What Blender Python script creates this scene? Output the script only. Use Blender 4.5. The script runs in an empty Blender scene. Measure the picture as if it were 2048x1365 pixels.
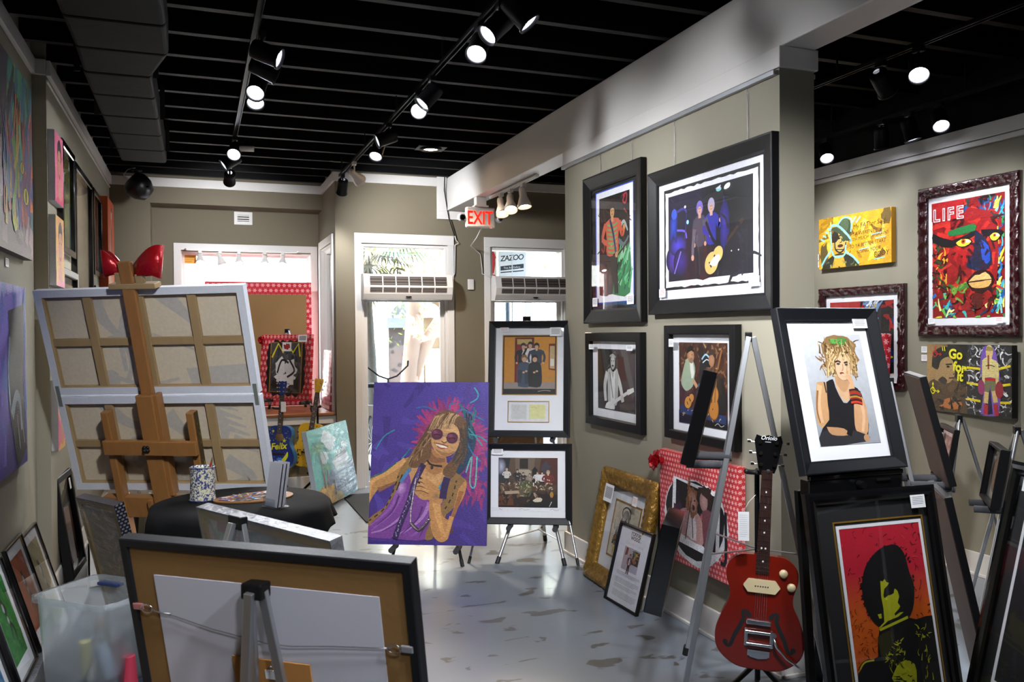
import bpy, bmesh, math, random
from math import sin, cos, pi, radians as R_
from mathutils import Vector, Matrix
sc = bpy.context.scene
COL = sc.collection

# ------------------------------------------------------------------ camera, world, exposure
cam_d = bpy.data.cameras.new('camera')
cam = bpy.data.objects.new('camera', cam_d); COL.objects.link(cam); sc.camera = cam
cam_d.sensor_width = 36.0
cam_d.lens = 1678.0 * 36.0 / 2048.0
cam_d.clip_start = 0.05; cam_d.clip_end = 200
_y, _p, _r = 0.3594, -0.01084, -0.00736
_f = Vector((sin(_y)*cos(_p), cos(_y)*cos(_p), sin(_p)))
_rt = Vector((cos(_y), -sin(_y), 0)); _up = _rt.cross(_f)
_rt2 = cos(_r)*_rt + sin(_r)*_up; _up2 = -sin(_r)*_rt + cos(_r)*_up
M = Matrix((_rt2, _up2, -_f)).transposed().to_4x4(); M.translation = (0, 0, 1.65)
cam.matrix_world = M
cam_d.dof.use_dof = True; cam_d.dof.focus_distance = 5.6; cam_d.dof.aperture_fstop = 9.0

w = bpy.data.worlds.new('world'); sc.world = w; w.use_nodes = True
nt = w.node_tree; nt.nodes.clear()
_o = nt.nodes.new('ShaderNodeOutputWorld'); _b = nt.nodes.new('ShaderNodeBackground'); _s = nt.nodes.new('ShaderNodeTexSky')
_s.sky_type = 'NISHITA'; _s.sun_disc = False; _s.sun_elevation = R_(48); _s.sun_rotation = R_(200)
_b.inputs[1].default_value = 1.5
nt.links.new(_s.outputs[0], _b.inputs[0]); nt.links.new(_b.outputs[0], _o.inputs[0])
sun_d = bpy.data.lights.new('sun', 'SUN'); sun_d.energy = 22.0; sun_d.angle = R_(0.6); sun_d.color = (1, .95, .88)
sun = bpy.data.objects.new('sun', sun_d); COL.objects.link(sun); sun.rotation_euler = (R_(46), 0, R_(-24))
SPOT = 1.5          # track lamp power factor
sc.view_settings.view_transform = 'Standard'; sc.view_settings.look = 'None'
sc.view_settings.exposure = 0.9; sc.view_settings.gamma = 1.0
try: sc.view_settings.use_curve_mapping = False
except Exception: pass
sc.cycles.use_denoising = True
sc.cycles.max_bounces = 8; sc.cycles.diffuse_bounces = 4; sc.cycles.glossy_bounces = 4
sc.cycles.transparent_max_bounces = 12; sc.cycles.sample_clamp_indirect = 4.0
sc.cycles.caustics_reflective = False; sc.cycles.caustics_refractive = False

# ------------------------------------------------------------------ colours and materials
def lin(c):
    return c/12.92 if c <= .04045 else ((c+.055)/1.055)**2.4
def hx(s, a=1.0):
    return tuple(lin(int(s[i:i+2], 16)/255) for i in (0, 2, 4)) + (a,)
MATS = {}
def mat(name, col, rough=.5, metal=0., var=.06, vs=8., bump=0., bs=40., coat=0., emit=None, est=1., trans=0., spec=.5, col2=None, stretch=None):
    """Principled material whose colour wanders a little through a noise texture, with an optional bump."""
    if name in MATS: return MATS[name]
    m = bpy.data.materials.new(name); m.use_nodes = True; MATS[name] = m
    t = m.node_tree; N = t.nodes; L = t.links; b = N['Principled BSDF']
    tc = N.new('ShaderNodeTexCoord'); mp = N.new('ShaderNodeMapping'); L.new(tc.outputs['Object'], mp.inputs[0])
    if stretch: mp.inputs['Scale'].default_value = stretch
    nz = N.new('ShaderNodeTexNoise'); nz.inputs['Scale'].default_value = vs; nz.inputs['Detail'].default_value = 5
    L.new(mp.outputs[0], nz.inputs[0])
    cr = N.new('ShaderNodeMix'); cr.data_type = 'RGBA'
    c = hx(col)
    lo = tuple(max(0, x*(1-var)) for x in c[:3])+(1,); hi = tuple(min(1, x*(1+var)) for x in c[:3])+(1,)
    if col2: hi = hx(col2); lo = c
    cr.inputs[6].default_value = lo; cr.inputs[7].default_value = hi
    L.new(nz.outputs[0], cr.inputs[0]); L.new(cr.outputs[2], b.inputs['Base Color'])
    b.inputs['Roughness'].default_value = rough; b.inputs['Metallic'].default_value = metal
    b.inputs['Specular IOR Level'].default_value = spec
    if coat: b.inputs['Coat Weight'].default_value = coat; b.inputs['Coat Roughness'].default_value = .08
    if trans: b.inputs['Transmission Weight'].default_value = trans
    if bump:
        n2 = N.new('ShaderNodeTexNoise'); n2.inputs['Scale'].default_value = bs; n2.inputs['Detail'].default_value = 4
        L.new(mp.outputs[0], n2.inputs[0])
        bp = N.new('ShaderNodeBump'); bp.inputs['Strength'].default_value = bump; bp.inputs['Distance'].default_value = .01
        L.new(n2.outputs[0], bp.inputs['Height']); L.new(bp.outputs[0], b.inputs['Normal'])
    if emit:
        b.inputs['Emission Color'].default_value = hx(emit); b.inputs['Emission Strength'].default_value = est
    return m
def glass_mat(name, tint='ffffff', rough=0., refl=1.0, ior=1.45, wrinkle=0., white=0.):
    """Thin pane: what is not mirrored by the Fresnel term passes straight through."""
    if name in MATS: return MATS[name]
    m = bpy.data.materials.new(name); m.use_nodes = True; MATS[name] = m
    t = m.node_tree; N = t.nodes; L = t.links; N.clear()
    o = N.new('ShaderNodeOutputMaterial'); mx = N.new('ShaderNodeMixShader'); tr = N.new('ShaderNodeBsdfTransparent')
    gl = N.new('ShaderNodeBsdfGlossy'); fr = N.new('ShaderNodeLayerWeight'); fr.inputs[0].default_value = .5
    pw = N.new('ShaderNodeMath'); pw.operation = 'POWER'; pw.inputs[1].default_value = 5; L.new(fr.outputs['Facing'], pw.inputs[0])
    mu = N.new('ShaderNodeMath'); mu.operation = 'MULTIPLY_ADD'; f0 = ((ior-1)/(ior+1))**2*refl; mu.inputs[1].default_value = .9; mu.inputs[2].default_value = f0; mu.use_clamp = True
    gl.inputs['Roughness'].default_value = rough; tr.inputs[0].default_value = hx(tint)
    L.new(pw.outputs[0], mu.inputs[0]); L.new(mu.outputs[0], mx.inputs[0])
    src = tr.outputs[0]
    if white:
        df = N.new('ShaderNodeBsdfDiffuse'); tl = N.new('ShaderNodeBsdfTranslucent'); a = N.new('ShaderNodeMixShader'); b2 = N.new('ShaderNodeMixShader')
        df.inputs[0].default_value = hx('e6eaee'); tl.inputs[0].default_value = hx('e6eaee')
        a.inputs[0].default_value = .5; L.new(df.outputs[0], a.inputs[1]); L.new(tl.outputs[0], a.inputs[2])
        b2.inputs[0].default_value = white; L.new(tr.outputs[0], b2.inputs[1]); L.new(a.outputs[0], b2.inputs[2]); src = b2.outputs[0]
    L.new(src, mx.inputs[1]); L.new(gl.outputs[0], mx.inputs[2]); L.new(mx.outputs[0], o.inputs[0])
    if wrinkle:
        tc = N.new('ShaderNodeTexCoord'); mp = N.new('ShaderNodeMapping'); mp.inputs['Scale'].default_value = (3, 9, 14); mp.inputs['Rotation'].default_value = (0, .5, 0)
        nz = N.new('ShaderNodeTexNoise'); nz.inputs['Scale'].default_value = 1.6; nz.inputs['Detail'].default_value = 3
        bp = N.new('ShaderNodeBump'); bp.inputs['Strength'].default_value = wrinkle; bp.inputs['Distance'].default_value = .03
        L.new(tc.outputs['Object'], mp.inputs[0]); L.new(mp.outputs[0], nz.inputs[0]); L.new(nz.outputs[0], bp.inputs['Height'])
        L.new(bp.outputs[0], gl.inputs['Normal']); L.new(bp.outputs[0], fr.inputs['Normal'])
    return m
def art_mat(name, rough, bump, bs, stretch=(1, 1, 1)):
    m = mat(name, 'ffffff', rough, bump=bump, bs=bs, stretch=stretch)
    t = m.node_tree; N = t.nodes; L = t.links; b = N['Principled BSDF']
    at = N.new('ShaderNodeAttribute'); at.attribute_name = 'col'
    nz = N.new('ShaderNodeTexNoise'); nz.inputs['Scale'].default_value = 55; nz.inputs['Detail'].default_value = 6
    tc = N.new('ShaderNodeTexCoord'); mp = N.new('ShaderNodeMapping'); mp.inputs['Scale'].default_value = stretch
    L.new(tc.outputs['Object'], mp.inputs[0]); L.new(mp.outputs[0], nz.inputs[0])
    mr = N.new('ShaderNodeMapRange'); mr.inputs[3].default_value = .45 if bump else .85; mr.inputs[4].default_value = 1.55 if bump else 1.15
    L.new(nz.outputs[0], mr.inputs[0])
    mx = N.new('ShaderNodeMix'); mx.data_type = 'RGBA'; mx.blend_type = 'MULTIPLY'; mx.inputs[0].default_value = 1
    L.new(at.outputs[0], mx.inputs[6]); L.new(mr.outputs[0], mx.inputs[7])
    for l in list(b.inputs['Base Color'].links): L.remove(l)
    L.new(mx.outputs[2], b.inputs['Base Color'])
    return m
def wrap_mat(name, base, flake, scale=26., rough=.28, star=True):
    """Gift wrap: small light snowflakes (a petal count from the angle round each cell centre) on a plain ground."""
    if name in MATS: return MATS[name]
    m = mat(name, base, rough, coat=.25, bump=.25, bs=9)
    t = m.node_tree; N = t.nodes; L = t.links; b = N['Principled BSDF']
    tc = N.new('ShaderNodeTexCoord'); sep = N.new('ShaderNodeSeparateXYZ'); L.new(tc.outputs['Object'], sep.inputs[0])
    def mth(op, a, bb=None):
        n = N.new('ShaderNodeMath'); n.operation = op
        for i, v in enumerate((a, bb)):
            if v is None: continue
            if isinstance(v, (int, float)): n.inputs[i].default_value = v
            else: L.new(v, n.inputs[i])
        return n.outputs[0]
    x = mth('MULTIPLY', mth('ADD', sep.outputs[0], mth('MULTIPLY', sep.outputs[1], .7)), scale); z = mth('MULTIPLY', sep.outputs[2], scale)
    row = mth('FLOOR', z); xo = mth('ADD', x, mth('MULTIPLY', row, .5))
    fx = mth('SUBTRACT', mth('FRACT', xo), .5); fz = mth('SUBTRACT', mth('FRACT', z), .5)
    r = mth('SQRT', mth('ADD', mth('MULTIPLY', fx, fx), mth('MULTIPLY', fz, fz)))
    ang = mth('ARCTAN2', fz, fx)
    pet = mth('ADD', mth('MULTIPLY', mth('COSINE', mth('MULTIPLY', ang, 6 if star else 1)), .14), .25)
    msk = mth('MULTIPLY', mth('LESS_THAN', r, pet), mth('GREATER_THAN', r, .07))
    mx = N.new('ShaderNodeMix'); mx.data_type = 'RGBA'; mx.inputs[6].default_value = hx(base); mx.inputs[7].default_value = hx(flake)
    L.new(msk, mx.inputs[0])
    for l in list(b.inputs['Base Color'].links): L.remove(l)
    L.new(mx.outputs[2], b.inputs['Base Color'])
    return m

# ------------------------------------------------------------------ mesh builder
class MB:
    def __init__(s): s.v = []; s.f = []; s.mi = []; s.sm = []
    def add(s, vs, fs, mi=0, smooth=False, T=None):
        n = len(s.v)
        for v in vs:
            v = Vector(v); s.v.append(tuple(T @ v) if T is not None else tuple(v))
        for f in fs: s.f.append(tuple(i+n for i in f)); s.mi.append(mi); s.sm.append(smooth)
        return s
    def box(s, a, b, mi=0, T=None):
        (x0, y0, z0), (x1, y1, z1) = a, b
        x0, x1 = min(x0, x1), max(x0, x1); y0, y1 = min(y0, y1), max(y0, y1); z0, z1 = min(z0, z1), max(z0, z1)
        vs = [(x0,y0,z0),(x1,y0,z0),(x1,y1,z0),(x0,y1,z0),(x0,y0,z1),(x1,y0,z1),(x1,y1,z1),(x0,y1,z1)]
        return s.add(vs, [(0,3,2,1),(4,5,6,7),(0,1,5,4),(1,2,6,5),(2,3,7,6),(3,0,4,7)], mi, False, T)
    def bar(s, p, q, wd, dp, mi=0, side=None):
        """rectangular bar from p to q; side = direction of its width"""
        p, q = Vector(p), Vector(q); d = (q-p).normalized()
        sd = Vector(side) if side else (d.cross(Vector((0,0,1))) if abs(d.z) < .95 else Vector((1,0,0)))
        sd = (sd - d*sd.dot(d)).normalized(); n = d.cross(sd)
        vs = [c + sd*(a*wd/2) + n*(b*dp/2) for c in (p, q) for a, b in ((-1,-1),(1,-1),(1,1),(-1,1))]
        return s.add(vs, [(3,2,1,0),(4,5,6,7),(0,1,5,4),(1,2,6,5),(2,3,7,6),(3,0,4,7)], mi)
    def cyl(s, p, q, r, r2=None, n=14, mi=0, smooth=True):
        p, q = Vector(p), Vector(q); r2 = r if r2 is None else r2
        d = (q-p).normalized(); a = d.orthogonal().normalized(); b = d.cross(a)
        vs = [c + (a*cos(2*pi*i/n)+b*sin(2*pi*i/n))*rr for c, rr in ((p, r), (q, r2)) for i in range(n)]
        s.add(vs, [(i, (i+1)%n, n+(i+1)%n, n+i) for i in range(n)], mi, smooth)
        s.add(vs[:n], [tuple(reversed(range(n)))], mi); s.add(vs[n:], [tuple(range(n))], mi)
        return s
    def tube(s, pts, r, n=8, mi=0, closed=False):
        pts = [Vector(p) for p in pts]; m = len(pts); rs = r if isinstance(r, (list, tuple)) else [r]*m
        prev = None; vs = []
        for i, p in enumerate(pts):
            d = (pts[(i+1) % m]-pts[i-1]) if closed else (pts[min(i+1, m-1)]-pts[max(i-1, 0)])
            d.normalize()
            a = d.orthogonal().normalized() if prev is None else (prev - d*prev.dot(d)).normalized()
            prev = a; b = d.cross(a)
            vs += [p+(a*cos(2*pi*k/n)+b*sin(2*pi*k/n))*rs[i] for k in range(n)]
        fs = [(i*n+k, i*n+(k+1)%n, ((i+1)%m)*n+(k+1)%n, ((i+1)%m)*n+k) for i in range(m if closed else m-1) for k in range(n)]
        if not closed: fs += [tuple(reversed(range(n))), tuple(range((m-1)*n, m*n))]
        return s.add(vs, fs, mi, True)
    def lathe(s, prof, n=24, mi=0, T=None, smooth=True, caps=True):
        """profile [(r, z)] turned about local z"""
        m = len(prof); vs = [(r*cos(2*pi*k/n), r*sin(2*pi*k/n), z) for r, z in prof for k in range(n)]
        fs = [(i*n+k, i*n+(k+1)%n, (i+1)*n+(k+1)%n, (i+1)*n+k) for i in range(m-1) for k in range(n)]
        if caps:
            if prof[0][0] > 1e-5: fs.append(tuple(reversed(range(n))))
            if prof[-1][0] > 1e-5: fs.append(tuple(range((m-1)*n, m*n)))
        return s.add(vs, fs, mi, smooth, T)
    def prism(s, poly, y0, y1, mi=0, T=None, smooth=False):
        """polygon [(x, z)] pushed along y"""
        n = len(poly)
        vs = [(x, y0, z) for x, z in poly] + [(x, y1, z) for x, z in poly]
        s.add(vs, [tuple(range(n)), tuple(reversed(range(n, 2*n)))], mi, False, T)
        return s.add(vs, [(i, n+i, n+(i+1)%n, (i+1)%n) for i in range(n)], mi, smooth, T)
    def ring(s, x0, z0, x1, z1, prof, mi=0, seg=1, amp=None):
        """mitred picture-frame ring; prof [(inset, y)] closed section"""
        m = len(prof); loops = []
        def pt(side, t, ins):
            a = (x0+ins, z0+ins); b = (x1-ins, z0+ins); c = (x1-ins, z1-ins); d = (x0+ins, z1-ins)
            p, q = ((a, b), (b, c), (c, d), (d, a))[side]
            return p[0]+(q[0]-p[0])*t, p[1]+(q[1]-p[1])*t
        per = []
        for side in range(4):
            ln = (x1-x0) if side % 2 == 0 else (z1-z0)
            k = max(1, int(round(ln*seg))) if seg != 1 else 1
            per += [(side, i/k, ln*i/k) for i in range(k)]
        vs = []
        for side, t, ln in per:
            for j, (ins, y) in enumerate(prof):
                x, z = pt(side, t, ins); dy = amp(ln, j, side) if amp else 0
                vs.append((x, y+dy, z))
        K = len(per)
        fs = [(a*m+j, ((a+1)%K)*m+j, ((a+1)%K)*m+(j+1)%m, a*m+(j+1)%m) for a in range(K) for j in range(m)]
        return s.add(vs, fs, mi, amp is not None)
    def sphere(s, c, r, n=16, mi=0, sc_=(1,1,1)):
        c = Vector(c)
        prof = [(max(1e-6, r*sin(pi*i/n)), -r*cos(pi*i/n)) for i in range(n+1)]
        return s.lathe(prof, n*2, mi, Matrix.Translation(c) @ Matrix.Diagonal((*sc_, 1)), caps=False)
    def build(s, name, mats, parent=None, bevel=0., kind=None, seg=2, flip=True):
        me = bpy.data.meshes.new(name); me.from_pydata(s.v, [], s.f); me.validate(clean_customdata=False)
        if len(me.polygons) == len(s.f):
            me.polygons.foreach_set('material_index', s.mi); me.polygons.foreach_set('use_smooth', s.sm)
        if flip:
            bm = bmesh.new(); bm.from_mesh(me); bmesh.ops.recalc_face_normals(bm, faces=bm.faces); bm.to_mesh(me); bm.free()
        for m in (mats if isinstance(mats, (list, tuple)) else [mats]): me.materials.append(m)
        o = bpy.data.objects.new(name, me); COL.objects.link(o)
        if parent: o.parent = parent
        if kind: o['kind'] = kind
        if bevel:
            b = o.modifiers.new('bevel', 'BEVEL'); b.width = bevel; b.segments = seg; b.limit_method = 'ANGLE'; b.angle_limit = R_(40)
        return o
def tag(o, label, cat, group=None, kind=None):
    o['label'] = label; o['category'] = cat
    if group: o['group'] = group
    if kind: o['kind'] = kind
    return o
def empty(name, label, cat, group=None, pos=(0,0,0), yaw=0., tilt=0., roll=0.):
    o = bpy.data.objects.new(name, None); COL.objects.link(o); o.empty_display_size = .05
    o.matrix_world = Matrix.Translation(pos) @ Matrix.Rotation(R_(yaw), 4, 'Z') @ Matrix.Rotation(R_(-tilt), 4, 'X') @ Matrix.Rotation(R_(-roll), 4, 'Y')
    return tag(o, label, cat, group)
def struct(name, boxes, m, bevel=0.):
    b = MB()
    for a, c in boxes: b.box(a, c)
    o = b.build(name, m, bevel=bevel, kind='structure'); return o

def text_geo(s, size, align='LEFT', shear=0., space=1.0, offset=0.):
    cu = bpy.data.curves.new('t', 'FONT'); cu.body = s; cu.size = size; cu.align_x = align; cu.shear = shear
    cu.space_character = space; cu.offset = offset; cu.resolution_u = 3
    ob = bpy.data.objects.new('t', cu); COL.objects.link(ob); bpy.context.view_layer.update()
    me = bpy.data.meshes.new_from_object(ob.evaluated_get(bpy.context.evaluated_depsgraph_get()))
    vs = [(v.co.x, v.co.y) for v in me.vertices]; fs = [tuple(p.vertices) for p in me.polygons]
    bpy.data.objects.remove(ob); bpy.data.curves.remove(cu); bpy.data.meshes.remove(me)
    return vs, fs

# ------------------------------------------------------------------ painter: flat coloured shapes laid one over the other on a sheet
def smooth_path(pts, n=5):
    if len(pts) < 3: return pts
    out = []
    for i in range(len(pts)-1):
        p0 = pts[max(i-1, 0)]; p1 = pts[i]; p2 = pts[i+1]; p3 = pts[min(i+2, len(pts)-1)]
        for k in range(n):
            t = k/n
            out.append(tuple(.5*((2*b)+(-a+c)*t+(2*a-5*b+4*c-d)*t*t+(-a+3*b-3*c+d)*t**3) for a, b, c, d in zip(p0, p1, p2, p3)))
    out.append(pts[-1]); return out
class Art:
    """u, v run 0..100 over a W x H sheet, origin lower left; every call lies just over the one before"""
    ST = 1.4e-5
    def __init__(s, W, H, seed=1):
        s.W, s.H = W, H; s.k = H/W; s.v = []; s.f = []; s.c = []; s.n = 0; s.rng = random.Random(seed)
    def _p(s, u, v): return (u/100*s.W - s.W/2, -s.n*s.ST, v/100*s.H)
    def _clip(s, u, v): return (min(100, max(0, u)), min(100, max(0, v)))
    def raw(s, pts, faces, cols):
        b = len(s.v); s.v += [s._p(*s._clip(*p)) for p in pts]; s.c += cols
        s.f += [tuple(i+b for i in f) for f in faces]; s.n += 1; return s
    def bg(s, col): return s.raw([(0,0),(100,0),(100,100),(0,100)], [(0,1,2,3)], [hx(col)]*4)
    def grad(s, fn, nx=14, ny=14, u0=0, v0=0, u1=100, v1=100):
        pts = [(u0+(u1-u0)*i/nx, v0+(v1-v0)*j/ny) for j in range(ny+1) for i in range(nx+1)]
        fs = [(j*(nx+1)+i, j*(nx+1)+i+1, (j+1)*(nx+1)+i+1, (j+1)*(nx+1)+i) for j in range(ny) for i in range(nx)]
        return s.raw(pts, fs, [fn(u, v) for u, v in pts])
    def P(s, pts, col, sm=0):
        """polygon; sm rounds it"""
        pts = [(pts[i], pts[i+1]) for i in range(0, len(pts), 2)]
        if sm: pts = smooth_path(pts+[pts[0]], sm)[:-1]
        from mathutils.geometry import tessellate_polygon
        q = [Vector((*s._clip(*p), 0)) for p in pts]
        tri = tessellate_polygon([q])
        return s.raw(pts, [tuple(t) for t in tri], [hx(col)]*len(pts))
    def E(s, cx, cy, rx, ry, col, c2=None, rot=0., n=22):
        """ellipse; rx and ry both in % of the width; c2 = rim colour"""
        k = 1/s.k; cr, sr = cos(R_(rot)), sin(R_(rot))
        pts = [(cx, cy)] + [(cx+rx*cos(a)*cr-ry*sin(a)*sr, cy+(rx*cos(a)*sr+ry*sin(a)*cr)*k) for a in (2*pi*i/n for i in range(n))]
        return s.raw(pts, [(0, 1+i, 1+(i+1) % n) for i in range(n)], [hx(col)]+[hx(c2 or col)]*n)
    def S(s, pts, w0, col, w1=None, sm=4, c2=None):
        """brush stroke; widths in % of the width"""
        pts = [(pts[i], pts[i+1]) for i in range(0, len(pts), 2)]
        if sm: pts = smooth_path(pts, sm)
        w1 = w0 if w1 is None else w1; m = len(pts); k = s.k; out = []
        for i, (x, y) in enumerate(pts):
            a = pts[max(i-1, 0)]; b = pts[min(i+1, m-1)]
            dx, dy = b[0]-a[0], (b[1]-a[1])*k; l = math.hypot(dx, dy) or 1
            w = (w0+(w1-w0)*i/max(1, m-1))/2; nx, ny = -dy/l*w, dx/l*w/k
            out += [(x+nx, y+ny), (x-nx, y-ny)]
        ca, cb = hx(col), hx(c2 or col)
        cols = [tuple(ca[q]+(cb[q]-ca[q])*(i//2)/max(1, m-1) for q in range(4)) for i in range(2*m)]
        return s.raw(out, [(2*i, 2*i+1, 2*i+3, 2*i+2) for i in range(m-1)], cols)
    def blob(s, cx, cy, rx, ry, col, amp=.3, n=18, c2=None):
        k = 1/s.k; ph = s.rng.random()*9
        pts = [(cx, cy)]
        for i in range(n):
            a = 2*pi*i/n; q = 1+amp*(s.rng.random()-.5)*2
            pts.append((cx+rx*q*cos(a), cy+ry*q*sin(a)*k))
        return s.raw(pts, [(0, 1+i, 1+(i+1) % n) for i in range(n)], [hx(col)]+[hx(c2 or col)]*n)
    def daub(s, n, box, pal, ln, wd, ang=None, bend=6):
        u0, v0, u1, v1 = box
        for _ in range(n):
            u = s.rng.uniform(u0, u1); v = s.rng.uniform(v0, v1)
            a = s.rng.uniform(0, 2*pi) if ang is None else R_(ang)+s.rng.uniform(-.45, .45)
            l = ln*s.rng.uniform(.5, 1.2); b = s.rng.uniform(-bend, bend)
            s.S([u, v, u+cos(a)*l/2-sin(a)*b*.3, v+(sin(a)*l/2+cos(a)*b*.3)/s.k, u+cos(a)*l, v+sin(a)*l/s.k], wd*s.rng.uniform(.5, 1.3), s.rng.choice(pal), wd*.3, sm=2)
        return s
    def T(s, txt, u, v, size, col, rot=0., align='LEFT', shear=0., space=1., off=0.):
        """lettering; size in % of the width"""
        vs, fs = text_geo(txt, size, align, shear, space, off)
        c, d = cos(R_(rot)), sin(R_(rot))
        return s.raw([(u+x*c-y*d, v+(x*d+y*c)/s.k) for x, y in vs], fs, [hx(col)]*len(vs))
    def lines(s, u0, v0, u1, n, dv, wd, col):
        for i in range(n): s.S([u0, v0-i*dv, u1-(s.rng.random()*(u1-u0)*.25 if i == n-1 else 0), v0-i*dv], wd, col, sm=0)
        return s
    def man(s, x, y, h, sk, hr, tp, lg, arm='', wide=1., legs=1):
        """standing figure, feet at (x, y), h tall in % of the height"""
        k = s.k*wide; U = lambda dx, dy: (x+dx*h*k, y+dy*h)
        def st(pp, w, c, w1=None): s.S([q for p in pp for q in U(*p)], w*h*s.k, c, w1 and w1*h*s.k)
        if legs:
            st([(-.05,.5),(-.06,.25),(-.08,.0)], .12, lg, .08); st([(.05,.5),(.06,.25),(.08,.0)], .12, lg, .08)
        s.E(*U(0,.935), .078*h*s.k, .098*h*s.k, hr)
        s.P([q for p in [(-.15,.8),(-.05,.84),(.05,.84),(.15,.8),(.12,.62),(.11,.44),(-.11,.44),(-.12,.62)] for q in U(*p)], tp, 3)
        st([(0,.8),(0,.88)], .06, sk); s.E(*U(0,.91), .05*h*s.k, .066*h*s.k, sk)
        s.P([q for p in [(-.065,.92),(-.055,1.0),(0,1.03),(.055,1.0),(.065,.92),(.035,.945),(0,.955),(-.035,.945)] for q in U(*p)], hr, 2)
        s.E(*U(-.018,.925), .008*h*s.k, .006*h*s.k, '30221c'); s.E(*U(.018,.925), .008*h*s.k, .006*h*s.k, '30221c'); s.S([*U(-.015,.885), *U(.015,.885)], .008*h*s.k, '7a3a34', sm=0)
        a = {'': [[(-.14,.79),(-.19,.62),(-.16,.45)], [(.14,.79),(.19,.62),(.16,.45)]],
             'g': [[(-.14,.79),(-.2,.62),(-.02,.55)], [(.14,.79),(.2,.64),(.24,.72)]],
             'f': [[(-.14,.79),(-.2,.62),(-.02,.62)], [(.14,.79),(.2,.62),(.04,.6)]]}[arm]
        for q in a:
            st(q, .075, tp, .055); s.E(*U(*q[-1]), .028*h*s.k, .03*h*s.k, sk)
        return s
    def guitar(s, x, y, l, ang, col, neck='3a2418', dark='1a1210'):
        """body centre at (x, y), l = overall length in % of the width"""
        c, d = cos(R_(ang)), sin(R_(ang)); q = lambda t, n: (x+(t*c-n*d)*l, y+(t*d+n*c)*l/s.k)
        s.S([*q(.1,0), *q(.75,0)], .05*l, neck, sm=0); s.S([*q(.72,0), *q(.86,0)], .09*l, neck, .06*l, sm=0)
        s.E(*q(-.1,0), .2*l, .17*l, dark, rot=ang); s.E(*q(.1,0), .15*l, .125*l, dark, rot=ang)
        s.E(*q(-.1,0), .185*l, .155*l, col, rot=ang); s.E(*q(.1,0), .135*l, .11*l, col, rot=ang)
        s.S([*q(.02,-.05), *q(.02,.05)], .04*l, dark, sm=0); s.S([*q(-.14,-.05), *q(-.14,.05)], .03*l, dark, sm=0)
        return s
    def build(s, name, parent, y=0., z=0., paint=False, x=0.):
        me = bpy.data.meshes.new(name); me.from_pydata([(a+x, b+y, c+z) for a, b, c in s.v], [], s.f)
        ca = me.color_attributes.new('col', 'FLOAT_COLOR', 'POINT')
        ca.data.foreach_set('color', [q for c in s.c for q in c])
        me.materials.append(M['paint'] if paint else M['print'])
        o = bpy.data.objects.new(name, me); COL.objects.link(o); o.parent = parent
        return o
def mixh(a, b, t):
    t = min(1, max(0, t)); a, b = hx(a), hx(b); return tuple(a[i]+(b[i]-a[i])*t for i in range(4))

# ------------------------------------------------------------------ materials
M = {}
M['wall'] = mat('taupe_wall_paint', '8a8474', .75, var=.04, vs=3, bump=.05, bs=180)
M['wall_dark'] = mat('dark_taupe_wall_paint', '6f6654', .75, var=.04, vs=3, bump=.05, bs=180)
M['white'] = mat('white_trim_paint', 'd6d2ce', .45, var=.03, vs=5)
M['black_ceiling'] = mat('black_ceiling_paint', '060607', .6, spec=.12, var=.3, vs=4, bump=.2, bs=30)
M['deck'] = mat('black_deck_paint', '050506', .85, var=.3, vs=4)
M['frame'] = mat('black_satin_frame', '0c0c0e', .42, spec=.3, var=.15, vs=6, bump=.05, bs=90)
M['frame_gloss'] = mat('black_gloss_frame', '0c0c0e', .12, var=.1, coat=.5)
M['frame_grey'] = mat('charcoal_frame', '15161a', .45, spec=.3, var=.12, vs=5, bump=.06, bs=120, stretch=(1, 1, 6))
M['mat'] = mat('white_mount_board', 'e6e6ea', .8, var=.02)
M['mat_black'] = mat('black_mount_board', '161618', .8, var=.1)
M['gold'] = mat('antique_gold_leaf', '4a300e', .3, .55, vs=42, col2='c89a44', bump=1.0, bs=60)
M['gilt'] = mat('gilt_fillet', 'b58a3c', .3, .6)
M['burg'] = mat('burgundy_lacquer', '2a040c', .16, var=.5, vs=34, bump=1.0, bs=48, coat=.5)
M['alu'] = mat('brushed_aluminium', 'b4b6ba', .34, .9, var=.06, vs=12, stretch=(1, 1, .1))
M['rubber'] = mat('black_rubber', '121214', .6, var=.1)
M['foam'] = mat('grey_foam_pad', '3a3a3e', .9, var=.12, vs=40)
M['black_metal'] = mat('black_powder_coat', '08080a', .5, 0., spec=.25, var=.1)
M['chrome'] = mat('chrome', 'd8d8dc', .08, 1., var=.02)
M['wood'] = mat('oiled_beech', '83592f', .42, var=.18, vs=5, stretch=(6, 6, .6), bump=.06, bs=30)
M['wood_light'] = mat('raw_stretcher_pine', '8b7350', .6, var=.15, vs=5, stretch=(5, 5, 1))
M['wood_dark'] = mat('dark_mahogany', '2a1410', .35, var=.2, vs=5)
M['wood_dark2'] = mat('brown_board_back', '2f1b11', .5, var=.2, vs=5, stretch=(5, 5, 1))
M['kraft'] = mat('brown_kraft_paper', '7a5a30', .75, var=.08, vs=4, bump=.06, bs=60)
M['linen'] = mat('raw_canvas', 'b8ab95', .85, var=.05, vs=3, bump=.08, bs=300)
M['canvas_edge'] = mat('primed_canvas_edge', 'b9bcc4', .8, var=.06, vs=20, bump=.15, bs=80)
M['foamcore'] = mat('white_foam_board', 'b6b6c2', .7, var=.03, vs=3)
M['glass'] = glass_mat('picture_glass', refl=.85, ior=1.38)
M['pane'] = glass_mat('window_glass', 'f4f8f8', refl=.6)
M['wrap'] = glass_mat('clear_plastic_wrap', 'f2f4f6', rough=.12, refl=1.3, wrinkle=.4, white=.04)
M['foil'] = mat('silver_wrap', '5e5e62', .5, .2, var=.4, vs=16, bump=1.2, bs=26)
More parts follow.
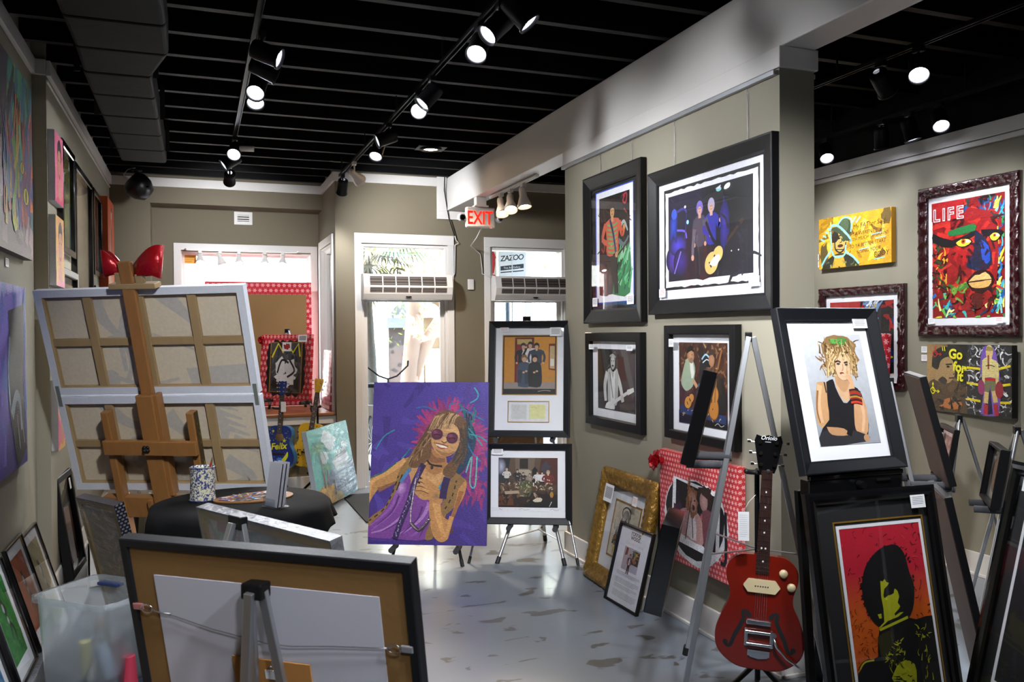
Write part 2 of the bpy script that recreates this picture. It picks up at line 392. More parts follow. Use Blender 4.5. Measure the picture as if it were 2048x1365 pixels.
M['tote'] = glass_mat('frosted_tote_plastic', 'e6ecf0', rough=.3, refl=.8, white=.2)
M['red_wrap'] = wrap_mat('red_snowflake_wrap', 'b01f2b', 'e2a8aa', 17)
M['coral_wrap'] = wrap_mat('coral_snowflake_wrap', 'c23438', 'eec0c0', 36)
M['night_wrap'] = wrap_mat('black_snowflake_wrap', '0a0a12', '8a8a98', 62)
M['bow'] = mat('red_metallic_ribbon', 'a5121c', .25, .35, var=.2, vs=20, bump=.3, bs=60)
M['card'] = mat('white_card', 'e2e2e4', .7, var=.02)
M['ink'] = mat('grey_print', '55555a', .7)
M['black_cloth'] = mat('black_table_cloth', '08080a', .95, var=.2, vs=8, spec=.2)
M['plastic'] = mat('white_plastic', 'd4d0cc', .4, var=.02)
M['dark_grille'] = mat('dark_grille', '3a322e', .7)
M['screw'] = mat('zinc', '8c8c90', .35, .8)
M['print'] = art_mat('printed_sheet', .55, 0, 1)
M['paint'] = art_mat('brushed_paint', .45, .25, 70, (1, 1, 2.2))
M['lens_cool'] = mat('lit_lamp_cool', 'ffffff', .4, emit='eef2ff', est=30)
M['lens_warm'] = mat('lit_lamp_warm', 'ffffff', .4, emit='ffd9b0', est=40)
M['lens_off'] = mat('unlit_lamp', '6a6c72', .2)

def floor_mat():
    m = mat('painted_concrete', '78808a', .3, var=.05, vs=2.2, coat=.25, bump=.06, bs=12)
    t = m.node_tree; N = t.nodes; L = t.links; b = N['Principled BSDF']
    src = b.inputs['Base Color'].links[0].from_socket
    tc = N.new('ShaderNodeTexCoord'); mp = N.new('ShaderNodeMapping'); mp.inputs['Scale'].default_value = (1, 1.9, 1); mp.inputs['Rotation'].default_value = (0, 0, .6)
    nz = N.new('ShaderNodeTexNoise'); nz.inputs['Scale'].default_value = 4.2; nz.inputs['Detail'].default_value = 3; nz.inputs['Roughness'].default_value = .45; nz.inputs['Distortion'].default_value = .5
    cr = N.new('ShaderNodeValToRGB'); cr.color_ramp.elements[0].position = .62; cr.color_ramp.elements[1].position = .64
    L.new(tc.outputs['Object'], mp.inputs[0]); L.new(mp.outputs[0], nz.inputs[0]); L.new(nz.outputs[0], cr.inputs[0])
    mx = N.new('ShaderNodeMix'); mx.data_type = 'RGBA'; mx.inputs[7].default_value = hx('4a4843')
    sc_ = N.new('ShaderNodeMath'); sc_.operation = 'MULTIPLY'; sc_.inputs[1].default_value = .85
    L.new(cr.outputs[0], sc_.inputs[0]); L.new(sc_.outputs[0], mx.inputs[0]); L.new(src, mx.inputs[6]); L.new(mx.outputs[2], b.inputs['Base Color'])
    return m
# ------------------------------------------------------------------ room shell
XL, XN, XR = -.85, -.928, 4.87          # left wall (far stretch), left wall (near stretch), right wall
ZJ = 3.34                               # underside of the joists
struct('floor', [((-1.2, -3, -.1), (5.1, 10.4, 0))], floor_mat())
struct('ceiling', [((-1.2, -3, 3.56), (5.1, 10.4, 3.66))], M['deck'])
for k in range(-18, 13):
    y = 4.66 + .4115*k
    if y < 9.7: struct('ceiling_joist', [((-1.1, y-.025, ZJ), (XR+.1, y+.025, 3.57))], M['black_ceiling'])
struct('wall_left', [((XN-.15, -3, 0), (XN, 5.84, 3.6)), ((XN-.15, 5.84, 0), (XL, 10.33, 3.6))], M['wall'])
struct('wall_back', [((-1.1, -3.15, 0), (5.1, -3, 3.6))], M['wall'])
struct('wall_right', [((XR, -3, 0), (XR+.15, 9.04, 2.99))], M['wall'])
struct('wall_right_upper', [((XR, -3, 2.99), (XR+.15, 9.04, 3.6))], M['black_ceiling'])
# front wall with two doorways
YD = 8.89
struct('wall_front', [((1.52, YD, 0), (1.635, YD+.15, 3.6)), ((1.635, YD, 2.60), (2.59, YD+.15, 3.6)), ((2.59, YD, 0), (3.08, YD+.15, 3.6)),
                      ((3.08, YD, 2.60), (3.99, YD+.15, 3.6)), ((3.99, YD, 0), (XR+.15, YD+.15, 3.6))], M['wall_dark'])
# bay: pier, fascia over the opening, window wall, side wall with its own window
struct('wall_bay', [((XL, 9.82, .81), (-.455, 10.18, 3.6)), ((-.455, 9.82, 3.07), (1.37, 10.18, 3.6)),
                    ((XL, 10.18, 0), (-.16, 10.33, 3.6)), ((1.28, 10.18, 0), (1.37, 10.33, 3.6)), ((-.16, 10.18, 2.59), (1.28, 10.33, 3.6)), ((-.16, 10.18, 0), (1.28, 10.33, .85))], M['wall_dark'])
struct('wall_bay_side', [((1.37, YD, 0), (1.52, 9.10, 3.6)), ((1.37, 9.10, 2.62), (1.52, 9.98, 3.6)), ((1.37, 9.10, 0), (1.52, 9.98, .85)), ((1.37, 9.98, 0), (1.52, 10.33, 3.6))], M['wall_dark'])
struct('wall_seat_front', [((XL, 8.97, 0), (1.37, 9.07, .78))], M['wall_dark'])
struct('sill_1', [((XL, 8.93, .78), (1.37, 10.18, .815))], mat('varnished_ledge', '8a5730', .3, var=.12, vs=4, stretch=(.6, 6, 6), coat=.3), .008)
struct('trim_1', [((XL, 8.955, .70), (1.37, 8.972, .78))], M['white'])
# partition and the boxed beam above it
struct('partition', [((2.58, 3.262, 0), (2.78, 5.72, 2.985))], M['wall'])
struct('beam', [((2.58, -3, 2.985), (2.78, YD, ZJ))], M['white'], .006)
struct('trim_2', [((2.567, 3.245, 2.885), (2.793, 5.735, 2.985))], M['white'], .004)
struct('trim_3', [((2.555, 3.275, 2.855), (2.58, 5.735, 2.878)), ((2.78, 3.275, 2.855), (2.80, 5.735, 2.878))], mat('picture_rail_aluminium', 'a9abb0', .4, .6), .002)
struct('trim_4', [((2.47, YD-.03, 2.98), (2.578, YD, ZJ+.01)), ((2.47, YD-.03, 2.89), (2.88, YD, 2.98))], M['white'], .003)
# crown boards
struct('trim_5', [((XL, 5.84, 3.245), (XL+.025, 9.82, ZJ)), ((XN, -3, 3.245), (XN+.025, 5.84, ZJ)), ((XN, 5.815, 3.245), (XL, 5.84, ZJ)), ((XL, 9.795, 3.245), (1.37, 9.82, ZJ)), ((1.345, YD, 3.245), (1.37, 9.82, ZJ)),
                  ((1.345, YD-.025, 3.245), (2.58, YD, ZJ)), ((2.78, YD-.025, 3.245), (XR, YD, ZJ)), ((XL, 5.84, 3.205), (XL+.012, 9.8, 3.22))], M['white'], .003)
struct('trim_6', [((XR-.025, -3, 2.90), (XR, YD, 2.995)), ((XR-.03, -3, 2.86), (XR-.002, YD, 2.893))], M['white'], .003)
# base boards
def base(name, segs):
    b = MB()
    for a, c, n in segs: 
        b.box((min(a[0], c[0]), min(a[1], c[1]), 0), (max(a[0], c[0]), max(a[1], c[1]), .155))
        e = .012
        b.box((min(a[0], c[0])-(e if n[0] < 0 else 0), min(a[1], c[1])-(e if n[1] < 0 else 0), 0), (max(a[0], c[0])+(e if n[0] > 0 else 0), max(a[1], c[1])+(e if n[1] > 0 else 0), .018))
    b.build(name, M['white'], bevel=.003, kind='structure')
base('baseboard_partition', [((2.563, 3.245), (2.58, 5.735), (-1, 0)), ((2.58, 3.245), (2.797, 3.262), (0, -1)), ((2.78, 3.262), (2.797, 5.735), (1, 0)), ((2.563, 5.72), (2.797, 5.737), (0, 1))])
base('baseboard_right', [((XR-.017, -3), (XR, YD), (-1, 0))])
base('baseboard_left', [((XN, -3), (XN+.017, 5.84), (1, 0)), ((XL, 5.82), (XL+.017, 8.93), (1, 0))])
base('baseboard_front', [((1.37, YD-.017), (1.567, YD), (0, -1)), ((2.66, YD-.017), (3.012, YD), (0, -1)), ((4.06, YD-.017), (XR, YD), (0, -1)), ((XL, 8.953), (1.37, 8.97), (0, -1))])

def window(name, x0, x1, z0, z1, y, side=None):
    """casing, frame and one pane; side = x of a wall running along y (then x0, x1 are y values)"""
    r = bpy.data.objects.new(name, None); COL.objects.link(r); r['kind'] = 'structure'
    if side is not None: r.matrix_world = Matrix.Translation((side, 0, 0)) @ Matrix.Rotation(R_(-90), 4, 'Z'); x0, x1, y = -x1, -x0, 0
    b = MB(); b.ring(x0-.075, z0-.06, x1+.075, z1+.09, [(0, y), (0, y-.02), (.078, y-.02), (.078, y)]); b.build('casing', M['white'], r, .003)
    b = MB(); b.ring(x0, z0, x1, z1, [(0, y), (0, y+.13), (.045, y+.13), (.045, y+.06), (.02, y+.03), (.01, y)]); b.build('window_frame', M['white'], r)
    b = MB(); b.box((x0+.044, y+.085, z0+.044), (x1-.044, y+.089, z1-.044)); b.build('pane', M['pane'], r)
    return r
window('window_1', -.16, 1.28, .85, 2.59, 10.18)
window('window_2', 9.10, 9.98, .85, 2.62, 0, side=1.37)
def door(name, x0, x1, leaf=True):
    r = bpy.data.objects.new(name, None); COL.objects.link(r); r['kind'] = 'structure'; y = YD
    b = MB(); b.box((x0-.068, y-.02, 0), (x0+.004, y-.001, 2.605)).box((x1-.004, y-.02, 0), (x1+.068, y-.001, 2.605)).box((x0-.069, y-.021, 2.605), (x1+.069, y-.001, 2.71)); b.build('casing', M['white'], r, .003)
    b = MB(); b.box((x0, y, 0), (x0+.03, y+.15, 2.6)).box((x1-.03, y, 0), (x1, y+.15, 2.6)).box((x0+.03, y+.001, 2.57), (x1-.03, y+.149, 2.6)).box((x0+.03, y+.01, 2.03), (x1-.03, y+.12, 2.12)); b.build('jamb', M['white'], r, .003)
    b = MB(); b.box((x0+.03, y+.07, 2.12), (x1-.03, y+.074, 2.57)); b.build('transom_pane', M['pane'], r)
    d = MB(); d.ring(x0+.03, .01, x1-.03, 2.03, [(0, y+.05), (0, y+.09), (.045, y+.09), (.045, y+.05)]); d.build('door_leaf', M['white'], r, .003)
    d = MB(); d.box((x0+.07, y+.068, .05), (x1-.07, y+.072, 1.99)); d.build('door_pane', M['pane'], r)
door('door_1', 1.635, 2.59); door('door_2', 3.08, 3.99)

# ------------------------------------------------------------------ builders: pictures
PROF = {'flat': lambda fw, d: [(0, d), (0, .004), (.004, 0), (fw-.006, 0), (fw, .006), (fw, d)],
        'slope': lambda fw, d: [(0, d), (0, .003), (.003, 0), (fw*.12, 0), (fw*.85, d*.42), (fw, d*.45), (fw, d)],
        'round': lambda fw, d: [(0, d), (0, .012), (fw*.25, .002), (fw*.55, 0), (fw*.85, .006), (fw, .014), (fw, d)],
        'ornate': lambda fw, d: [(0, d), (0, .012), (fw*.12, .004), (fw*.3, .0), (fw*.5, .006), (fw*.68, .012), (fw*.8, .008), (fw, .02), (fw, d)]}
def cards(parent, lst, y=-.002):
    """small price and title cards on the glass or wall: (x, z, w, h[, ink colour])"""
    for c in lst:
        a = Art(c[2], c[3], 3); a.bg('e8e8ea'); ink = c[4] if len(c) > 4 else '77777c'
        n = max(3, int(c[3]/.009)); a.lines(12, 82, 88, n, 64/n, 3.2, ink)
        a.build('info_card', parent, y=y, x=c[0], z=c[1])
def framed(name, label, cat, pos, yaw, w, h, fw, fd, art=None, tilt=0., roll=0., fm='frame', prof='flat', mw=.05, mb=None, mm='mat', glass=True, group=None,
           fillet=None, tag_cards=(), paint=False, seed=1, seg=1, amp=None, inner=None):
    """picture seen from the front: frame, mount board, picture, glass; pos = middle of the lower front edge"""
    r = empty(name, label, cat, group, pos, yaw, tilt, roll)
    b = MB(); b.ring(-w/2, 0, w/2, h, PROF[prof](fw, fd), seg=seg, amp=amp); b.build('frame', M[fm], r)
    l, rr, t, bt = mw if isinstance(mw, tuple) else (mw, mw, mw, mw if mb is None else mb)
    ix0, iz0, ix1, iz1 = -w/2+fw-.004, fw-.004, w/2-fw+.004, h-fw+.004
    yb = fd*.75
    b = MB(); b.box((-w/2+.004, fd-.004, .004), (w/2-.004, fd-.001, h-.004)); b.build('backing', M['kraft'], r)
    ax0, az0, ax1, az1 = ix0+l, iz0+bt, ix1-rr, iz1-t
    if l or t:
        b = MB(); b.box((ix0, yb, iz0), (ix1, yb+.002, iz1)); b.build('mount_board', M[mm], r)
    if fillet:
        b = MB(); b.ring(ax0-fillet[0], az0-fillet[0], ax1+fillet[0], az1+fillet[0], [(0, yb), (0, yb-.003), (fillet[1], yb-.003), (fillet[1], yb)]); b.build('fillet', M[fillet[2]], r)
    if art:
        a = Art(ax1-ax0, az1-az0, seed); art(a); a.build('picture', r, y=yb-.0015, z=az0, x=(ax0+ax1)/2, paint=paint)
    if inner: inner(r, yb-.001, ix0, iz0, ix1, iz1)
    if glass:
        b = MB(); y = min(fd*.5, yb-.011) if prof != 'slope' else fd*.47
        b.box((ix0, y, iz0), (ix1, y+.001, iz1)); b.build('glass', M['glass'], r)
    if tag_cards: cards(r, [(c[0], c[1], *c[2:]) for c in tag_cards], y=(fd*.47 if prof == 'slope' else .004)-.002)
    return r
def canvas(name, label, cat, pos, yaw, w, h, d, art, tilt=0., roll=0., edge='canvas_edge', group=None, seed=1, em=None):
    """unframed stretched canvas: the sheet wrapped round its bars"""
    r = empty(name, label, cat, group, pos, yaw, tilt, roll)
    b = MB(); b.box((-w/2, .0006, 0), (w/2, d, h)); b.build('stretched_canvas', em or M[edge], r, .003)
    a = Art(w, h, seed); art(a); a.build('picture', r, y=-.0002, paint=True)
    return r
# ------------------------------------------------------------------ builders: easels
def easel(name, label, head, feet, rear, m='alu', hh=.022, th=.022, pads=(), group=None, brace=.22, mid=None, cat='easel', headw=.06, flat=True, yellow=False, pad_len=.11, headsz=(.055, .03)):
    """display easel: head block, two front legs, one rear leg, cross ties and two pads for the picture.
    head = point where the front legs meet; feet = two points on the floor; rear = foot of the back leg"""
    H = Vector(head); F = [Vector(f) for f in feet]; B = Vector(rear)
    base_ = Vector((H.x, H.y, 0)); r = empty(name, label, cat, group, base_)
    T = lambda p: Vector(p)-base_
    side = (F[1]-F[0]).normalized(); nrm = side.cross(Vector((0, 0, 1)))
    if nrm.dot(B-(F[0]+F[1])/2) > 0: nrm = -nrm       # points to the picture side
    b = MB(); b.bar(T(H)-Vector((0, 0, hh)), T(H)+Vector((0, 0, hh)), headw, headsz[1], side=side); b.build('head', M['black_metal'], r, .004)
    tops = [H-side*headw*.32, H+side*headw*.32]
    for t, f in zip(tops, F):
        b = MB(); d = (f-t).normalized(); e = f-d*.03
        (b.bar(T(t), T(e), th, th*.7, side=side) if flat else b.cyl(T(t), T(e), th/2, n=12))
        lg = b.build('leg', M[m], r, .002 if flat else 0)
        MB().cyl(T(e)-d*.02, T(f), th*.62, n=12).build('rubber_foot', M['rubber'], lg)
    b = MB(); t = H-nrm*.02; d = (B-t).normalized(); e = B-d*.03
    (b.bar(T(t), T(e), th, th*.7, side=side) if flat else b.cyl(T(t), T(e), th/2, n=12)); lg = b.build('leg', M[m], r, .002 if flat else 0)
    MB().cyl(T(e)-d*.02, T(B), th*.62, n=12).build('rubber_foot', M['rubber'], lg)
    if brace:
        P = [t_+(f-t_)*(1-brace) for t_, f in zip(tops, F)]; Q = t+(B-t)*(1-brace); c = (P[0]+P[1])/2*.45+Q*.55
        b = MB()
        for p in (*P, Q): b.bar(T(p), T(c), .014, .004)
        b.build('brace', M[m], r)
    for (s, z) in pads:            # s = which front leg, z = height on it
        t_, f = tops[s], F[s]; k = (t_.z-z)/(t_.z-f.z); p = t_+(f-t_)*k
        b = MB(); b.cyl(T(p)-nrm*.01, T(p)+nrm*pad_len, .019, n=14).cyl(T(p)-nrm*.02, T(p)-nrm*.012, .022, n=12)
        pd = b.build('pad', M['foam'], r)
        if yellow: MB().bar(T(p)+nrm*.02-Vector((0,0,.0195)), T(p)+nrm*pad_len*.98-Vector((0,0,.0195)), .006, .003, side=side).build('stripe', mat('yellow_tape', 'b8b414', .6), pd)
    return r
# ------------------------------------------------------------------ builders: lamps
def aimed(o, to):
    """turns the object's -z to the target"""
    d = Vector(to)-o.matrix_world.translation if o.parent is None else Vector(to)
    return d.to_track_quat('-Z', 'Y')
def spot(name, label, track, to, watts, style='can', m='black_metal', lens='lens_cool', size=74, group='track lamps', drop=.10, cat='spotlight', scale=1., on=True, tint=(.93, .96, 1)):
    """track lamp: adapter on the rail, stem, shade turned to the target, lamp face and its beam"""
    p = Vector(track); r = empty(name, label, cat, group, p)
    b = MB(); b.box((-.018, -.03, -.03), (.018, .03, 0)); b.build('adapter', M[m], r, .003)
    b = MB(); b.cyl((0, 0, -.02), (0, 0, -drop), .008, n=10); b.build('stem', M[m], r)
    piv = p-Vector((0, 0, drop)); q = (Vector(to)-piv).to_track_quat('-Z', 'Y').to_matrix().to_4x4()
    T = Matrix.Translation((0, 0, -drop)) @ q; S = scale
    if style == 'can': prof = [(.02*S, .06*S), (.047*S, .05*S), (.05*S, .03*S), (.05*S, -.085*S), (.056*S, -.09*S), (.056*S, -.10*S), (.05*S, -.10*S), (.046*S, -.085*S)]
    else: prof = [(.001, .075*S), (.026*S, .072*S), (.032*S, .05*S), (.032*S, 0), (.042*S, -.03*S), (.056*S, -.07*S), (.06*S, -.10*S), (.056*S, -.10*S), (.05*S, -.075*S)]
    b = MB(); b.lathe(prof, 24, T=T, caps=False); sh = b.build('shade', M[m], r)
    b = MB(); zf = -.088*S
    MB().lathe([(.036*S, zf+.012*S), (.047*S, zf)], 24, T=T, caps=False).build('reflector', mat('lamp_reflector', 'a8a8ac', .3, .4), r)
    b.lathe([(.001, zf+.004*S), (.02*S, zf+.006*S), (.037*S, zf+.012*S)], 24, T=T, caps=False); b.build('lamp', M[lens if on else 'lens_off'], r)
    if on and watts:
        ld = bpy.data.lights.new(name+'_beam', 'SPOT'); ld.energy = watts*SPOT; ld.spot_size = R_(size); ld.spot_blend = 1.0; ld.shadow_soft_size = .085; ld.color = tint
        lo = bpy.data.objects.new(name+'_beam', ld); COL.objects.link(lo); lo.parent = r; lo.matrix_local = T @ Matrix.Translation((0, 0, -.115*S))
    return r

# ------------------------------------------------------------------ pictures on the partition
def px_map(sx, x0, y1, wd, ht):
    """maps crop pixels (scaled by sx) to u, v"""
    return lambda *q: [((c/sx-x0)/wd*100 if i % 2 == 0 else (y1-c/sx)/ht*100) for i, c in enumerate(q)]
def art_striped(a):
    a.bg('101114'); a.P([8,5, 92,5, 92,97, 8,97], '2a4fc0'); a.P([10,6, 91,6, 91,96, 10,96], 'e4e4ea')
    a.grad(lambda u, v: mixh('17100f', '3a1412' if u < 45 else '1c2a24', (100-v)/100), 8, 10, 17, 12, 84, 91)
    a.daub(40, (20,50,80,88), ['241818','33201c','0e0c0e','402420'], 14, 3)
    a.S([70,88, 78,89, 76,82, 70,84, 74,88], 2.2, 'a02a34'); a.S([72,78, 78,74], 2, '8a2a30'); a.S([22,56, 30,55, 27,47, 22,50], 2.5, '9a3428')
    a.P([46,12, 84,12, 84,50, 76,46, 66,34, 54,28], '2f7a4c', 3); a.daub(36, (50,14,82,40), ['2c8a50','4fa86a','1d4a34','6fb58a','8ec29a'], 18, 4, 50)
    a.P([17,12, 40,12, 36,30, 24,36, 17,30], '5a1c18', 3)
    a.S([62,62, 72,68, 80,60], 5, '9aa4a6', 2); a.S([60,54, 72,50, 82,56], 6, '5a6a70', 2)
    a.man(47, 12, 72, 'b98a5c', '1c1612', 'c2563e', '241a18', 'g', 1.15)
    for i in range(7): a.S([36+i*.2,68-i*3.6, 47,66.5-i*3.6, 58-i*.2,68-i*3.6], 2.2, '6f9a62', sm=2)
    a.S([42,72, 50,58, 56,40], 3.5, '2a3a66'); a.guitar(48,38,46,28,'2a2420'); a.E(56,43,3,3,'b98a5c')
    a.P([2,1, 26,1, 26,5, 2,5], '1d2a40'); a.S([30,3.2, 60,4.6, 96,1.5], 3, '274a6a')
def art_stage(a):
    a.bg('e2e2ea')
    rg = a.rng
    def rough(u0, v0, u1, v1, j):
        p = []
        for i in range(26): p += [u0+(u1-u0)*i/26, v0+rg.uniform(-j, j)]
        for i in range(16): p += [u1+rg.uniform(-j, j)*.4, v0+(v1-v0)*i/16]
        for i in range(26): p += [u1-(u1-u0)*i/26, v1+rg.uniform(-j, j)]
        for i in range(16): p += [u0+rg.uniform(-j, j)*.4, v1-(v1-v0)*i/16]
        return p
    a.P([6,8.5, 95.5,8.5, 95.5,94, 6,94], '121216'); a.P(rough(7.6,10.5,94,91.5,.7), 'e6e6ee'); 
    a.grad(lambda u, v: mixh('120f1c', '1b1230' if u < 45 else '0c0c10', v/100), 10, 8, 10.7, 15.7, 90, 87.6)
    a.E(18,34,10,9,'5a3ab4','120f1c'); a.E(21,45,9,6,'4c3bd0','1b1230'); a.blob(16,62,5,9,'2a4ac8',.3,c2='1a1440')
    a.E(17,72,3,3,'3a56c8'); a.S([20,58, 28,56, 30,50], 1.2, '6a5ad8'); a.S([19,73, 27,75, 30,71], 1.4, '3c3a90'); a.S([28,50, 30,70], .8, '2c2a78')
    a.E(24,31,8,8,'3a1f86','171028'); a.S([17,22, 24,40], 1, '8a70e0'); a.E(31,63,1.2,1.2,'9ad0f0'); a.E(28.5,76,1,.8,'f0f0ff')
    a.P([40,15.7, 52,15.7, 52,40, 44,46, 38,30], '3c1418', 2)
    a.man(43, 16, 60, 'd6a088', '7a68c0', '4a4050', '241c24', '', .8); a.man(54, 16, 60, 'd8a890', 'b0a6c8', '2c2c9a', '17131e', 'g', .85)
    a.S([38,56, 36.5,44, 36,34], 3.2, '6a5c68', 2.4); a.E(36,33,1.4,1.6,'d6a088'); a.S([46,59, 51,61], 3.5, '5a5060')
    a.S([49,60, 55,46, 60,40], 2, '16121c'); a.guitar(57,30,36,36,'e0c070'); a.P([52,26, 58,24, 62,30, 60,33, 55,30], 'e8e4e0', 2)
    a.E(64,44,1.8,1.8,'c89880'); a.blob(66,56,4,14,'3a2a9a',.2,c2='1a1450'); a.E(61,83,2.4,1.2,'8ad0d8'); a.P([58,84, 63,86, 62,83], 'e8e8f4')
    for x in (72, 75, 78): a.E(x,34-x*.0,.5,.4,'e8e0d0')
    a.daub(14, (68,18,88,60), ['14131a','1a1820','20182a','100f16'], 12, 3)
    a.S([90.5,12.7, 93,12.7], .8, 'b0b0b8', sm=0)
def art_bw(a):
    a.grad(lambda u, v: mixh('2a2826', '54484a' if u > 45 else '18181a', (u+v)/200), 8, 8)
    a.P([14,100, 30,100, 62,20, 50,20], '3a3836'); a.P([62,100, 78,100, 100,30, 92,24], '5e5a58'); a.P([52,90, 70,88, 78,50, 58,52], '4a2c28')
    a.S([27,62, 20,40, 22,14], 9, 'c9c9c6', 7); a.S([52,60, 62,40, 68,16], 9, 'd2d2ce', 7)
    a.P([28,66, 38,70, 48,70, 56,64, 56,40, 52,10, 30,10, 28,40], 'b4b4b0', 3); a.P([36,68, 42,52, 48,68, 46,12, 36,12], 'dcdcd8', 2)
    a.S([34,62, 42,20], 1.6, '5a5856'); a.E(43,80,9,13,'1c1a1a'); a.daub(22, (33,70,53,98), ['141212','2c2a2a','6a6866','1a1818'], 10, 2.5)
    a.E(42,79,6,9.5,'d0d0cc','a8a8a4'); a.E(39.5,81,1.2,.8,'1a1a1a'); a.E(44.5,81,1.2,.8,'1a1a1a'); a.E(42,73,2.6,1.2,'3a3634'); a.S([42,80, 41.5,76], 1, '8a8886')
    a.S([34,88, 42,91, 50,87], 2.4, 'a0a09c'); a.P([20,2, 46,2, 44,10, 34,14, 24,10], 'e0e0dc', 2); a.S([34,8, 84,34], 5, 'd8d8d4', 4); a.S([80,32, 96,38], 7, 'e2e2de', 5)
    a.E(66,22,4,4,'c0c0bc'); a.P([58,8, 80,20, 92,2], '4c4442'); a.S([82,1.5, 96,1.5], 1, '6a6a6a', sm=0)
def art_twoguitars(a):
    a.grad(lambda u, v: mixh('2a1712', '5a3524', ((u*7+v*13) % 40)/40), 12, 12); a.daub(150, (0,40,100,98), ['6a4028','452618','7c5434','38180f','8a6444','502a1c','a08058'], 7, 4)
    a.P([0,0, 100,0, 100,12, 0,16], '0c0a0c'); a.P([3,12, 98,6, 98,16, 3,22], '26365f'); a.daub(26, (4,11,96,17), ['b89a6a','16244a','34508a','c8b080'], 5, 2)
    a.P([58,60, 68,62, 92,58, 96,20, 62,18, 56,44], '1b1716', 2); a.P([38,20, 58,20, 58,48, 42,50], '42648c', 2); a.P([64,20, 96,18, 98,40, 66,42], '1c1a1c', 2)
    a.P([6,56, 16,78, 28,80, 36,70, 34,56, 30,46, 16,40, 6,48], '9fae92', 3); a.P([24,78, 30,78, 34,62, 28,56], 'e4e2da', 2)
    a.E(27,84,7,9,'c69370','a87452'); a.P([18,86, 20,94, 30,96, 34,88, 28,90], '1a1412', 2); a.E(28,78,3.6,3.4,'8a7058'); a.E(29.5,85,1,.7,'281c18')
    a.E(48,88,6,6,'2a1c18'); a.P([44,52, 64,52, 66,84, 48,84], '1e1c1c', 2); a.S([50,80, 58,86, 66,82], 2.2, '9cc4e4'); a.S([52,76, 60,80, 66,78], 1.2, 'd8ecf8')
    a.E(70,80,6,8,'b98464','9c6a4c'); a.P([64,84, 68,92, 76,90, 76,82, 72,86], '3a2c26', 2); a.S([76,66, 84,56, 88,40], 8, '2a2018', 6); a.E(80,68,3,3,'b98464')
    a.S([32,54, 40,46], 5, 'c69370'); a.S([34,40, 60,54], 3.4, '2a1c16'); a.guitar(24,29,44,38,'c98a34'); a.S([56,52, 64,56], 5, '1a1210')
    a.E(73,24,11,15,'7a4a18',rot=8); a.E(76,40,8,10,'7a4a18',rot=8); a.E(73,24,9.5,13.6,'b97832',rot=8); a.E(76,40,6.6,9,'bd7e38',rot=8); a.S([76,30, 80,62, 90,92], 3, '8a5c30'); a.E(72,22,1,1,'3a200c'); a.E(70,32,1,3,'3a200c')
    a.S([50,18, 52,46], 2.6, 'd8d8d8'); a.S([76,3, 82,6, 88,3, 94,5], .8, 'c8c8c8')
W90 = -90
framed('framed_print', 'tall black framed print of a guitarist in a red and green striped shirt', 'picture', (2.535, 4.917, 1.704), W90, .817, 1.006, .095, .043, art_striped, prof='slope', mw=(.0,.0,.0,.0),
       group='pictures on the partition', tag_cards=((-.26, .115, .075, .06), (.24, .115, .09, .06)), seed=4)
framed('framed_photograph', 'large black framed photo of two musicians on a purple stage, deckled edge', 'picture', (2.535, 3.845, 1.745), W90, 1.159, .842, .085, .043, art_stage, prof='slope', mw=(.0,.0,.0,.0),
       group='pictures on the partition', tag_cards=((-.445, .10, .07, .05, 'c07078'), (.42, .12, .085, .05)), seed=5)
framed('framed_photograph', 'black framed black and white photo of a shirtless guitarist', 'picture', (2.535, 4.913, 1.011), W90, .776, .631, .06, .043, art_bw, mw=(.082, .058, .055, .06), mb=.062,
       group='pictures on the partition', tag_cards=((-.29, .515, .08, .035), (.25, .515, .08, .035)), seed=6)
framed('framed_photograph', 'black framed photo of two men holding orange hollow body guitars', 'picture', (2.535, 3.905, 1.033), W90, .686, .647, .052, .043, art_twoguitars, mw=(.07, .055, .048, .05), mb=.052,
       group='pictures on the partition', tag_cards=((-.265, .525, .05, .045),), seed=7)
# hanging wires from the rail
for y0, z0, lab in ((5.12, 2.69, 'far steel wire above the striped shirt print'), (4.68, 2.69, 'near steel wire above the striped shirt print'), (4.18, 2.57, 'far steel wire above the purple stage photo'), (3.50, 2.57, 'near steel wire above the purple stage photo')):
    tag(MB().cyl((2.573, y0, z0), (2.573, y0, 2.857), .0016, n=6).build('picture_wire', M['screw']), lab, 'wire', 'picture wires on the partition')
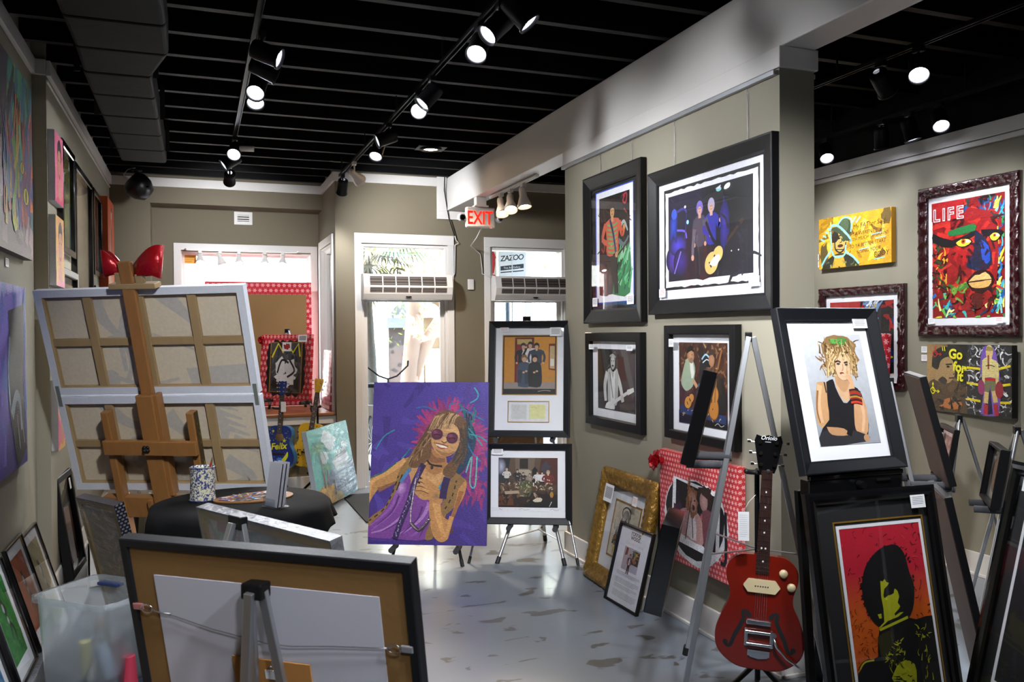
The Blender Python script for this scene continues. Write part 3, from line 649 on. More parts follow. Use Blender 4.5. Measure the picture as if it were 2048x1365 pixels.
# gift-wrapped photo hung low on the partition
def art_gift(a):
    rg = a.rng; hole = []
    for i in range(34):
        t = 2*pi*i/34; q = 1+rg.uniform(-.03, .03); hole += [48+41*q*cos(t)*(1-.08*sin(t)), 45+38*q*sin(t)+cos(t*2)*4]
    a.P(hole, 'e2e2e6'); inn = []
    for i in range(34):
        t = 2*pi*i/34; q = 1+rg.uniform(-.02, .02); inn += [47+38*q*cos(t), 46+35*q*sin(t)+cos(t*2)*3]
    a.P(inn, '101014'); a.P([16,20, 78,16, 80,74, 20,78], 'e4e4e8'); a.P([22,28, 74,22, 76,70, 24,76], '140f14')
    a.blob(26,44,10,8,'3a1a30',.3); a.P([26,28, 58,24, 58,44, 50,52, 36,52, 28,46], 'b98c88', 3); a.P([38,28, 50,26, 49,48, 42,50], 'e0d4d6', 2); a.S([45,48, 46,27], 1, '3a2a30')
    a.blob(45,60,8,11,'8a5a3a',.25); a.E(46,59,5,7.5,'c8988a','a87870'); a.E(47,54.5,1.8,2,'3a1416'); a.E(44,61,1,.7,'2a1a18'); a.E(48.5,61,1,.7,'2a1a18'); a.daub(16, (37,52,44,74), ['a06a44','7a4a2e','c08a5c'], 6, 2, 80)
    a.S([56,50, 64,42, 62,28], 4, 'a85a60', 2.5); a.blob(62,66,9,9,'2a1814',.2); a.E(60,63,5,7,'b48a86','94706c'); a.blob(62,72,8,4,'2c1a14',.3); a.P([58,54, 70,56, 72,24, 60,23], '6a3a44', 2)
    a.S([36,24, 44,60], 1, '40302e'); a.S([80,16, 86,20, 86,60], 3, '16141a')
g = canvas('gift_wrapped_picture', 'picture in coral snowflake gift wrap torn open on a singer, bow at corner', 'picture', (2.53, 3.911, .345), W90, .76, .617, .045, art_gift, em=M['coral_wrap'], seed=9)
def bow(parent, c, s=1., seed=2, name='bow'):
    b = MB(); rg = random.Random(seed)
    for i in range(16):
        t = rg.uniform(0, 2*pi); e = rg.uniform(.15, 1.2); d = Vector((cos(t)*cos(e), -sin(e), sin(t)*cos(e)))*.055*s; n = Vector((-sin(t), 0, cos(t)))*.016*s
        c0 = Vector(c); m_ = c0+d*.6+Vector((0, -.012*s, 0))
        vs = [c0+n*.3, c0-n*.3, m_-n, m_+n, c0+d-n*.8, c0+d+n*.8]
        b.add(vs, [(0,1,2,3), (3,2,4,5)])
    o = b.build(name, M['bow'], parent, flip=False); so = o.modifiers.new('s', 'SOLIDIFY'); so.thickness = .0012
    return o
bow(g, (-.36, -.01, .545), 1.25)
# gold framed drawing and framed info sheet leaning on the partition
def art_beard(a):
    a.bg('cfc5b2'); a.daub(60, (10,40,90,96), ['c8bda6','d6cdbc','bfb49c'], 16, 5)
    a.blob(48,36,32,34,'3a3630',.35); a.daub(70, (12,2,90,48), ['b08a34','c8a24a','2a2824','4a4640','8a8274','d8c890','7a6a3a'], 16, 4, 80)
    a.P([40,2, 56,2, 54,46, 44,46], '9a8670', 2); a.E(50,70,15,20,'a8a094','7e776c'); a.blob(50,57,14,14,'2a2622',.2); a.blob(50,63,10,5,'38332e',.2)
    a.S([36,76, 34,88, 48,95, 64,89, 66,76], 3, '2c2824'); a.S([36,72, 46,73], 5, '4a443c'); a.S([52,73, 64,72], 5, '4a443c'); a.E(42,72,4,3,'bcb4a6'); a.E(58,72,4,3,'bcb4a6'); a.E(42,72,1,1,'1a1816'); a.E(58,72,1,1,'1a1816')
    a.S([50,72, 48,64, 52,63], 1.4, '4a443c'); a.S([44,58, 50,57, 56,59], 1.6, '8a7a70')
og = lambda s_: (lambda ln, j, side: (-.006*abs(sin(ln*s_))*(1 if j in (2, 3, 4) else 0) - .004*sin(ln*s_*2.7+j*1.9)*(1 if 1 < j < 7 else 0)))
framed('framed_drawing', 'ink drawing of a bearded man in a wide ornate gold frame on the floor', 'picture', (2.40, 4.746, .008), -92, .754, .756, .115, .06, art_beard, tilt=12.3, fm='gold', prof='ornate', mw=(.11, .08, .09, .10), fillet=(.012, .012, 'gilt'),
       seg=70, amp=og(38), tag_cards=((-.21, .53, .13, .115), (.16, .57, .06, .06, 'c06a50')), seed=11)
def art_info(a):
    a.bg('e0e0e8'); a.T('ronnie', 50, 90, 14, '17171a', align='CENTER', space=.85); a.T('wood', 50, 84.4, 14, '17171a', align='CENTER', space=.85); a.T('COLLECTION', 50, 77.2, 6, 'b4b4bc', align='CENTER', space=1.7)
    a.grad(lambda u, v: mixh('9a94a0', 'b6b2bc', u/100), 3, 3, 24, 44, 74, 74); a.P([52,54, 73,54, 73,72, 52,72], '3a3420'); a.daub(26, (54,56,66,70), ['8a7a3a','b06a3a','6a7a3a','c8a060','3a4a2a'], 9, 3); a.P([28,62, 36,64, 36,73, 30,73], '7a3a34')
    a.man(46, 40, 26, 'c09078', '2a1c18', '4a2038', '241420', '', 1); a.P([45,52, 47.5,52, 48,60, 45,60], 'e6e2e2')
    for k, n in enumerate((3, 4, 3, 5)): a.lines(14, 40-k*8.4, 88, n, 1.7, .55, '8c8c96')
framed('framed_info_sheet', 'slim black framed white text sheet reading ronnie wood, leaning before gold frame', 'picture', (2.342, 4.458, 0), -88, .383, .484, .017, .022, art_info, tilt=15, mw=0, seed=12)

# ------------------------------------------------------------------ pictures on the right-hand wall
def art_father(a):
    a.grad(lambda u, v: mixh('d8a41c', 'b8861a', ((u*3+v*7) % 50)/50), 12, 8); a.daub(60, (0,0,100,100), ['e2b82e','c8981c','a87a18','e8c650','7a5a18'], 18, 6); a.blob(8,24,6,14,'5a4a22',.3); a.blob(94,90,6,10,'6a5424',.3)
    a.P([4,0, 14,18, 24,26, 36,27, 50,16, 58,0], '26281c', 2); a.P([20,0, 24,24, 36,24, 40,0], 'cfa030'); a.daub(16, (6,0,54,16), ['5a6a3a','8a8244','1a1a16','b09a44'], 8, 2)
    a.P([24,34, 22,58, 26,70, 38,72, 42,52, 40,40, 34,30], 'c8a458', 3); a.P([20,50, 20,66, 26,74, 30,60, 26,50], '2a2018', 2); a.S([24,52, 25,36, 32,29, 38,36, 40,48], 1.6, '1a1612'); a.S([27,60, 33,62], 1.4, '1a1612'); a.S([35,59, 39,57], 1.4, '1a1612')
    a.E(30,57,2,1.2,'1a1612'); a.E(37,54,2.6,2.6,'3a4a2a'); a.S([33,58, 34,50, 31,48], 1, '1a1612'); a.E(32,42,4,1.7,'4a1f16'); a.S([24,36, 36,34], 1, '2a2018')
    a.P([18,76, 26,80, 40,62, 46,52, 40,50, 30,66], '3c4a34', 2); a.P([26,80, 36,93, 46,88, 47,62, 38,68], '34442f', 2); a.E(38,82,6,8,'4c5c40')
    a.S([17,74, 20,84, 30,80, 42,62, 47,50, 46,44], 2.4, '86cfe0'); a.S([28,82, 36,95, 47,90, 47,66], 1.8, '86cfe0'); a.S([18,72, 18,56, 19,38, 10,20, 4,6], 2.2, '86cfe0'); a.S([40,42, 40,30, 50,18, 58,4], 2.2, '86cfe0'); a.S([20,34, 24,22, 36,22, 40,30], 2, '86cfe0')
    for k in range(4): a.S([3+k*3.4,60+k*6.5, 9+k*2.4,55+k*7.4], 1.8, '86cfe0')
    a.S([50,84, 54,94], 1.6, '86cfe0'); a.S([54,82, 60,92], 1.6, '86cfe0')
    for i, (t, u, v, s_, r_) in enumerate((('My FATher Said-', 50, 70, 6.6, 3), ("YA WERENT born", 49, 57, 5.4, 2), ('WITH MUCH OF BRAINS', 43, 46, 4.9, 4), ('SO YA BETTER START', 45, 34, 5, 3), ('USING YOUR', 56, 23, 5.2, 3), ('BODY', 78, 13, 7, 3))): a.T(t, u, v, s_, '4a1416', r_, shear=.15)
    for p in ([74,55, 88,57], [80,47, 93,49], [58,30, 72,32], [78,9, 92,11]): a.S(p, 1, '86cfe0', sm=0)
canvas('painting', 'yellow painting of a man in a hat beside handwritten words about brains and body', 'painting', (4.825, 5.2215, 2.147), W90, .773, .411, .045, art_father, seed=21, em=mat('yellow_canvas_edge', 'a8781a', .6))
def art_life(a):
    a.bg('8a1418'); P = ['a81a1c','c22a24','7a1014','4a0c12','d84034','1c1216']
    a.daub(130, (0,30,80,88), P, 22, 10); a.daub(60, (48,72,100,100), ['c23028','1a2a6a','1c1416','2a3a34','a81a1c','8a1418','7a1014','2a4a80'], 18, 7); a.daub(8, (60,80,92,100), ['d8c030','3a8a4a','4a8ab0'], 10, 3)
    a.daub(70, (0,0,100,22), ['2a9a4a','1f6ab0','d8d23a','6ac04a','1a3a5a','e8e49a','12202a','38b4b0'], 13, 4); a.daub(60, (84,0,100,90), ['d8d23a','38a8c0','e8e46a','2a8a4a','1a5aa8','8ad0d8'], 12, 4, 80); a.daub(40, (0,24,24,62), ['15100f','2a1410','5a1812','d8a02a','2a4a24'], 9, 3.5)
    a.P([52,92, 84,84, 92,62, 90,30, 78,12, 52,6, 30,10, 22,34, 26,60, 36,80], '8f161a', 3); a.daub(120, (30,14,86,84), ['a81a1c','b8241c','7a1014','8a1418','3a0f10','c43026'], 18, 7)
    a.daub(24, (22,14,50,30), ['3c7a2a','1d140f','5a1010','6a9a3a'], 11, 4); a.daub(26, (60,8,88,28), ['1c1210','3a1410','5a1414'], 11, 4)
    a.P([0,84, 46,84, 46,100, 0,100], 'a81a1e')
    a.P([2,74, 30,66, 62,72, 62,68, 30,60, 2,66], '121016', 2); a.P([24,74, 60,78, 62,72, 44,70, 26,70], '1f6a34', 2); a.P([70,72, 96,70, 98,66, 74,66], '121016', 2)
    a.P([62,72, 74,66, 82,56, 84,44, 74,38, 58,40, 50,44, 60,54], '14203a', 3); a.P([70,64, 80,58, 82,46, 74,44, 70,54], '2046a8', 2); a.daub(20, (56,40,80,62), ['10162a','1a2a5a','2a1a2a'], 10, 4)
    for cx, cy, r in ((46,63,13), (88,65,8)):
        a.P([cx-r,cy+1, cx-r*.3,cy+4, cx+r*.5,cy+3.4, cx+r,cy, cx+r*.3,cy-4, cx-r*.5,cy-3.2], '17110f', 2); a.P([cx-r*.8,cy+.6, cx-r*.2,cy+3, cx+r*.5,cy+2.4, cx+r*.85,cy, cx+r*.2,cy-3.2, cx-r*.5,cy-2.4], 'e2d23a', 2); a.P([cx-r*.2,cy+2.6, cx+r*.5,cy+2, cx+r*.8,cy, cx+r*.2,cy], 'e8e6d0', 2); a.E(cx,cy+1,r*.24,r*.24,'b0541c'); a.E(cx,cy+1,r*.1,r*.1,'17110f')
    a.P([50,30, 60,37, 70,39, 82,37, 88,30, 82,24, 70,22, 58,22], '2a1010', 2); a.P([53,30, 62,35, 68,35, 76,37, 84,31, 70,30], 'd8b470', 2); a.P([53,29, 70,29.4, 84,30.4, 80,25, 68,24, 58,25], 'd2a45c', 2); a.S([53,29.6, 66,30.2, 84,30.6], .9, '3a1a12')
    a.P([58,20, 72,19, 70,8, 60,8], '5a1814', 2); a.daub(10, (56,6,76,18), ['2a120f','8a2a1a','4a1a14'], 8, 3)
    for g_, u in (('L', 2), ('I', 15.5), ('F', 23), ('E', 36)):
        a.T(g_, u, 84, 21, 'e6e6ea', off=.8); a.T(g_, u, 84, 21, 'a81a1e', off=-.25)
og2 = lambda ln, j, side: (-.005*sin(ln*60+j)-.004*sin(ln*97+j*2.1))*(1 if 1 < j < 7 else 0)
framed('framed_painting', 'burgundy ornate framed red and blue painted face headed LIFE in white letters', 'painting', (4.825, 4.2075, 1.598), W90, .79, 1.046, .075, .045, art_life, fm='burg', prof='ornate', mw=(.038, .045, .045, .055), mm='mat', seg=80, amp=og2,
       tag_cards=((-.27, .085, .055, .04), (.26, .085, .06, .04, 'c07078')), paint=True, seed=22)
def art_mixed(a):
    a.bg('16161c'); a.daub(120, (0,0,100,100), ['a01a1c','14141a','d8b02a','1a2a5a','8a1416','0f1014','c8a838'], 14, 6); a.daub(24, (55,70,78,100), ['b8c4d4','6a86b0','e2e6ee','3a4a6a'], 12, 4, 60); a.P([0,82, 50,84, 50,100, 0,100], 'a3191c'); a.blob(62,52,8,6,'2a8a4a',.3); a.E(60,50,6,5,'cfc08a'); a.E(60,50,3,3,'16161c')
    a.daub(30, (40,10,80,44), ['a01a1c','7a1014','c8302a','c8b06a'], 12, 4)
framed('framed_painting', 'burgundy ornate framed abstract partly hidden behind the blonde woman portrait', 'painting', (4.825, 5.18, 1.20), W90, .90, .785, .07, .045, art_mixed, fm='burg', prof='ornate', mw=(.05, .05, .05, .05), seg=80, amp=og2, paint=True, seed=23,
       tag_cards=((.36, .05, .06, .04),))
def art_boxer(a):
    a.bg('15130f'); a.P([0,0, 50,0, 50,100, 0,100], '7a5c34'); a.grad(lambda u, v: mixh('a88450', '2a2016', (u/50+abs(v-60)/120)/1.3), 6, 6, 0, 0, 49, 100)
    a.P([0,0, 0,36, 10,48, 26,50, 38,44, 48,40, 50,0], '4a3822', 2); a.P([26,100, 50,100, 50,40, 40,46, 32,60], '120f0c', 2); a.P([10,46, 12,62, 18,78, 30,80, 36,64, 34,52, 26,42], '9a7c50', 3); a.P([6,66, 8,86, 18,96, 30,94, 38,82, 34,76, 28,82, 18,76, 14,62], '17120e', 3)
    a.S([24,70, 32,71], 1.4, '17120e'); a.E(27,67,2,1.1,'17120e'); a.S([34,68, 36,58, 33,56], 1, '3a2c1c'); a.S([28,50, 35,51], 1.4, '3a2418'); a.P([14,46, 20,52, 26,46, 22,40], '2e2216', 2)
    a.P([26,36, 34,44, 42,40, 46,34, 38,30, 28,30], '5a4226', 2); a.P([12,8, 26,20, 40,20, 44,10, 34,4], 'a8642a', 3); a.daub(20, (4,4,48,34), ['241a10','3a2a18','1a140e'], 10, 4)
    a.P([50,0, 100,0, 100,100, 50,100], '1c1c1e'); a.daub(170, (51,2,98,98), ['8a8a8c','c4c4c6','4a4a4c','6a6a6c','2a2a2c','e0e0e0'], 7, 1.8)
    for v0, v1 in ((67,66), (45,43), (22,20)): a.S([50,v0, 66,v1], 2.2, 'd8c41c', sm=0); a.S([84,v1, 99,v1+6-(67-v0)*.1], 2.2, 'd8c41c', sm=0)
    a.P([66,2, 70,40, 66,60, 66,80, 70,98, 80,98, 84,86, 86,70, 88,50, 86,2], '6a4aa0', 2); a.P([70,4, 76,50, 80,4, 74,2], '17123a'); a.P([68,78, 74,84, 80,80, 86,74, 86,46, 82,46, 82,54, 72,54, 72,46, 68,46], 'c8b878', 2)
    a.E(76,90,4,7,'c8ac6c'); a.P([72,92, 74,98, 80,96, 80,92], '8a7a3a', 2); a.S([75,86, 75,66], 1.8, '8a3a22'); a.P([71,50, 83,50, 83,54, 71,54], 'b01a1c'); a.P([70,34, 71,50, 83,50, 84,36, 78,34, 77,42, 76,34], '6a6a48', 1); a.S([73,34, 72,18], 5, 'c8a868'); a.S([81,36, 83,20], 5, 'c8a868')
    a.S([72,16, 72,2], 4.5, 'a8141a'); a.S([83,18, 84,2], 4.5, 'a8141a'); a.E(67,40,4,7,'8a2a5a'); a.E(87,38,4.5,8,'8a1a2a'); a.S([72,70, 76,72, 82,70], .8, '1a140f')
    a.S([20,97, 21,90], 1, 'd8d01c', sm=0); a.S([22.5,97, 23.5,90], 1, 'd8d01c', sm=0)
    a.T('Go', 28, 80, 13, 'd8d01c', -3, off=.5); a.T('for', 33, 62, 13, 'd8d01c', -8, off=.5); a.T('it', 38, 48, 13, 'd8d01c', -6, off=.5); a.S([47,68, 48,62], 1, 'd8d01c', sm=0); a.S([49,68, 49.6,62], 1, 'd8d01c', sm=0)
    for cx, cy, c in ((11,86,'b01a1c'), (8,30,'d8d01c')):
        a.S([cx+3,cy, cx,cy+5, cx-3,cy, cx,cy-5, cx+3,cy], 1, c); a.S([cx,cy, cx,cy+11], 1, c, sm=0); a.S([cx,cy, cx+7,cy-1], 1, c, sm=0); a.P([cx-1.5,cy+9, cx,cy+13, cx+1.5,cy+9], c); a.P([cx+6,cy+2, cx+9,cy-1, cx+6,cy-4], c)
canvas('painting', 'two part boxer painting with yellow Go for it lettering and yellow ring ropes', 'painting', (4.815, 4.176, 1.08), -94, .70, .462, .045, art_boxer, tilt=0, edge='frame', seed=24)
r = empty('price_cards', 'pair of small white cards on the wall left of the boxer painting', 'card', None, (4.866, 4.575, 1.48), W90); cards(r, ((0, 0, .05, .045), (0, -.06, .05, .045, 'c07078')))
r = empty('price_cards', 'pair of small white cards on the wall left of the yellow painting', 'card', None, (4.866, 5.64, 2.23), W90); cards(r, ((0, 0, .05, .05), (0, -.06, .05, .05)))

r = empty('gift_wrapped_picture', 'tall red gift wrapped picture leaning on right wall below burgundy frame', 'picture', None, (4.69, 5.10, .0), W90, 3.0)
MB().box((-.28, 0, 0), (.27, .045, 1.62)).build('gift_wrap', M['red_wrap'], r, .006)

# ------------------------------------------------------------------ pictures on easels in the middle of the room
J = lambda *q: [((c/3.792-62)/2.33 if i % 2 == 0 else (291-c/3.792)/3.26) for i, c in enumerate(q)]
def art_singer(a):
    a.grad(lambda u, v: mixh('3f2a78', '4b3a94', v/100), 6, 6); a.daub(90, (0,0,100,100), ['46358a','3f2c7c','503f9a','4a3288'], 22, 8)
    rg = a.rng
    for i in range(150):
        t = rg.uniform(-.5, 3.5); c0 = (815, 330); r0 = 120; r1 = rg.uniform(210, 330)*(1 if t < 2.6 else .9)
        x0, y0, x1, y1 = c0[0]+cos(t)*r0, c0[1]-sin(t)*r0*1.1, c0[0]+cos(t)*r1*.98, c0[1]-sin(t)*r1*1.1
        a.S(J(x0, y0, x1, y1), 6, rg.choice(['8e2c66','a03470','7c2a6a','b03c72','8a2f74']), 1.2, sm=0)
    for i in range(60):
        x = rg.uniform(930, 1100); y = rg.uniform(300, 760); a.S(J(x, y, x+rg.uniform(-30, 30), y+rg.uniform(40, 110)), 4, rg.choice(['8e2c66','a03470','7c2a6a']), 1, sm=0)
    a.P(J(960,180, 1010,220, 1030,320, 1000,440, 930,560, 880,560, 900,350), '1b3a56', 3); a.daub(26, (79,60,87,80), ['1f5a68','16304a','2a6a70','20264a'], 10, 3, 100)
    for p in ([860,110, 930,80, 1000,120, 1090,165], [950,200, 1020,280, 1080,360], [960,330, 1010,420, 1070,470], [820,90, 830,40, 870,30], [980,270, 1060,290, 1115,330], [960,560, 1000,440, 990,640, 1030,660, 1040,440], [570,70, 640,60, 720,90, 680,75], [500,430, 540,380, 470,460], [270,390, 330,290, 410,240], [980,30, 1030,0, 1040,-40, 1010,-90]): a.S(J(*p), 1.1, rg.choice(['2a8a94','3aa0a0','2a6aa0','58b0a8']))
    a.P(J(530,445, 430,490, 330,565, 226,608, 210,700, 216,830, 236,800, 300,690, 430,640, 500,560), 'b58450', 2); a.S(J(500,470, 380,560, 250,640, 232,790), 5, 'cf9c62', 2); a.S(J(300,700, 430,640), 4, '8a5c46', 2); a.S(J(226,610, 330,568, 430,490), 1, '2a6a58')
    a.P(J(540,500, 600,480, 800,480, 850,560, 800,700, 700,800, 560,760, 500,640), 'bd8c5a', 3); a.P(J(600,560, 700,600, 780,560, 740,680, 640,700), 'cc9b66', 3)
    a.P(J(690,380, 680,470, 650,530, 720,580, 790,540, 810,450), 'a87446', 3); a.S(J(676,430, 720,470, 800,470), 7, '86593a', 3)
    a.P(J(430,690, 480,620, 530,570, 560,690, 640,770, 720,740, 780,680, 800,720, 760,900, 680,1060, 440,1062, 205,1045, 215,960, 340,870), '7a4290', 3)
    for p in ([440,700, 420,800, 330,900, 240,970], [500,640, 470,760, 400,880, 260,1000], [560,780, 500,880, 380,980, 260,1020], [690,790, 640,900, 520,1000, 420,1040], [720,820, 660,960, 560,1040]): a.S(J(*p), 3.6, rg.choice(['9a64b0','a878ba','8e58a6']), 1)
    for p in ([460,740, 410,860, 300,960], [540,800, 480,920, 340,1010], [640,820, 600,920, 480,1030], [700,760, 690,900, 620,1050]): a.S(J(*p), 2, '55286e', .6)
    a.E(*J(470,680), 5, 6, 'c09ac8', '8a52a0')
    a.P(J(535,445, 460,540, 420,680, 350,830, 214,915, 212,975, 330,880, 410,760, 470,640, 560,520), '8d6c3e', 2); a.P(J(880,560, 965,620, 960,690, 860,840, 790,900, 740,1000, 716,1062, 664,1060, 690,960, 760,860, 810,730, 840,620), '8a683c', 2)
    for p in ([450,590, 410,720, 350,840, 240,930], [480,580, 440,700], [890,620, 860,740, 800,850]):
        q = smooth_path([(p[i], p[i+1]) for i in range(0, len(p), 2)], 5)
        for (x0, y0), (x1, y1) in list(zip(q, q[1:]))[::2]: a.S(J(x0, y0, x1, y1), 1.1, '2e2015', sm=0)
    a.daub(16, (62,1,72,16), ['6a4c2a','a07c48','5a3e22'], 8, 2, 75)
    a.S(J(540,535, 500,590, 470,640), 3, '4a7aac'); a.S(J(850,490, 820,590, 765,690), 4, '3f86b8', 3)
    a.P(J(905,690, 960,620, 955,720, 890,860, 850,1000, 830,1062, 780,1080, 730,1040, 700,940, 690,780, 760,760, 790,880, 850,900), 'bb8450', 3); a.S(J(745,790, 760,900, 800,1020), 7, 'd0995e', 3); a.S(J(930,700, 880,860, 840,960), 4, '9a6238', 2); a.S(J(860,890, 830,1000, 790,1060), 4, 'c9925a', 2)
    a.P(J(580,655, 640,610, 700,630, 760,690, 790,760, 770,800, 700,780, 640,740, 590,720, 575,690), 'b98450', 3)
    for p in ([575,600, 620,590, 650,620], [580,630, 620,622, 660,650], [580,660, 620,655, 670,680], [585,690, 630,690, 680,710]): a.S(J(*p), 3.6, 'c89560', 3); a.S(J(*[c+(12 if i % 2 else 0) for i, c in enumerate(p)]), .8, '70452c')
    a.E(*J(740,740), 3.4, 3, '8a6a58', 'b08050'); a.S(J(610,600, 625,612), 1.4, '2a1c1a'); a.S(J(600,636, 616,645), 1.4, '2a1c1a')
    a.P(J(745,100, 690,170, 655,250, 610,340, 580,430, 530,510, 575,530, 640,500, 690,440, 700,330, 730,240, 800,190, 860,200, 905,250, 915,340, 890,420, 800,520, 790,580, 860,600, 900,520, 950,400, 965,290, 960,190, 900,120, 820,86), '6b4c32', 3)
    for i in range(70):
        s_ = rg.random(); x = 740-s_*120+rg.uniform(-30, 30); y = 130+s_*250
        a.S(J(x, y, x-40-30*s_, y+80, x-60-rg.uniform(0, 50), y+150), 2, rg.choice(['8a6846','5a3e28','a58258','4a3220','7a5a3c']), .6)
    for i in range(44):
        x = rg.uniform(880, 960); y = rg.uniform(150, 330); a.S(J(x, y, x+10, y+90, x-rg.uniform(10, 70), y+190), 2, rg.choice(['7a5a3c','4a3220','5a3e28','3a3a38']), .6)
    a.P(J(715,235, 760,190, 830,185, 885,215, 905,265, 905,335, 880,400, 825,440, 770,436, 715,390, 692,320), 'c08f5e', 3); a.P(J(790,190, 860,195, 900,245, 900,300, 840,260, 790,240), 'd3a36e', 2); a.P(J(720,380, 770,432, 825,438, 875,400, 830,415, 770,405), '9c6c44', 2); a.E(*J(740,350), 4, 4, 'cd9864','c08f5e')
    a.P(J(700,230, 750,140, 830,95, 900,130, 930,200, 905,230, 880,180, 830,180, 770,200, 735,250, 700,300, 680,280), '6b4c32', 2)
    for i in range(34):
        x = rg.uniform(740, 900); a.S(J(x, 105+abs(x-830)*.3, x-30, 150, x-70+rg.uniform(-20, 40), 235), 1.4, rg.choice(['a58258','8a6846','5a3e28','b8956a']), .5)
    for cx, cy in ((735,272), (850,300)):
        a.E(*J(cx,cy), 5.4, 5.0, '8a6c64'); a.E(*J(cx,cy), 5.0, 4.6, '6a2a48','4c1c34'); a.E(*J(cx-12,cy-14), 2.4, 1.8, '8a4462','6a2a48'); a.S(J(cx-26,cy+6, cx,cy+0, cx+28,cy+8), 1, '3a1428')
    a.S(J(780,285, 800,278, 812,288), 1.1, '9a7c70'); a.S(J(692,260, 660,255), 1.2, '9a7c70'); a.S(J(893,305, 910,330), 1.2, '9a7c70')
    a.P(J(785,290, 775,320, 790,336, 810,326, 803,296), 'cf9e6a', 2); a.S(J(770,324, 790,338, 812,328), 1, '7a4c30')
    a.P(J(728,342, 775,352, 818,366, 798,378, 762,374, 738,360), 'e6ddd0', 2); a.S(J(726,340, 775,350, 822,366), 1, '7a3c30'); a.S(J(738,362, 765,378, 800,380), 1.2, '9a5444'); a.S(J(716,330, 722,352), .8, '8a5c3c')
    a.S(J(664,470, 700,505, 780,515), 1.6, '33211c'); a.E(*J(703,526), 1.3, 1.6, '4a2a22')
    a.S(J(640,500, 575,640, 540,780, 480,940, 440,1062), 5, '33214e'); a.S(J(610,520, 590,600, 560,720), 2.4, '54407a'); a.S(J(820,600, 800,680, 790,760), 6, '33214e')
    for i in range(40): t = i/40; a.E(*J(610-170*t+rg.uniform(-8, 8), 560+490*t), .6, .5, rg.choice(['8a7ab0','6a5a98','b0a4c8']))
    for i in range(56):
        t = i/55; x, y = (585-30*min(1, t*2.2), 610+ 330*min(1, t*1.6)) if t < .62 else (555+135*(t-.62)/.38, 940+60*sin(pi*(t-.62)/.38*.8)-60*max(0, (t-.8)/.2))
        a.E(*J(x, y), .75+(.9 if t > .62 else 0), .8+(.6 if t > .62 else 0), '3a2c3a'); a.E(*J(x-1, y-2), .5+(.6 if t > .62 else 0), .5, rg.choice(['c8bcc0','a89aa0','e0d8d8']))
canvas('painting', 'large purple painting of a smiling woman in round tinted glasses and vest', 'painting', (1.491, 5.701, .16), -26, .842, 1.151, .04, art_singer, tilt=10.9, seed=31, em=mat('purple_canvas_edge', '3a2a74', .6))
def art_five(a):
    a.bg('1a1612'); a.P([2,8, 98,8, 98,98, 2,98], 'b87a1e'); a.grad(lambda u, v: mixh('b0741c', 'c8892a', v/100), 6, 6, 2, 20, 98, 97); a.P([2,8, 98,8, 98,20, 2,20], '8c7e78')
    a.P([22,20, 58,20, 58,97, 22,97], '5e1410'); a.P([25,20, 54,20, 54,84, 25,84], '7c1c16'); a.P([26,85, 54,85, 54,94, 26,94], 'b49a5a'); a.P([86,42, 98,40, 98,86, 86,86], '7c2018'); a.P([88,44, 97,43, 97,82, 88,82], 'b8a070'); a.P([89,48, 96,48, 96,60, 89,60], 'd8d4c8'); a.P([80,20, 98,20, 98,30, 80,30], 'b07a28')
    a.man(38,26,60,'c49a7c','2a1a12','16161a','141418','',1.15); a.man(51,28,60,'c49a7c','241812','cfc8c8','1a1a1e','',1.1); a.man(63,26,60,'c49a7c','2a1e16','2c3646','1a1c24','',1.2)
    a.S([36,64,42,74,44,80], 4, '16161a'); a.E(43,80,2,2,'c49a7c')
    for x, y, hc, t, l in ((40,13,'7a5a34','3a4658','2e3440'), (60,13,'241812','1a1c1e','17181a')):
        a.P([x-11,y, x-13,y+24, x-9,y+40, x+9,y+40, x+13,y+24, x+11,y], t, 3); a.S([x-7,y+28, x-9,y+6], 9, l, 7); a.S([x+5,y+26, x+5,y+4], 9, l, 7); a.E(x,y+48,6,6.6,hc); a.E(x,y+46,4.2,5,'c49a7c'); a.P([x-5,y+48, x-4,y+54, x+4,y+54, x+5,y+48, x,y+50], hc); a.E(x+4,y+26,2.4,1.8,'c49a7c'); a.E(x-1,y+24,2.4,1.8,'c49a7c'); a.E(x-1.6,y+47,.6,.5,'2a1c18'); a.E(x+1.6,y+47,.6,.5,'2a1c18')
    a.S([60,4, 75,5.4, 92,5], .6, 'c8c0b0'); a.P([2,2, 98,2, 98,9, 2,9], '15110f'); a.S([66,4.5, 78,6.4, 90,5.4], .6, 'c8c0b0')
def inner_five(r, y, x0, z0, x1, z1):
    W, H = x1-x0, z1-z0
    b = MB(); b.ring(x0+W*.195, z0+H*.08, x0+W*.79, z0+H*.285, [(0, y), (0, y-.004), (.005, y-.004), (.005, y)]); b.build('fillet', M['gilt'], r)
    a = Art(W*.58, H*.19, 3); a.bg('d6d6d8'); a.P([8,14, 46,14, 46,86, 8,86], 'c4c4c2'); a.daub(10, (10,20,36,80), ['a8a8aa','b4b4b4'], 8, 1); a.P([53,14, 92,14, 92,86, 53,86], 'd2cf94'); a.S([58,70, 66,74, 72,66], 1, 'a8a470'); a.build('picture', r, y=y, z=z0+H*.088, x=x0+W*.49)
framed('framed_photograph', 'black framed photo of five seated men over two small notes, on easel', 'picture', (2.262, 5.70, .879), -28.5, .610, .865, .050, .04, art_five, tilt=9.1, prof='slope', fm='frame_grey', mw=(.061, .059, .063, .271), fillet=(.006, .005, 'gilt'), inner=inner_five,
       tag_cards=((-.19, .784, .066, .033, 'c88088'), (.195, .75, .085, .066)), seed=32)
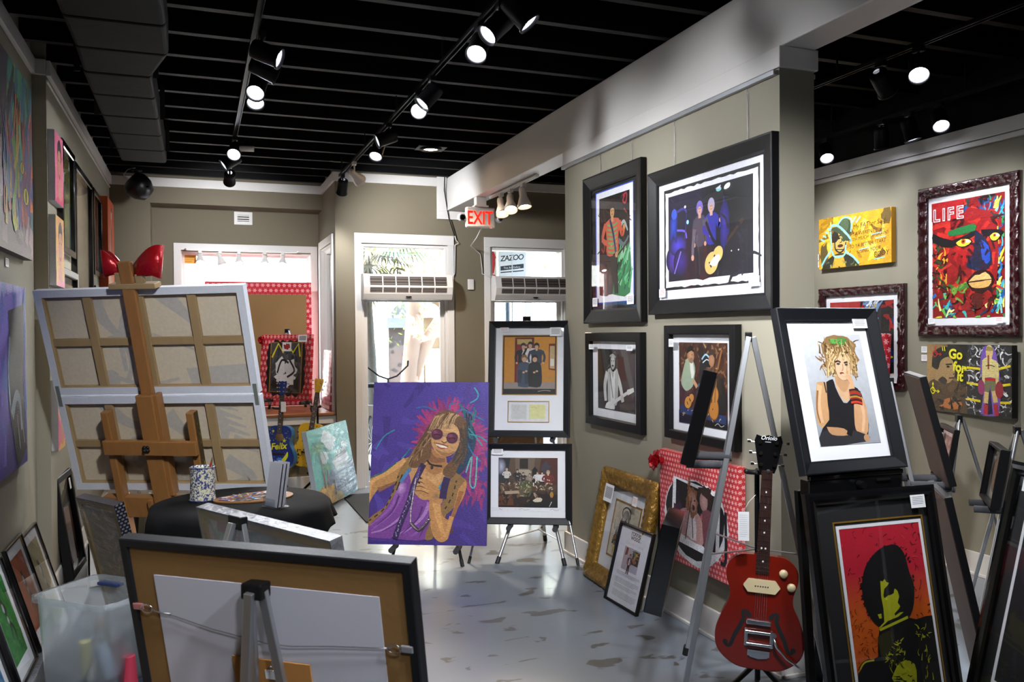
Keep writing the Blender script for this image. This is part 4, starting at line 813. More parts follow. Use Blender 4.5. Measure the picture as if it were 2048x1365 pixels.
def art_banquet(a):
    a.grad(lambda u, v: mixh('2a1a12', '5a4636', v/100), 6, 6); a.P([0,50, 14,46, 20,100, 0,100], '23242e'); a.E(4,82,9,14,'b4b6cc','3a3640'); a.P([30,50, 58,50, 62,100, 28,100], '6a5a4a', 1); a.P([36,78, 50,78, 50,98, 36,98], '1c1714'); a.P([32,64, 54,64, 56,72, 52,76, 34,76, 30,72], 'a49684', 1); a.P([34,56, 52,56, 52,63, 34,63], '8a7c6c')
    a.P([57,50, 66,50, 66,76, 61.5,82, 57,76], '14100e', 1); a.P([70,50, 100,46, 100,100, 72,98], '4a2218', 2); a.blob(80,80,7,9,'3a3442',.3); a.P([0,0, 100,0, 100,26, 0,30], '241510'); a.P([0,4, 26,4, 24,28, 0,30], '5a3018'); a.P([44,0, 100,0, 100,14, 46,16], '0e0c0c')
    for x, y, h, c, hc in ((14,44,34,'c8c4bc','b09a7a'), (32,42,34,'1c1a1e','141210'), (42,40,30,'2c2630','2a2018'), (53,40,28,'8a7a70','3a2a20'), (66,40,32,'cfc8c8','4a3428'), (74,38,34,'d6d2d4','2a1c18'), (84,26,48,'6a2420','a08a6a')): a.man(x, y, h, 'c8a88c', hc, c, '2a201c', 'f', 1.2)
    a.P([4,36, 96,32, 98,44, 4,46], '4e3424', 1); a.daub(90, (4,34,92,50), ['c8bca4','8a7a5a','e0d8c8','5a4a34','3a2818','a89a80','6a5030'], 5, 2); a.P([34,24, 54,22, 56,50, 44,54, 36,46], '4e4e34', 2); a.daub(24, (36,30,54,52), ['8a8a5a','b0b078','3a3a28'], 4, 2)
    a.daub(50, (4,8,90,34), ['1a1210','6a4a34','a08a74','3a241a','140f0e'], 9, 3.5); a.P([58,14, 66,20, 74,18, 72,12, 62,11], 'cdbfa8', 2); a.P([10,32, 34,34, 36,28, 12,26], 'a8927a', 1); a.E(90,26,3,5,'a87a30'); a.S([86,2, 90,12], 1, 'c8c0b0')
def inner_banq(r, y, x0, z0, x1, z1):
    a = Art(x1-x0, .03, 4); a.bg('e2e2e6')
    for u, w_ in ((12, 4), (38, 14), (79, 12)): a.S([u,50, u+w_*.3,70, u+w_*.6,40, u+w_,60], .4, '8a8a90')
    a.build('picture', r, y=y, z=z0+.045, x=(x0+x1)/2)
framed('framed_photograph', 'black framed photo of a feast in a dark hall, on the lower easel', 'picture', (2.215, 5.605, .259), -26.2, .642, .582, .049, .04, art_banquet, tilt=6.8, prof='slope', fm='frame_grey', mw=(.06, .06, .059, .076), inner=inner_banq,
       tag_cards=((-.223, .499, .08, .047),), seed=33)
easel('easel', 'tall aluminium easel behind the photo of five men', (2.44, 6.16, 1.75), ((1.80, 5.70, 0), (2.50, 5.36, 0)), (2.70, 6.50, 0), group=None, th=.018, flat=False, brace=0, pads=((0, .855), (1, .855)), pad_len=.12)
easel('easel', 'short aluminium easel with grey rollers carrying the feast photo', (2.42, 5.92, .70), ((1.985, 5.62, 0), (2.41, 5.39, 0)), (2.56, 6.10, 0), th=.026, flat=False, brace=.22, pads=((0, .235), (1, .235)), pad_len=.09)
easel('easel', 'low black easel whose two rollers carry the purple singer painting', (1.60, 5.98, 1.0), ((1.27, 5.87, 0), (1.735, 5.64, 0)), (1.72, 6.30, 0), m='black_metal', th=.022, flat=False, brace=0, pads=((0, .128), (1, .128)), yellow=True, pad_len=.13)
# a further canvas seen only by its lower edge behind the feast photo
canvas('painting', 'canvas with brown lower edge standing behind the feast photo', 'painting', (2.44, 6.80, .14), -20, .75, .9, .035, lambda a: (a.bg('5a4630'), a.daub(40, (0,0,100,100), ['6a5438','4a3826','7a6444'], 14, 6)), tilt=9, em=M['kraft'])
easel('easel', 'easel half hidden behind the feast photo near the door', (2.54, 7.10, .9), ((2.27, 6.88, 0), (2.68, 6.70, 0)), (2.64, 7.40, 0), th=.02, flat=False, brace=.2, pads=((0, .14), (1, .14)), pad_len=.12)

# ------------------------------------------------------------------ right-hand group
def art_blonde(a):
    a.grad(lambda u, v: mixh('8f949c', 'c4c6ca', (v*1.1+u*.1)/110), 8, 10)
    K = lambda *q: [((c-235-(q[i+1]-240)*.178)/460*100 if i % 2 == 0 else 100-(c-240)/8.3) for i, c in enumerate(q)]
    a.P(K(360,600, 350,700, 352,800, 365,900, 420,950, 480,960, 560,960, 600,900, 460,860, 440,620), 'c29468', 3); a.S(K(380,620, 372,760, 400,900), 8, 'd6aa80', 5); a.S(K(365,660, 360,800, 385,900), 3, '8a6040', 2)
    a.P(K(430,600, 480,580, 500,640, 560,760, 610,740, 640,640, 700,700, 720,800, 740,1055, 390,1075, 400,940, 450,880, 440,760), '17161a', 2); a.P(K(495,585, 560,590, 640,640, 610,730, 570,750, 520,680), 'cda57e', 3); a.S(K(415,600, 430,680), 2, '17161a')
    a.P(K(500,520, 500,600, 560,680, 600,640, 610,520), 'bd8f68', 3)
    a.P(K(640,720, 700,720, 740,820, 745,980, 700,1010, 650,960, 640,840), 'c9996e', 3); a.S(K(690,740, 715,860, 705,980), 6, 'dbb08a', 4); a.P(K(400,960, 480,950, 600,960, 720,1000, 745,1050, 390,1070), '2c2a2e', 2); a.P(K(430,930, 560,950, 590,1000, 470,990), 'b98a62', 3); a.E(*K(735,1030), 5, 5, 'b88c66')
    for x, y in ((590,960), (604,966), (614,972)): a.S(K(x, y-40, x+6, y, x-4, y+36), 3, '121114')
    a.blob(*K(540,400), 30, 28, '8a6a42', .16, 26); a.daub(70, (26,62,88,94), ['7a5a34','a8875a','c8aa76','5a4228','b8965e','8f6d42'], 11, 3)
    a.P(K(500,440, 505,520, 535,580, 580,590, 610,545, 612,450, 570,400, 520,410), 'd8b592', 3); a.P(K(590,430, 612,470, 606,545, 580,588, 585,500), 'c09872', 2)
    a.S(K(498,452, 520,444, 540,456), 2.4, '3a2a22'); a.S(K(566,460, 590,455, 608,468), 2.4, '3a2a22'); a.E(*K(522,466), 3, 1.6, '4a3a34'); a.E(*K(586,474), 3, 1.6, '4a3a34'); a.S(K(556,470, 558,510, 548,516), 1.2, 'a87c5c'); a.P(K(530,536, 548,528, 566,538, 548,552), '8a3034', 2)
    a.S(K(545,560, 585,555, 620,600), 5, 'd8ae88', 4); a.S(K(606,560, 604,500), 4, 'd8ae88', 2.4); a.P(K(560,560, 620,560, 650,680, 640,730, 600,720, 610,620), 'd0a47c', 3); a.S(K(548,548, 575,556), 3, 'dcb690')
    for i in range(40):
        t = a.rng.random(); s_ = a.rng.choice((-1, 1)); x = 545+s_*(30+60*t); a.S(K(x-20*s_, 390, x+20*s_, 440+40*t, x+18*s_, 520+50*t), 2.4, a.rng.choice(['d0b27c','a8875a','7a5a34','e0c490']), .8)
    for i in range(12): x = a.rng.uniform(490, 600); a.S(K(545, 375, x, 400, x+a.rng.uniform(-10, 10), 440), 2, a.rng.choice(['c8aa76','8f6d42','e0c490']), .8)
    a.blob(*K(490,292), 7, 4, '5a9a44', .4); a.blob(*K(552,296), 8, 4.4, '3f8a3a', .4); a.daub(12, (50,90,68,95), ['3f8a3a','6aac50','2f6a34','8a8a4a'], 6, 2.2); a.daub(40, (38,78,78,90), ['5a4228','7a5a34','c8aa76','a8875a','e0c490'], 9, 2.2, 100); a.daub(30, (34,62,46,82), ['c8aa76','a8875a','e0c490','7a5a34'], 8, 2.2, 75); a.daub(24, (74,60,84,82), ['c8aa76','a8875a','b8965e','7a5a34'], 8, 2.2, 105)
    for i, c in enumerate(('2a1c1a','8a3a1c','b02a20','3a3430','b8862a','8a1c1c','1c1614','c83a24')): a.S(K(600+i*2,672+i*13, 645+i*2,668+i*13, 688+i*2,690+i*12), 3, c)
framed('framed_photograph', 'black framed photo of a blonde woman in black vest with bangles, on easel', 'picture', (2.427, 2.6, 1.093), .8, .516, .669, .052, .04, art_blonde, tilt=14.6, prof='slope', fm='frame_grey', mw=(.07, .042, .06, .06), mb=.085,
       tag_cards=((.17, .585, .075, .045),), seed=41)
def art_poster(a):
    a.bg('0d0c0e'); a.grad(lambda u, v: mixh('c4560e', 'b51a2e', (v-54)/22), 10, 20, 0, 20, 100, 100); a.daub(150, (0,34,100,100), ['3a060c','6a1018','5a1608','d84858','4a1206','8a1420'], 6, 1.1); a.daub(60, (0,20,30,60), ['9a3a08','c8641a','7a3008'], 5, 1)
    K = lambda *q: [(54+((c-405-(q[i+1]-320)*.166)/6.0-54)*1.12 if i % 2 == 0 else 101-(c-290)/11.6) for i, c in enumerate(q)]
    B = '0c0b0d'; Y = 'a8aa12'
    a.P(K(600,1365, 560,1250, 585,1120, 640,1080, 710,1075, 715,920, 880,870, 960,890, 1090,880, 1140,1000, 1190,1365), B, 2); a.P(K(740,430, 680,460, 615,540, 595,650, 615,760, 660,850, 720,905, 800,900, 880,900, 935,830, 945,700, 910,600, 870,480, 810,425), B, 3)
    rg = a.rng
    for i in range(60):
        t = rg.uniform(0, 2*pi); x = 770+cos(t)*165; y = 660+sin(t)*215; a.S(K(x, y, x+cos(t)*rg.uniform(6, 26), y+sin(t)*rg.uniform(6, 26)), 2.4, B, .6, sm=0)
    a.P(K(714,634, 730,640, 742,626, 755,646, 772,652, 762,668, 742,684, 736,720, 742,740, 770,726, 800,716, 812,690, 830,706, 842,740, 832,776, 850,800, 838,816, 812,838, 816,852, 848,836, 874,836, 836,860, 770,876, 720,912, 708,910, 745,880, 738,800, 722,730), Y, 1)
    a.P(K(740,690, 770,676, 800,686, 806,716, 776,726, 750,716), B, 2); a.E(*K(756,746), 1.6, 1, 'c4c840'); a.P(K(700,830, 724,828, 728,856, 712,856), Y, 1)
    a.P(K(710,916, 900,862, 905,878, 720,930), Y); a.P(K(720,930, 900,880, 905,900, 740,940), B)
    a.P(K(800,1210, 830,1150, 880,1118, 950,1150, 965,1240, 950,1365, 840,1365, 850,1300), Y, 2)
    for i in range(14): y = 1200+i*14; a.P(K(796,y, 850,y+4, 860,y+16), B)
    a.daub(60, (38,14,66,42), [Y, '8a8c10', 'b8ba20', B, B], 6, 1.6); a.daub(36, (76,8,92,36), [Y, B, B, '8a8c10'], 6, 1.4, 75); a.daub(20, (76,38,92,46), [Y, B, Y], 6, 1.4); a.daub(26, (46,0,58,24), [Y, B, '8a8c10'], 6, 1.6); a.S(K(590,1130, 620,1095, 680,1090), 1.6, Y); a.S(K(575,1150, 600,1120), 1.4, 'c8701a')
    a.P(K(700,960, 780,930, 800,1000, 770,1080, 740,1100, 715,1040), '2c2c0e', 2); a.daub(30, (36,26,54,38), [Y, B, '6a6c10'], 5, 1.2)
def inner_poster(r, y, x0, z0, x1, z1):
    b = MB(); b.ring(x0+.075, z0-.0, x1-.028, z1-.072, [(0, y), (0, y-.003), (.006, y-.003), (.006, y)]); b.build('fillet', M['gilt'], r)
framed('framed_print', 'black framed red and orange print of a dark haired figure with yellow face', 'picture', (2.422, 2.35, .102), -2.6, .608, .95, .045, .035, art_poster, tilt=10.84, fm='frame_gloss', prof='round', mw=(.10, .05, .10, .06), mm='mat_black', fillet=(.012, .012, 'mat'), inner=inner_poster,
       tag_cards=((.205, .865, .07, .05),), seed=42)
# black easel carrying both
r = empty('easel', 'black easel with knobbed ledge between the blonde portrait and red print', 'easel', None, (2.44, 2.75, 0))
MB().box((-.235, -.13, 1.00), (.23, -.075, 1.065)).box((-.235, -.135, 1.065), (.23, -.115, 1.085)).build('ledge', M['frame_gloss'], r, .004)
MB().cyl((.0, -.135, 1.04), (.0, -.165, 1.04), .014, n=16).build('knob', M['black_metal'], r)
MB().box((.09, -.137, 1.045), (.16, -.13, 1.053)).build('hinge', M['chrome'], r)
for p, q in (((-.05, .05, 1.02), (.28, .42, .0)), ((-.16, .02, 1.0), (-.12, -.02, .0)), ((.18, .02, 1.02), (.20, -.02, 0))): MB().bar(p, q, .035, .025).build('leg', M['black_metal'], r, .003)
MB().box((-.02, .0, .9), (.02, .03, 1.33)).build('mast', M['black_metal'], r, .003)
# dark framed print at the far right
def art_dark(a):
    a.grad(lambda u, v: mixh('0c0c10', '14151c', v/100), 6, 6); a.daub(40, (0,0,100,100), ['101018','16161e','0a0a0e','1c1c26'], 20, 8)
framed('framed_print', 'dark framed print with grey inner border at far right edge of room', 'picture', (2.53, 2.0, .289), -104, .60, .90, .05, .035, art_dark, tilt=12.7, fm='frame_gloss', prof='round', mw=(.07, .07, .08, .08), mm='mat_black', fillet=(.014, .014, 'mat'), tag_cards=((-.17, .80, .085, .065),), seed=43)
easel('easel', 'black easel under the dark print with grey inner border', (2.88, 1.98, 1.22), ((2.63, 2.22, 0), (2.51, 1.72, 0)), (3.12, 1.92, 0), m='black_metal', th=.025, flat=False, brace=0, pads=((0, .265), (1, .265)), pad_len=.10)
# back of a framed picture on an easel, seen steeply
def backframe(name, label, pos, yaw, w, h, tilt, fm='frame', group=None, board='kraft', fd=.03, brd=0, cat='picture'):
    r = empty(name, label, cat, group, pos, yaw, tilt)
    MB().ring(-w/2, 0, w/2, h, [(0, 0), (0, fd), (.04, fd), (.04, 0)]).build('frame', M[fm], r, .003)
    MB().box((-w/2+.006, -.002, .006), (w/2-.006, .004, h-.006)).build('backing', M[board], r)
    MB().box((-w/2+.035, fd-.008, .035), (w/2-.035, fd-.005, h-.035)).build('picture', M['mat_black'], r)
    return r
backframe('framed_picture', 'framed picture turned away, brown wooden back, behind the blonde portrait', (3.24, 2.96, .95), -128, .48, .50, -14, board='wood_dark2')
easel('easel', 'aluminium easel holding up the frame with the brown wooden back', (3.08, 3.10, 1.40), ((3.42, 3.16, 0), (3.12, 2.74, 0)), (2.86, 3.30, 0), th=.024, brace=0, pads=((0, .93), (1, .93)), yellow=True, pad_len=.16)
backframe('framed_picture', 'framed picture with brown back leaning low behind the red print', (3.22, 2.70, .01), -128, .42, .95, -12, board='wood_dark2')
def art_plain(c, p=None):
    return lambda a: (a.bg(c), a.daub(30, (0,0,100,100), p or [c], 14, 6))
framed('framed_picture', 'small black framed picture with white card on easel by the right wall', 'picture', (4.10, 3.77, .74), -127, .40, .34, .03, .03, art_plain('7a6a58', ['6a5a4a', '8a7a66', '5a4a40']), tilt=10, mw=.03, tag_cards=((-.11, .24, .06, .05),), seed=44)
easel('easel', 'aluminium easel behind the small black framed picture by the right wall', (4.20, 3.70, 1.12), ((4.18, 3.98, 0), (3.90, 3.60, 0)), (4.42, 3.45, 0), th=.02, flat=False, brace=0, pads=((0, .72), (1, .72)), pad_len=.14)
def art_oval(a):
    a.bg('cfcac2'); a.E(50,50,40,40*a.k*.9,'6a4a34'); a.E(50,50,38,38*a.k*.9,'8a5a3c'); a.daub(24, (28,22,72,78), ['9a6a48','7a4a30','b08060','5a3a28'], 10, 5, 90)
framed('framed_picture', 'black framed picture in an oval mount on easel by right wall', 'picture', (4.015, 3.375, .70), -132, .38, .32, .022, .045, art_oval, tilt=9.3, mw=.0, seed=45)
easel('easel', 'aluminium easel behind the oval mounted picture', (4.13, 3.27, 1.10), ((4.08, 3.56, 0), (3.80, 3.25, 0)), (4.40, 3.05, 0), th=.022, flat=False, brace=0, pads=((0, .68), (1, .68)), pad_len=.13)
# aluminium easel in front of the partition end with two framed pictures seen on edge
E_H = (2.28, 3.10, 1.62)
easel('easel', 'tall aluminium easel seen from behind beside the red guitar', E_H, ((2.316, 3.674, 0), (1.92, 3.10, 0)), (2.52, 2.84, 0), th=.034, brace=.42, pads=((0, 1.02), (1, 1.10)), pad_len=.17, headw=.05)
n_ = Vector((-.824, .566, 0))
framed('framed_picture', 'framed picture seen on edge, upper one on the tall aluminium easel', 'picture', (2.035, 3.255, 1.075), -126, .30, .42, .03, .06, art_plain('2a2c34'), tilt=14, fm='frame_gloss', mw=.03, seed=46)
framed('framed_picture', 'framed picture seen on edge, lower one on the tall aluminium easel', 'picture', (1.92, 3.37, .42), -126, .36, .40, .03, .08, art_plain('2a2c34'), tilt=12, fm='frame_gloss', mw=.03, seed=47)

# ------------------------------------------------------------------ left wall
def art_swirl(a):
    a.grad(lambda u, v: mixh('6a5a58', '1a1418', abs(u-60)/70+(v-50)/160), 8, 10); a.daub(60, (0,0,100,40), ['7a6a68','8a7078','5a4448','9a8088','6a5060'], 24, 8, 80)
    a.daub(50, (44,56,100,100), ['2a6a5a','3a8a7a','4a9a6a','2a4a7a','6a9a4a','3a6a8a','8a6a2a'], 26, 7, 80); a.daub(26, (0,50,46,100), ['1c1216','2a1a1c','3a1a2a','241430'], 26, 9, 80)
    a.daub(70, (56,16,98,62), ['b0481c','8a2a2a','c8682a','6a2a4a','4a2a6a','b03a2a','3a4a8a','1a5a6a'], 20, 6, 80); a.daub(40, (40,10,72,50), ['3a8a3a','1a4a8a','5a2a7a','b0401c','2a7a7a','c8a020'], 20, 5, 100)
    a.S([58,60, 64,40, 56,22, 60,12], 7, '6a9a2a', 2); a.S([70,70, 76,50, 72,40], 5, '4aa07a', 2); a.S([60,44, 70,60, 74,84], 3, 'c8b02a', .6)
    a.E(84,34,6,4,'15120f'); a.E(84,34,5.2,3.4,'c8b820'); a.E(84,34,1.6,3,'15120f'); a.S([56,18, 62,14, 66,20], 4, 'b8c020', 1)
    a.E(76,48,4,3,'15120f'); a.E(76,48,3.4,2.4,'d8c424'); a.E(76,48,1.1,2.2,'15120f')
canvas('painting', 'big multicoloured swirling painting high on the near left wall', 'painting', (-.878, 4.85, 2.08), 90, 1.30, .99, .05, art_swirl, seed=51, em=mat('painted_edge', '3a3430', .6))
def art_night(a):
    a.grad(lambda u, v: mixh('4a3a84', '6c5cae', v/100), 6, 8); a.daub(80, (0,0,100,100), ['5a4a9c','4a58a8','6a5ab0','3a5aa0','7462b4'], 20, 6, 90); a.daub(30, (78,10,100,80), ['2a5aa0','3a6ab0'], 20, 5, 90)
    a.S([72,88, 74,66, 72,46, 78,20, 86,2], 38, '0b0c12', 26); a.S([74,66, 84,44, 90,20], 10, '12141c', 6); a.S([58,60, 56,40, 62,24], 12, '10131a', 5); a.blob(72,50,9,22,'1a2a3a',.2,c2='0b0c12'); a.S([56,72, 52,52, 56,36], 4, 'a0c0d8', 1)
    a.S([60,30, 70,40, 80,36, 84,20], 8, 'a8bcc8', 3); a.S([72,30, 80,10], 1, 'c0c8d0'); a.S([82,30, 92,12], 1, 'c0c8d0')
canvas('painting', 'purple and blue painting with a tall dark shape on near left wall', 'painting', (-.888, 4.81, .95), 90, 1.0, .963, .04, art_night, seed=52, em=mat('violet_edge', '4a3a80', .6))
r = empty('price_card', 'small white card under the big swirling painting', 'card', None, (-.925, 5.035, 2.01), 90); cards(r, ((0, 0, .08, .045),))
def art_pink(c1, c2, bgc, hair='1c161a'):
    def f(a):
        a.bg(bgc); a.daub(50, (0,0,100,100), [c1, c2, bgc], 18, 7, 85); a.E(52,58,22,30,'c88a70','b4705c'); a.P([28,62, 34,86, 60,94, 78,80, 76,62, 68,76, 40,76], hair, 2); a.P([34,0, 40,34, 64,34, 74,0], 'c08068', 2)
        a.S([40,62, 46,63], 3, hair); a.S([58,63, 66,62], 3, hair); a.S([52,60, 50,50, 54,49], 2, '8a4a3c'); a.P([42,40, 52,43, 62,40, 52,36], 'a82434', 2); a.P([0,0, 34,10, 60,4, 100,14, 100,0], c2, 2)
    return f
G = 'pictures on the far left wall'
canvas('painting', 'upper pink portrait canvas of a dark haired figure, highest by the wall corner', 'painting', (-.81, 6.03, 2.485), 90, .34, .44, .04, art_pink('d8557c', 'c83a68', 'd86a8c'), group=G, seed=53)
canvas('painting', 'second pink and yellow portrait canvas, below the upper pink one', 'painting', (-.81, 6.03, 1.96), 90, .34, .44, .04, art_pink('c84a50', 'd87a9a', 'cfa050'), group=G, seed=54)
canvas('painting', 'pink and orange canvas low on the wall beside the easel canvas', 'painting', (-.81, 6.0, .93), 90, .28, .44, .04, art_pink('d05078', 'd8a040', 'd86088'), group=G, seed=55)
framed('framed_print', 'black framed yellow green print beside the two pink portraits', 'picture', (-.81, 6.51, 2.20), 90, .60, .75, .05, .04, lambda a: (a.bg('5a5a20'), a.daub(50, (0,50,100,100), ['8a8418','9a9420','6a6a1a'], 18, 7), a.daub(50, (0,0,100,50), ['4a5a5a','3a4a4a','7a8a2a','5a6a3a'], 18, 6), a.blob(40,26,22,16,'8a9020',.3), a.S([30,20, 40,16, 52,22], 2, '2a2a18')),
       fm='frame_gloss', mw=.02, mm='mat_black', group=G, seed=56)
framed('framed_drawing', 'large framed ink sketch on brown paper on the far left wall', 'picture', (-.81, 7.38, 1.50), 90, 1.06, 1.42, .05, .04, lambda a: (a.bg('7a6a54'), a.daub(30, (0,0,100,100), ['7e6e58','74644e'], 24, 9), [a.S(p, 1.6, '4a4034') for p in ([30,96, 36,76, 50,72, 64,76, 70,96], [36,76, 26,58, 30,40, 50,30, 70,40, 74,58, 64,76], [38,54, 50,48, 62,54], [40,36, 36,16, 44,4], [60,36, 64,16, 56,4])], a.E(42,58,5,7,'6a5a46'), a.E(58,58,5,7,'6a5a46')),
       fm='frame_gloss', mw=.03, mm='kraft', group=G, seed=57)
framed('framed_print', 'black framed print in orange and blue between brown sketch and orange canvas', 'picture', (-.81, 8.34, 2.17), 90, .68, .75, .05, .04, lambda a: (a.bg('7a5a40'), a.daub(60, (0,0,100,100), ['a86a38','5a6a7a','8a7a60','6a4a30','4a5a6a'], 18, 6)), fm='frame_gloss', mw=.05, mm='mat_black', group=G, seed=58)
canvas('painting', 'bright orange canvas with a grey and white figure near front wall corner', 'painting', (-.77, 9.03, 2.085), 90, .62, .87, .08, lambda a: (a.bg('cc4c10'), a.daub(60, (0,0,100,100), ['d8581a','c04410','e06a20','c83a14'], 18, 7, 85), a.S([50,10, 46,40, 56,70], 14, '3a3630', 8), a.S([42,30, 44,60, 52,80], 5, 'd8d4d0', 3), a.E(54,84,8,8,'d8d4d0'), a.E(56,90,7,4,'2a2624')), group=G, seed=59, em=mat('orange_edge', 'b8480e', .6))
framed('framed_picture', 'small black framed tan picture under the yellow green print', 'picture', (-.81, 6.55, 1.50), 90, .74, .60, .05, .04, art_plain('a08660', ['a8906a', '987e58']), fm='frame', mw=.05, mm='mat_black', group=G, seed=60)
framed('framed_picture', 'small black framed tan picture under the orange and blue print', 'picture', (-.81, 8.30, 1.62), 90, .5, .46, .04, .04, art_plain('a08660', ['a8906a', '987e58']), fm='frame', mw=.05, mm='mat_black', group=G, seed=61)
framed('framed_print', 'black framed reddish print leaning on the wall left of the easel canvas', 'picture', (-.748, 6.31, .063), 87.4, .484, .67, .045, .05, lambda a: (a.bg('6a463a'), a.P([0,68, 100,70, 100,100, 0,100], '2c2826'), a.S([4,80, 96,92], 1, '8a8884', sm=0), a.P([0,62, 100,66, 100,70, 0,67], '7a7c88'), a.daub(50, (0,0,100,62), ['7a5044','5a3a30','8a6a54','6a4034'], 16, 4, 80)), tilt=7.9, mw=0, seed=62, tag_cards=((.13, .54, .05, .075),))

# three (and a bit) slim framed prints on a silver ledge along the near left wall
def art_splash(bgc, pal):
    def f(a):
        a.bg(bgc); a.daub(90, (0,0,100,100), pal, 14, 6); a.S([40,78, 44,60, 50,44], 13, '14161a', 7); a.blob(46,64,9,12,'14161a',.3); a.S([50,44, 40,26], 7, '14161a', 5); a.S([52,46, 66,34, 60,22], 7, '1a1c20', 5); a.E(40,66,6,9,'c4c8cc','9aa0a4'); a.E(46,50,5,8,'c4c8cc','8a9094')
    return f
tag(MB().box((XN+.01, 2.9, 0), (-.672, 4.86, .165)).build('display_ledge', M['foil'], bevel=.004), 'low silver wrapped ledge along the near left wall under the prints', 'ledge')
GL = 'slim framed prints on the silver ledge'
for lab, y, wd, ht, bgc, pal in (('slim black framed tan print, farthest on the silver ledge', 5.21, .40, .615, '8a7a44', ['9a8a50','7e6e3c','a4945a']), ('slim black framed orange print between the tan and green ones', 4.625, .386, .51, 'a85a3a', ['b4644a','9a5034','bc7050']),
                                 ('slim black framed green print with splashed black shape on ledge', 4.165, .375, .51, '2a7a34', ['3a8a3e','1c5a26','4a9a4a','246a2c']), ('slim black framed blue print, nearest on the silver ledge', 3.72, .375, .51, '2a6a98', ['3a7ab0','1c5a88','4a8ab8'])):
    far = y > 5
    framed('framed_print', lab, 'picture', (-.69, y, .003 if far else .17), 90, wd, ht, .016, .02, art_splash(bgc, pal), tilt=16.5, fm='frame_gloss', mw=.055, mb=.07, group=GL, seed=int(y*10))

# ------------------------------------------------------------------ diptych seen from behind on the wooden studio easel
CB = dict(pos=(-.136, 5.292, .737), yaw=-28.05, tilt=-16.16, roll=.75); CW, CH = 1.231, 1.216
r = empty('canvas_painting', 'big two panel canvas seen from behind on the wooden easel', 'painting', None, **CB)
for z0, z1, sd in ((0, .585, 71), (.60, CH, 72)):
    b = MB(); b.ring(-CW/2, z0, CW/2, z1, [(0, 0), (0, .045), (.006, .045), (.006, .004), (.042, .003), (.042, 0)]); b.build('canvas_edge', M['canvas_edge'], r)
    b = MB(); b.ring(-CW/2+.006, z0+.006, CW/2-.006, z1-.006, [(0, .004), (0, .03), (.045, .03), (.045, .01), (.036, .004)])
    zm = (z0+z1)/2
    for x in (-.31, 0, .305): b.box((x-.025, .008, z0+.04), (x+.025, .028, z1-.04))
    b.box((-CW/2+.04, .010, zm-.022), (CW/2-.04, .027, zm+.022)); b.build('stretcher', M['wood_light'], r, .002)
    a = Art(CW-.02, z1-z0-.02, sd); a.bg('b8ab96')
    c = 'a29c94'
    if z0 > .1: [a.S(p, w_, c, w2) for p, w_, w2 in (([26,98, 30,70, 38,52], 9, 2), ([46,90, 38,60, 40,30, 36,10], 5, 2), ([60,100, 74,66], 12, 3), ([30,52, 46,58, 60,50, 72,40], 2.4, 1), ([28,16, 44,6, 62,12], 2.4, 1.4), ([36,48, 36,20], 3, 2))]; a.blob(45,26,3,4,c,.1); a.blob(28,12,5,5,c,.2); a.P([66,22, 98,26, 98,2, 68,2], c)
    else: [a.S(p, w_, c, w2) for p, w_, w2 in (([20,96, 30,74, 40,66], 8, 3), ([34,30, 30,50, 44,60], 3, 1), ([74,94, 80,66, 78,50], 7, 3), ([78,30, 90,10, 80,4], 8, 3), ([52,80, 60,60], 10, 4))]; a.blob(34,34,4,6,c,.2); a.P([40,48, 66,50, 62,8, 44,14], 'a69e94', 2); [a.S([76+i*2,92-i*9, 88+i*1.4,84-i*9], 3, c, 1) for i in range(6)]
    a.build('canvas_sheet', r, y=.030, z=z0+.01)
    MB().box((-CW/2+.008, .0312, z0+.008), (CW/2-.008, .034, z1-.008)).build('canvas_sheet', M['linen'], r)
for x in (-CW/2+.01, CW/2-.03): MB().box((x, -.003, .53), (x+.022, 0, .655)).build('joining_plate', mat('galvanised_plate', '7a8078', .5, .5), r)
MB().box((-.10, -.003, .59), (-.08, 0, .62)).build('hook', mat('galvanised_plate', '7a8078'), r)
# easel in the same leaning plane, standing on the floor
CM = Matrix.Translation(CB['pos']) @ Matrix.Rotation(R_(CB['yaw']), 4, 'Z') @ Matrix.Rotation(R_(-CB['tilt']), 4, 'X')
e0 = CM @ Vector((-.03, -.06, 0)); e0.z = 0
r = empty('studio_easel', 'large oiled wooden studio easel with wing nut, holding two panel canvas', 'easel', None, e0)
W_ = lambda x, y, z: (CM @ Vector((x, y, z)))-e0
xd = CM.to_3x3() @ Vector((1, 0, 0))
zf = -.737/cos(R_(16.16))-.0
MB().bar(W_(-.03, -.035, .30), W_(-.03, -.035, 1.37), .075, .03, side=xd).build('mast', M['wood'], r, .006)
MB().bar(W_(-.03, -.07, zf+.11), W_(-.03, -.07, .62), .10, .035, side=xd).bar(W_(.03, -.045, .0), W_(.03, -.045, .62), .03, .06, side=xd).build('lower_mast', M['wood'], r, .005)
for x, zt in ((-.285, .52), (.225, .52)): MB().bar(W_(x, -.06, zf+.10), W_(x, -.06, zt), .045, .06, side=xd).build('upright', M['wood'], r, .006)
MB().bar(W_(-.31, -.105, .315), W_(.25, -.105, .315), .03, .085, side=(0, 0, 1) if False else (CM.to_3x3() @ Vector((0, 1, 0)))).build('crossbar', M['wood'], r, .004)
b = MB(); c0 = W_(-.045, -.125, .315)
for i in range(4): b.sphere(c0+Vector((cos(i*pi/2+.8)*.013, 0, sin(i*pi/2+.8)*.013)), .011, 8)
b.cyl(c0-Vector((0, .008, 0)), c0+Vector((0, .02, 0)), .012); b.build('wing_nut', M['black_metal'], r)
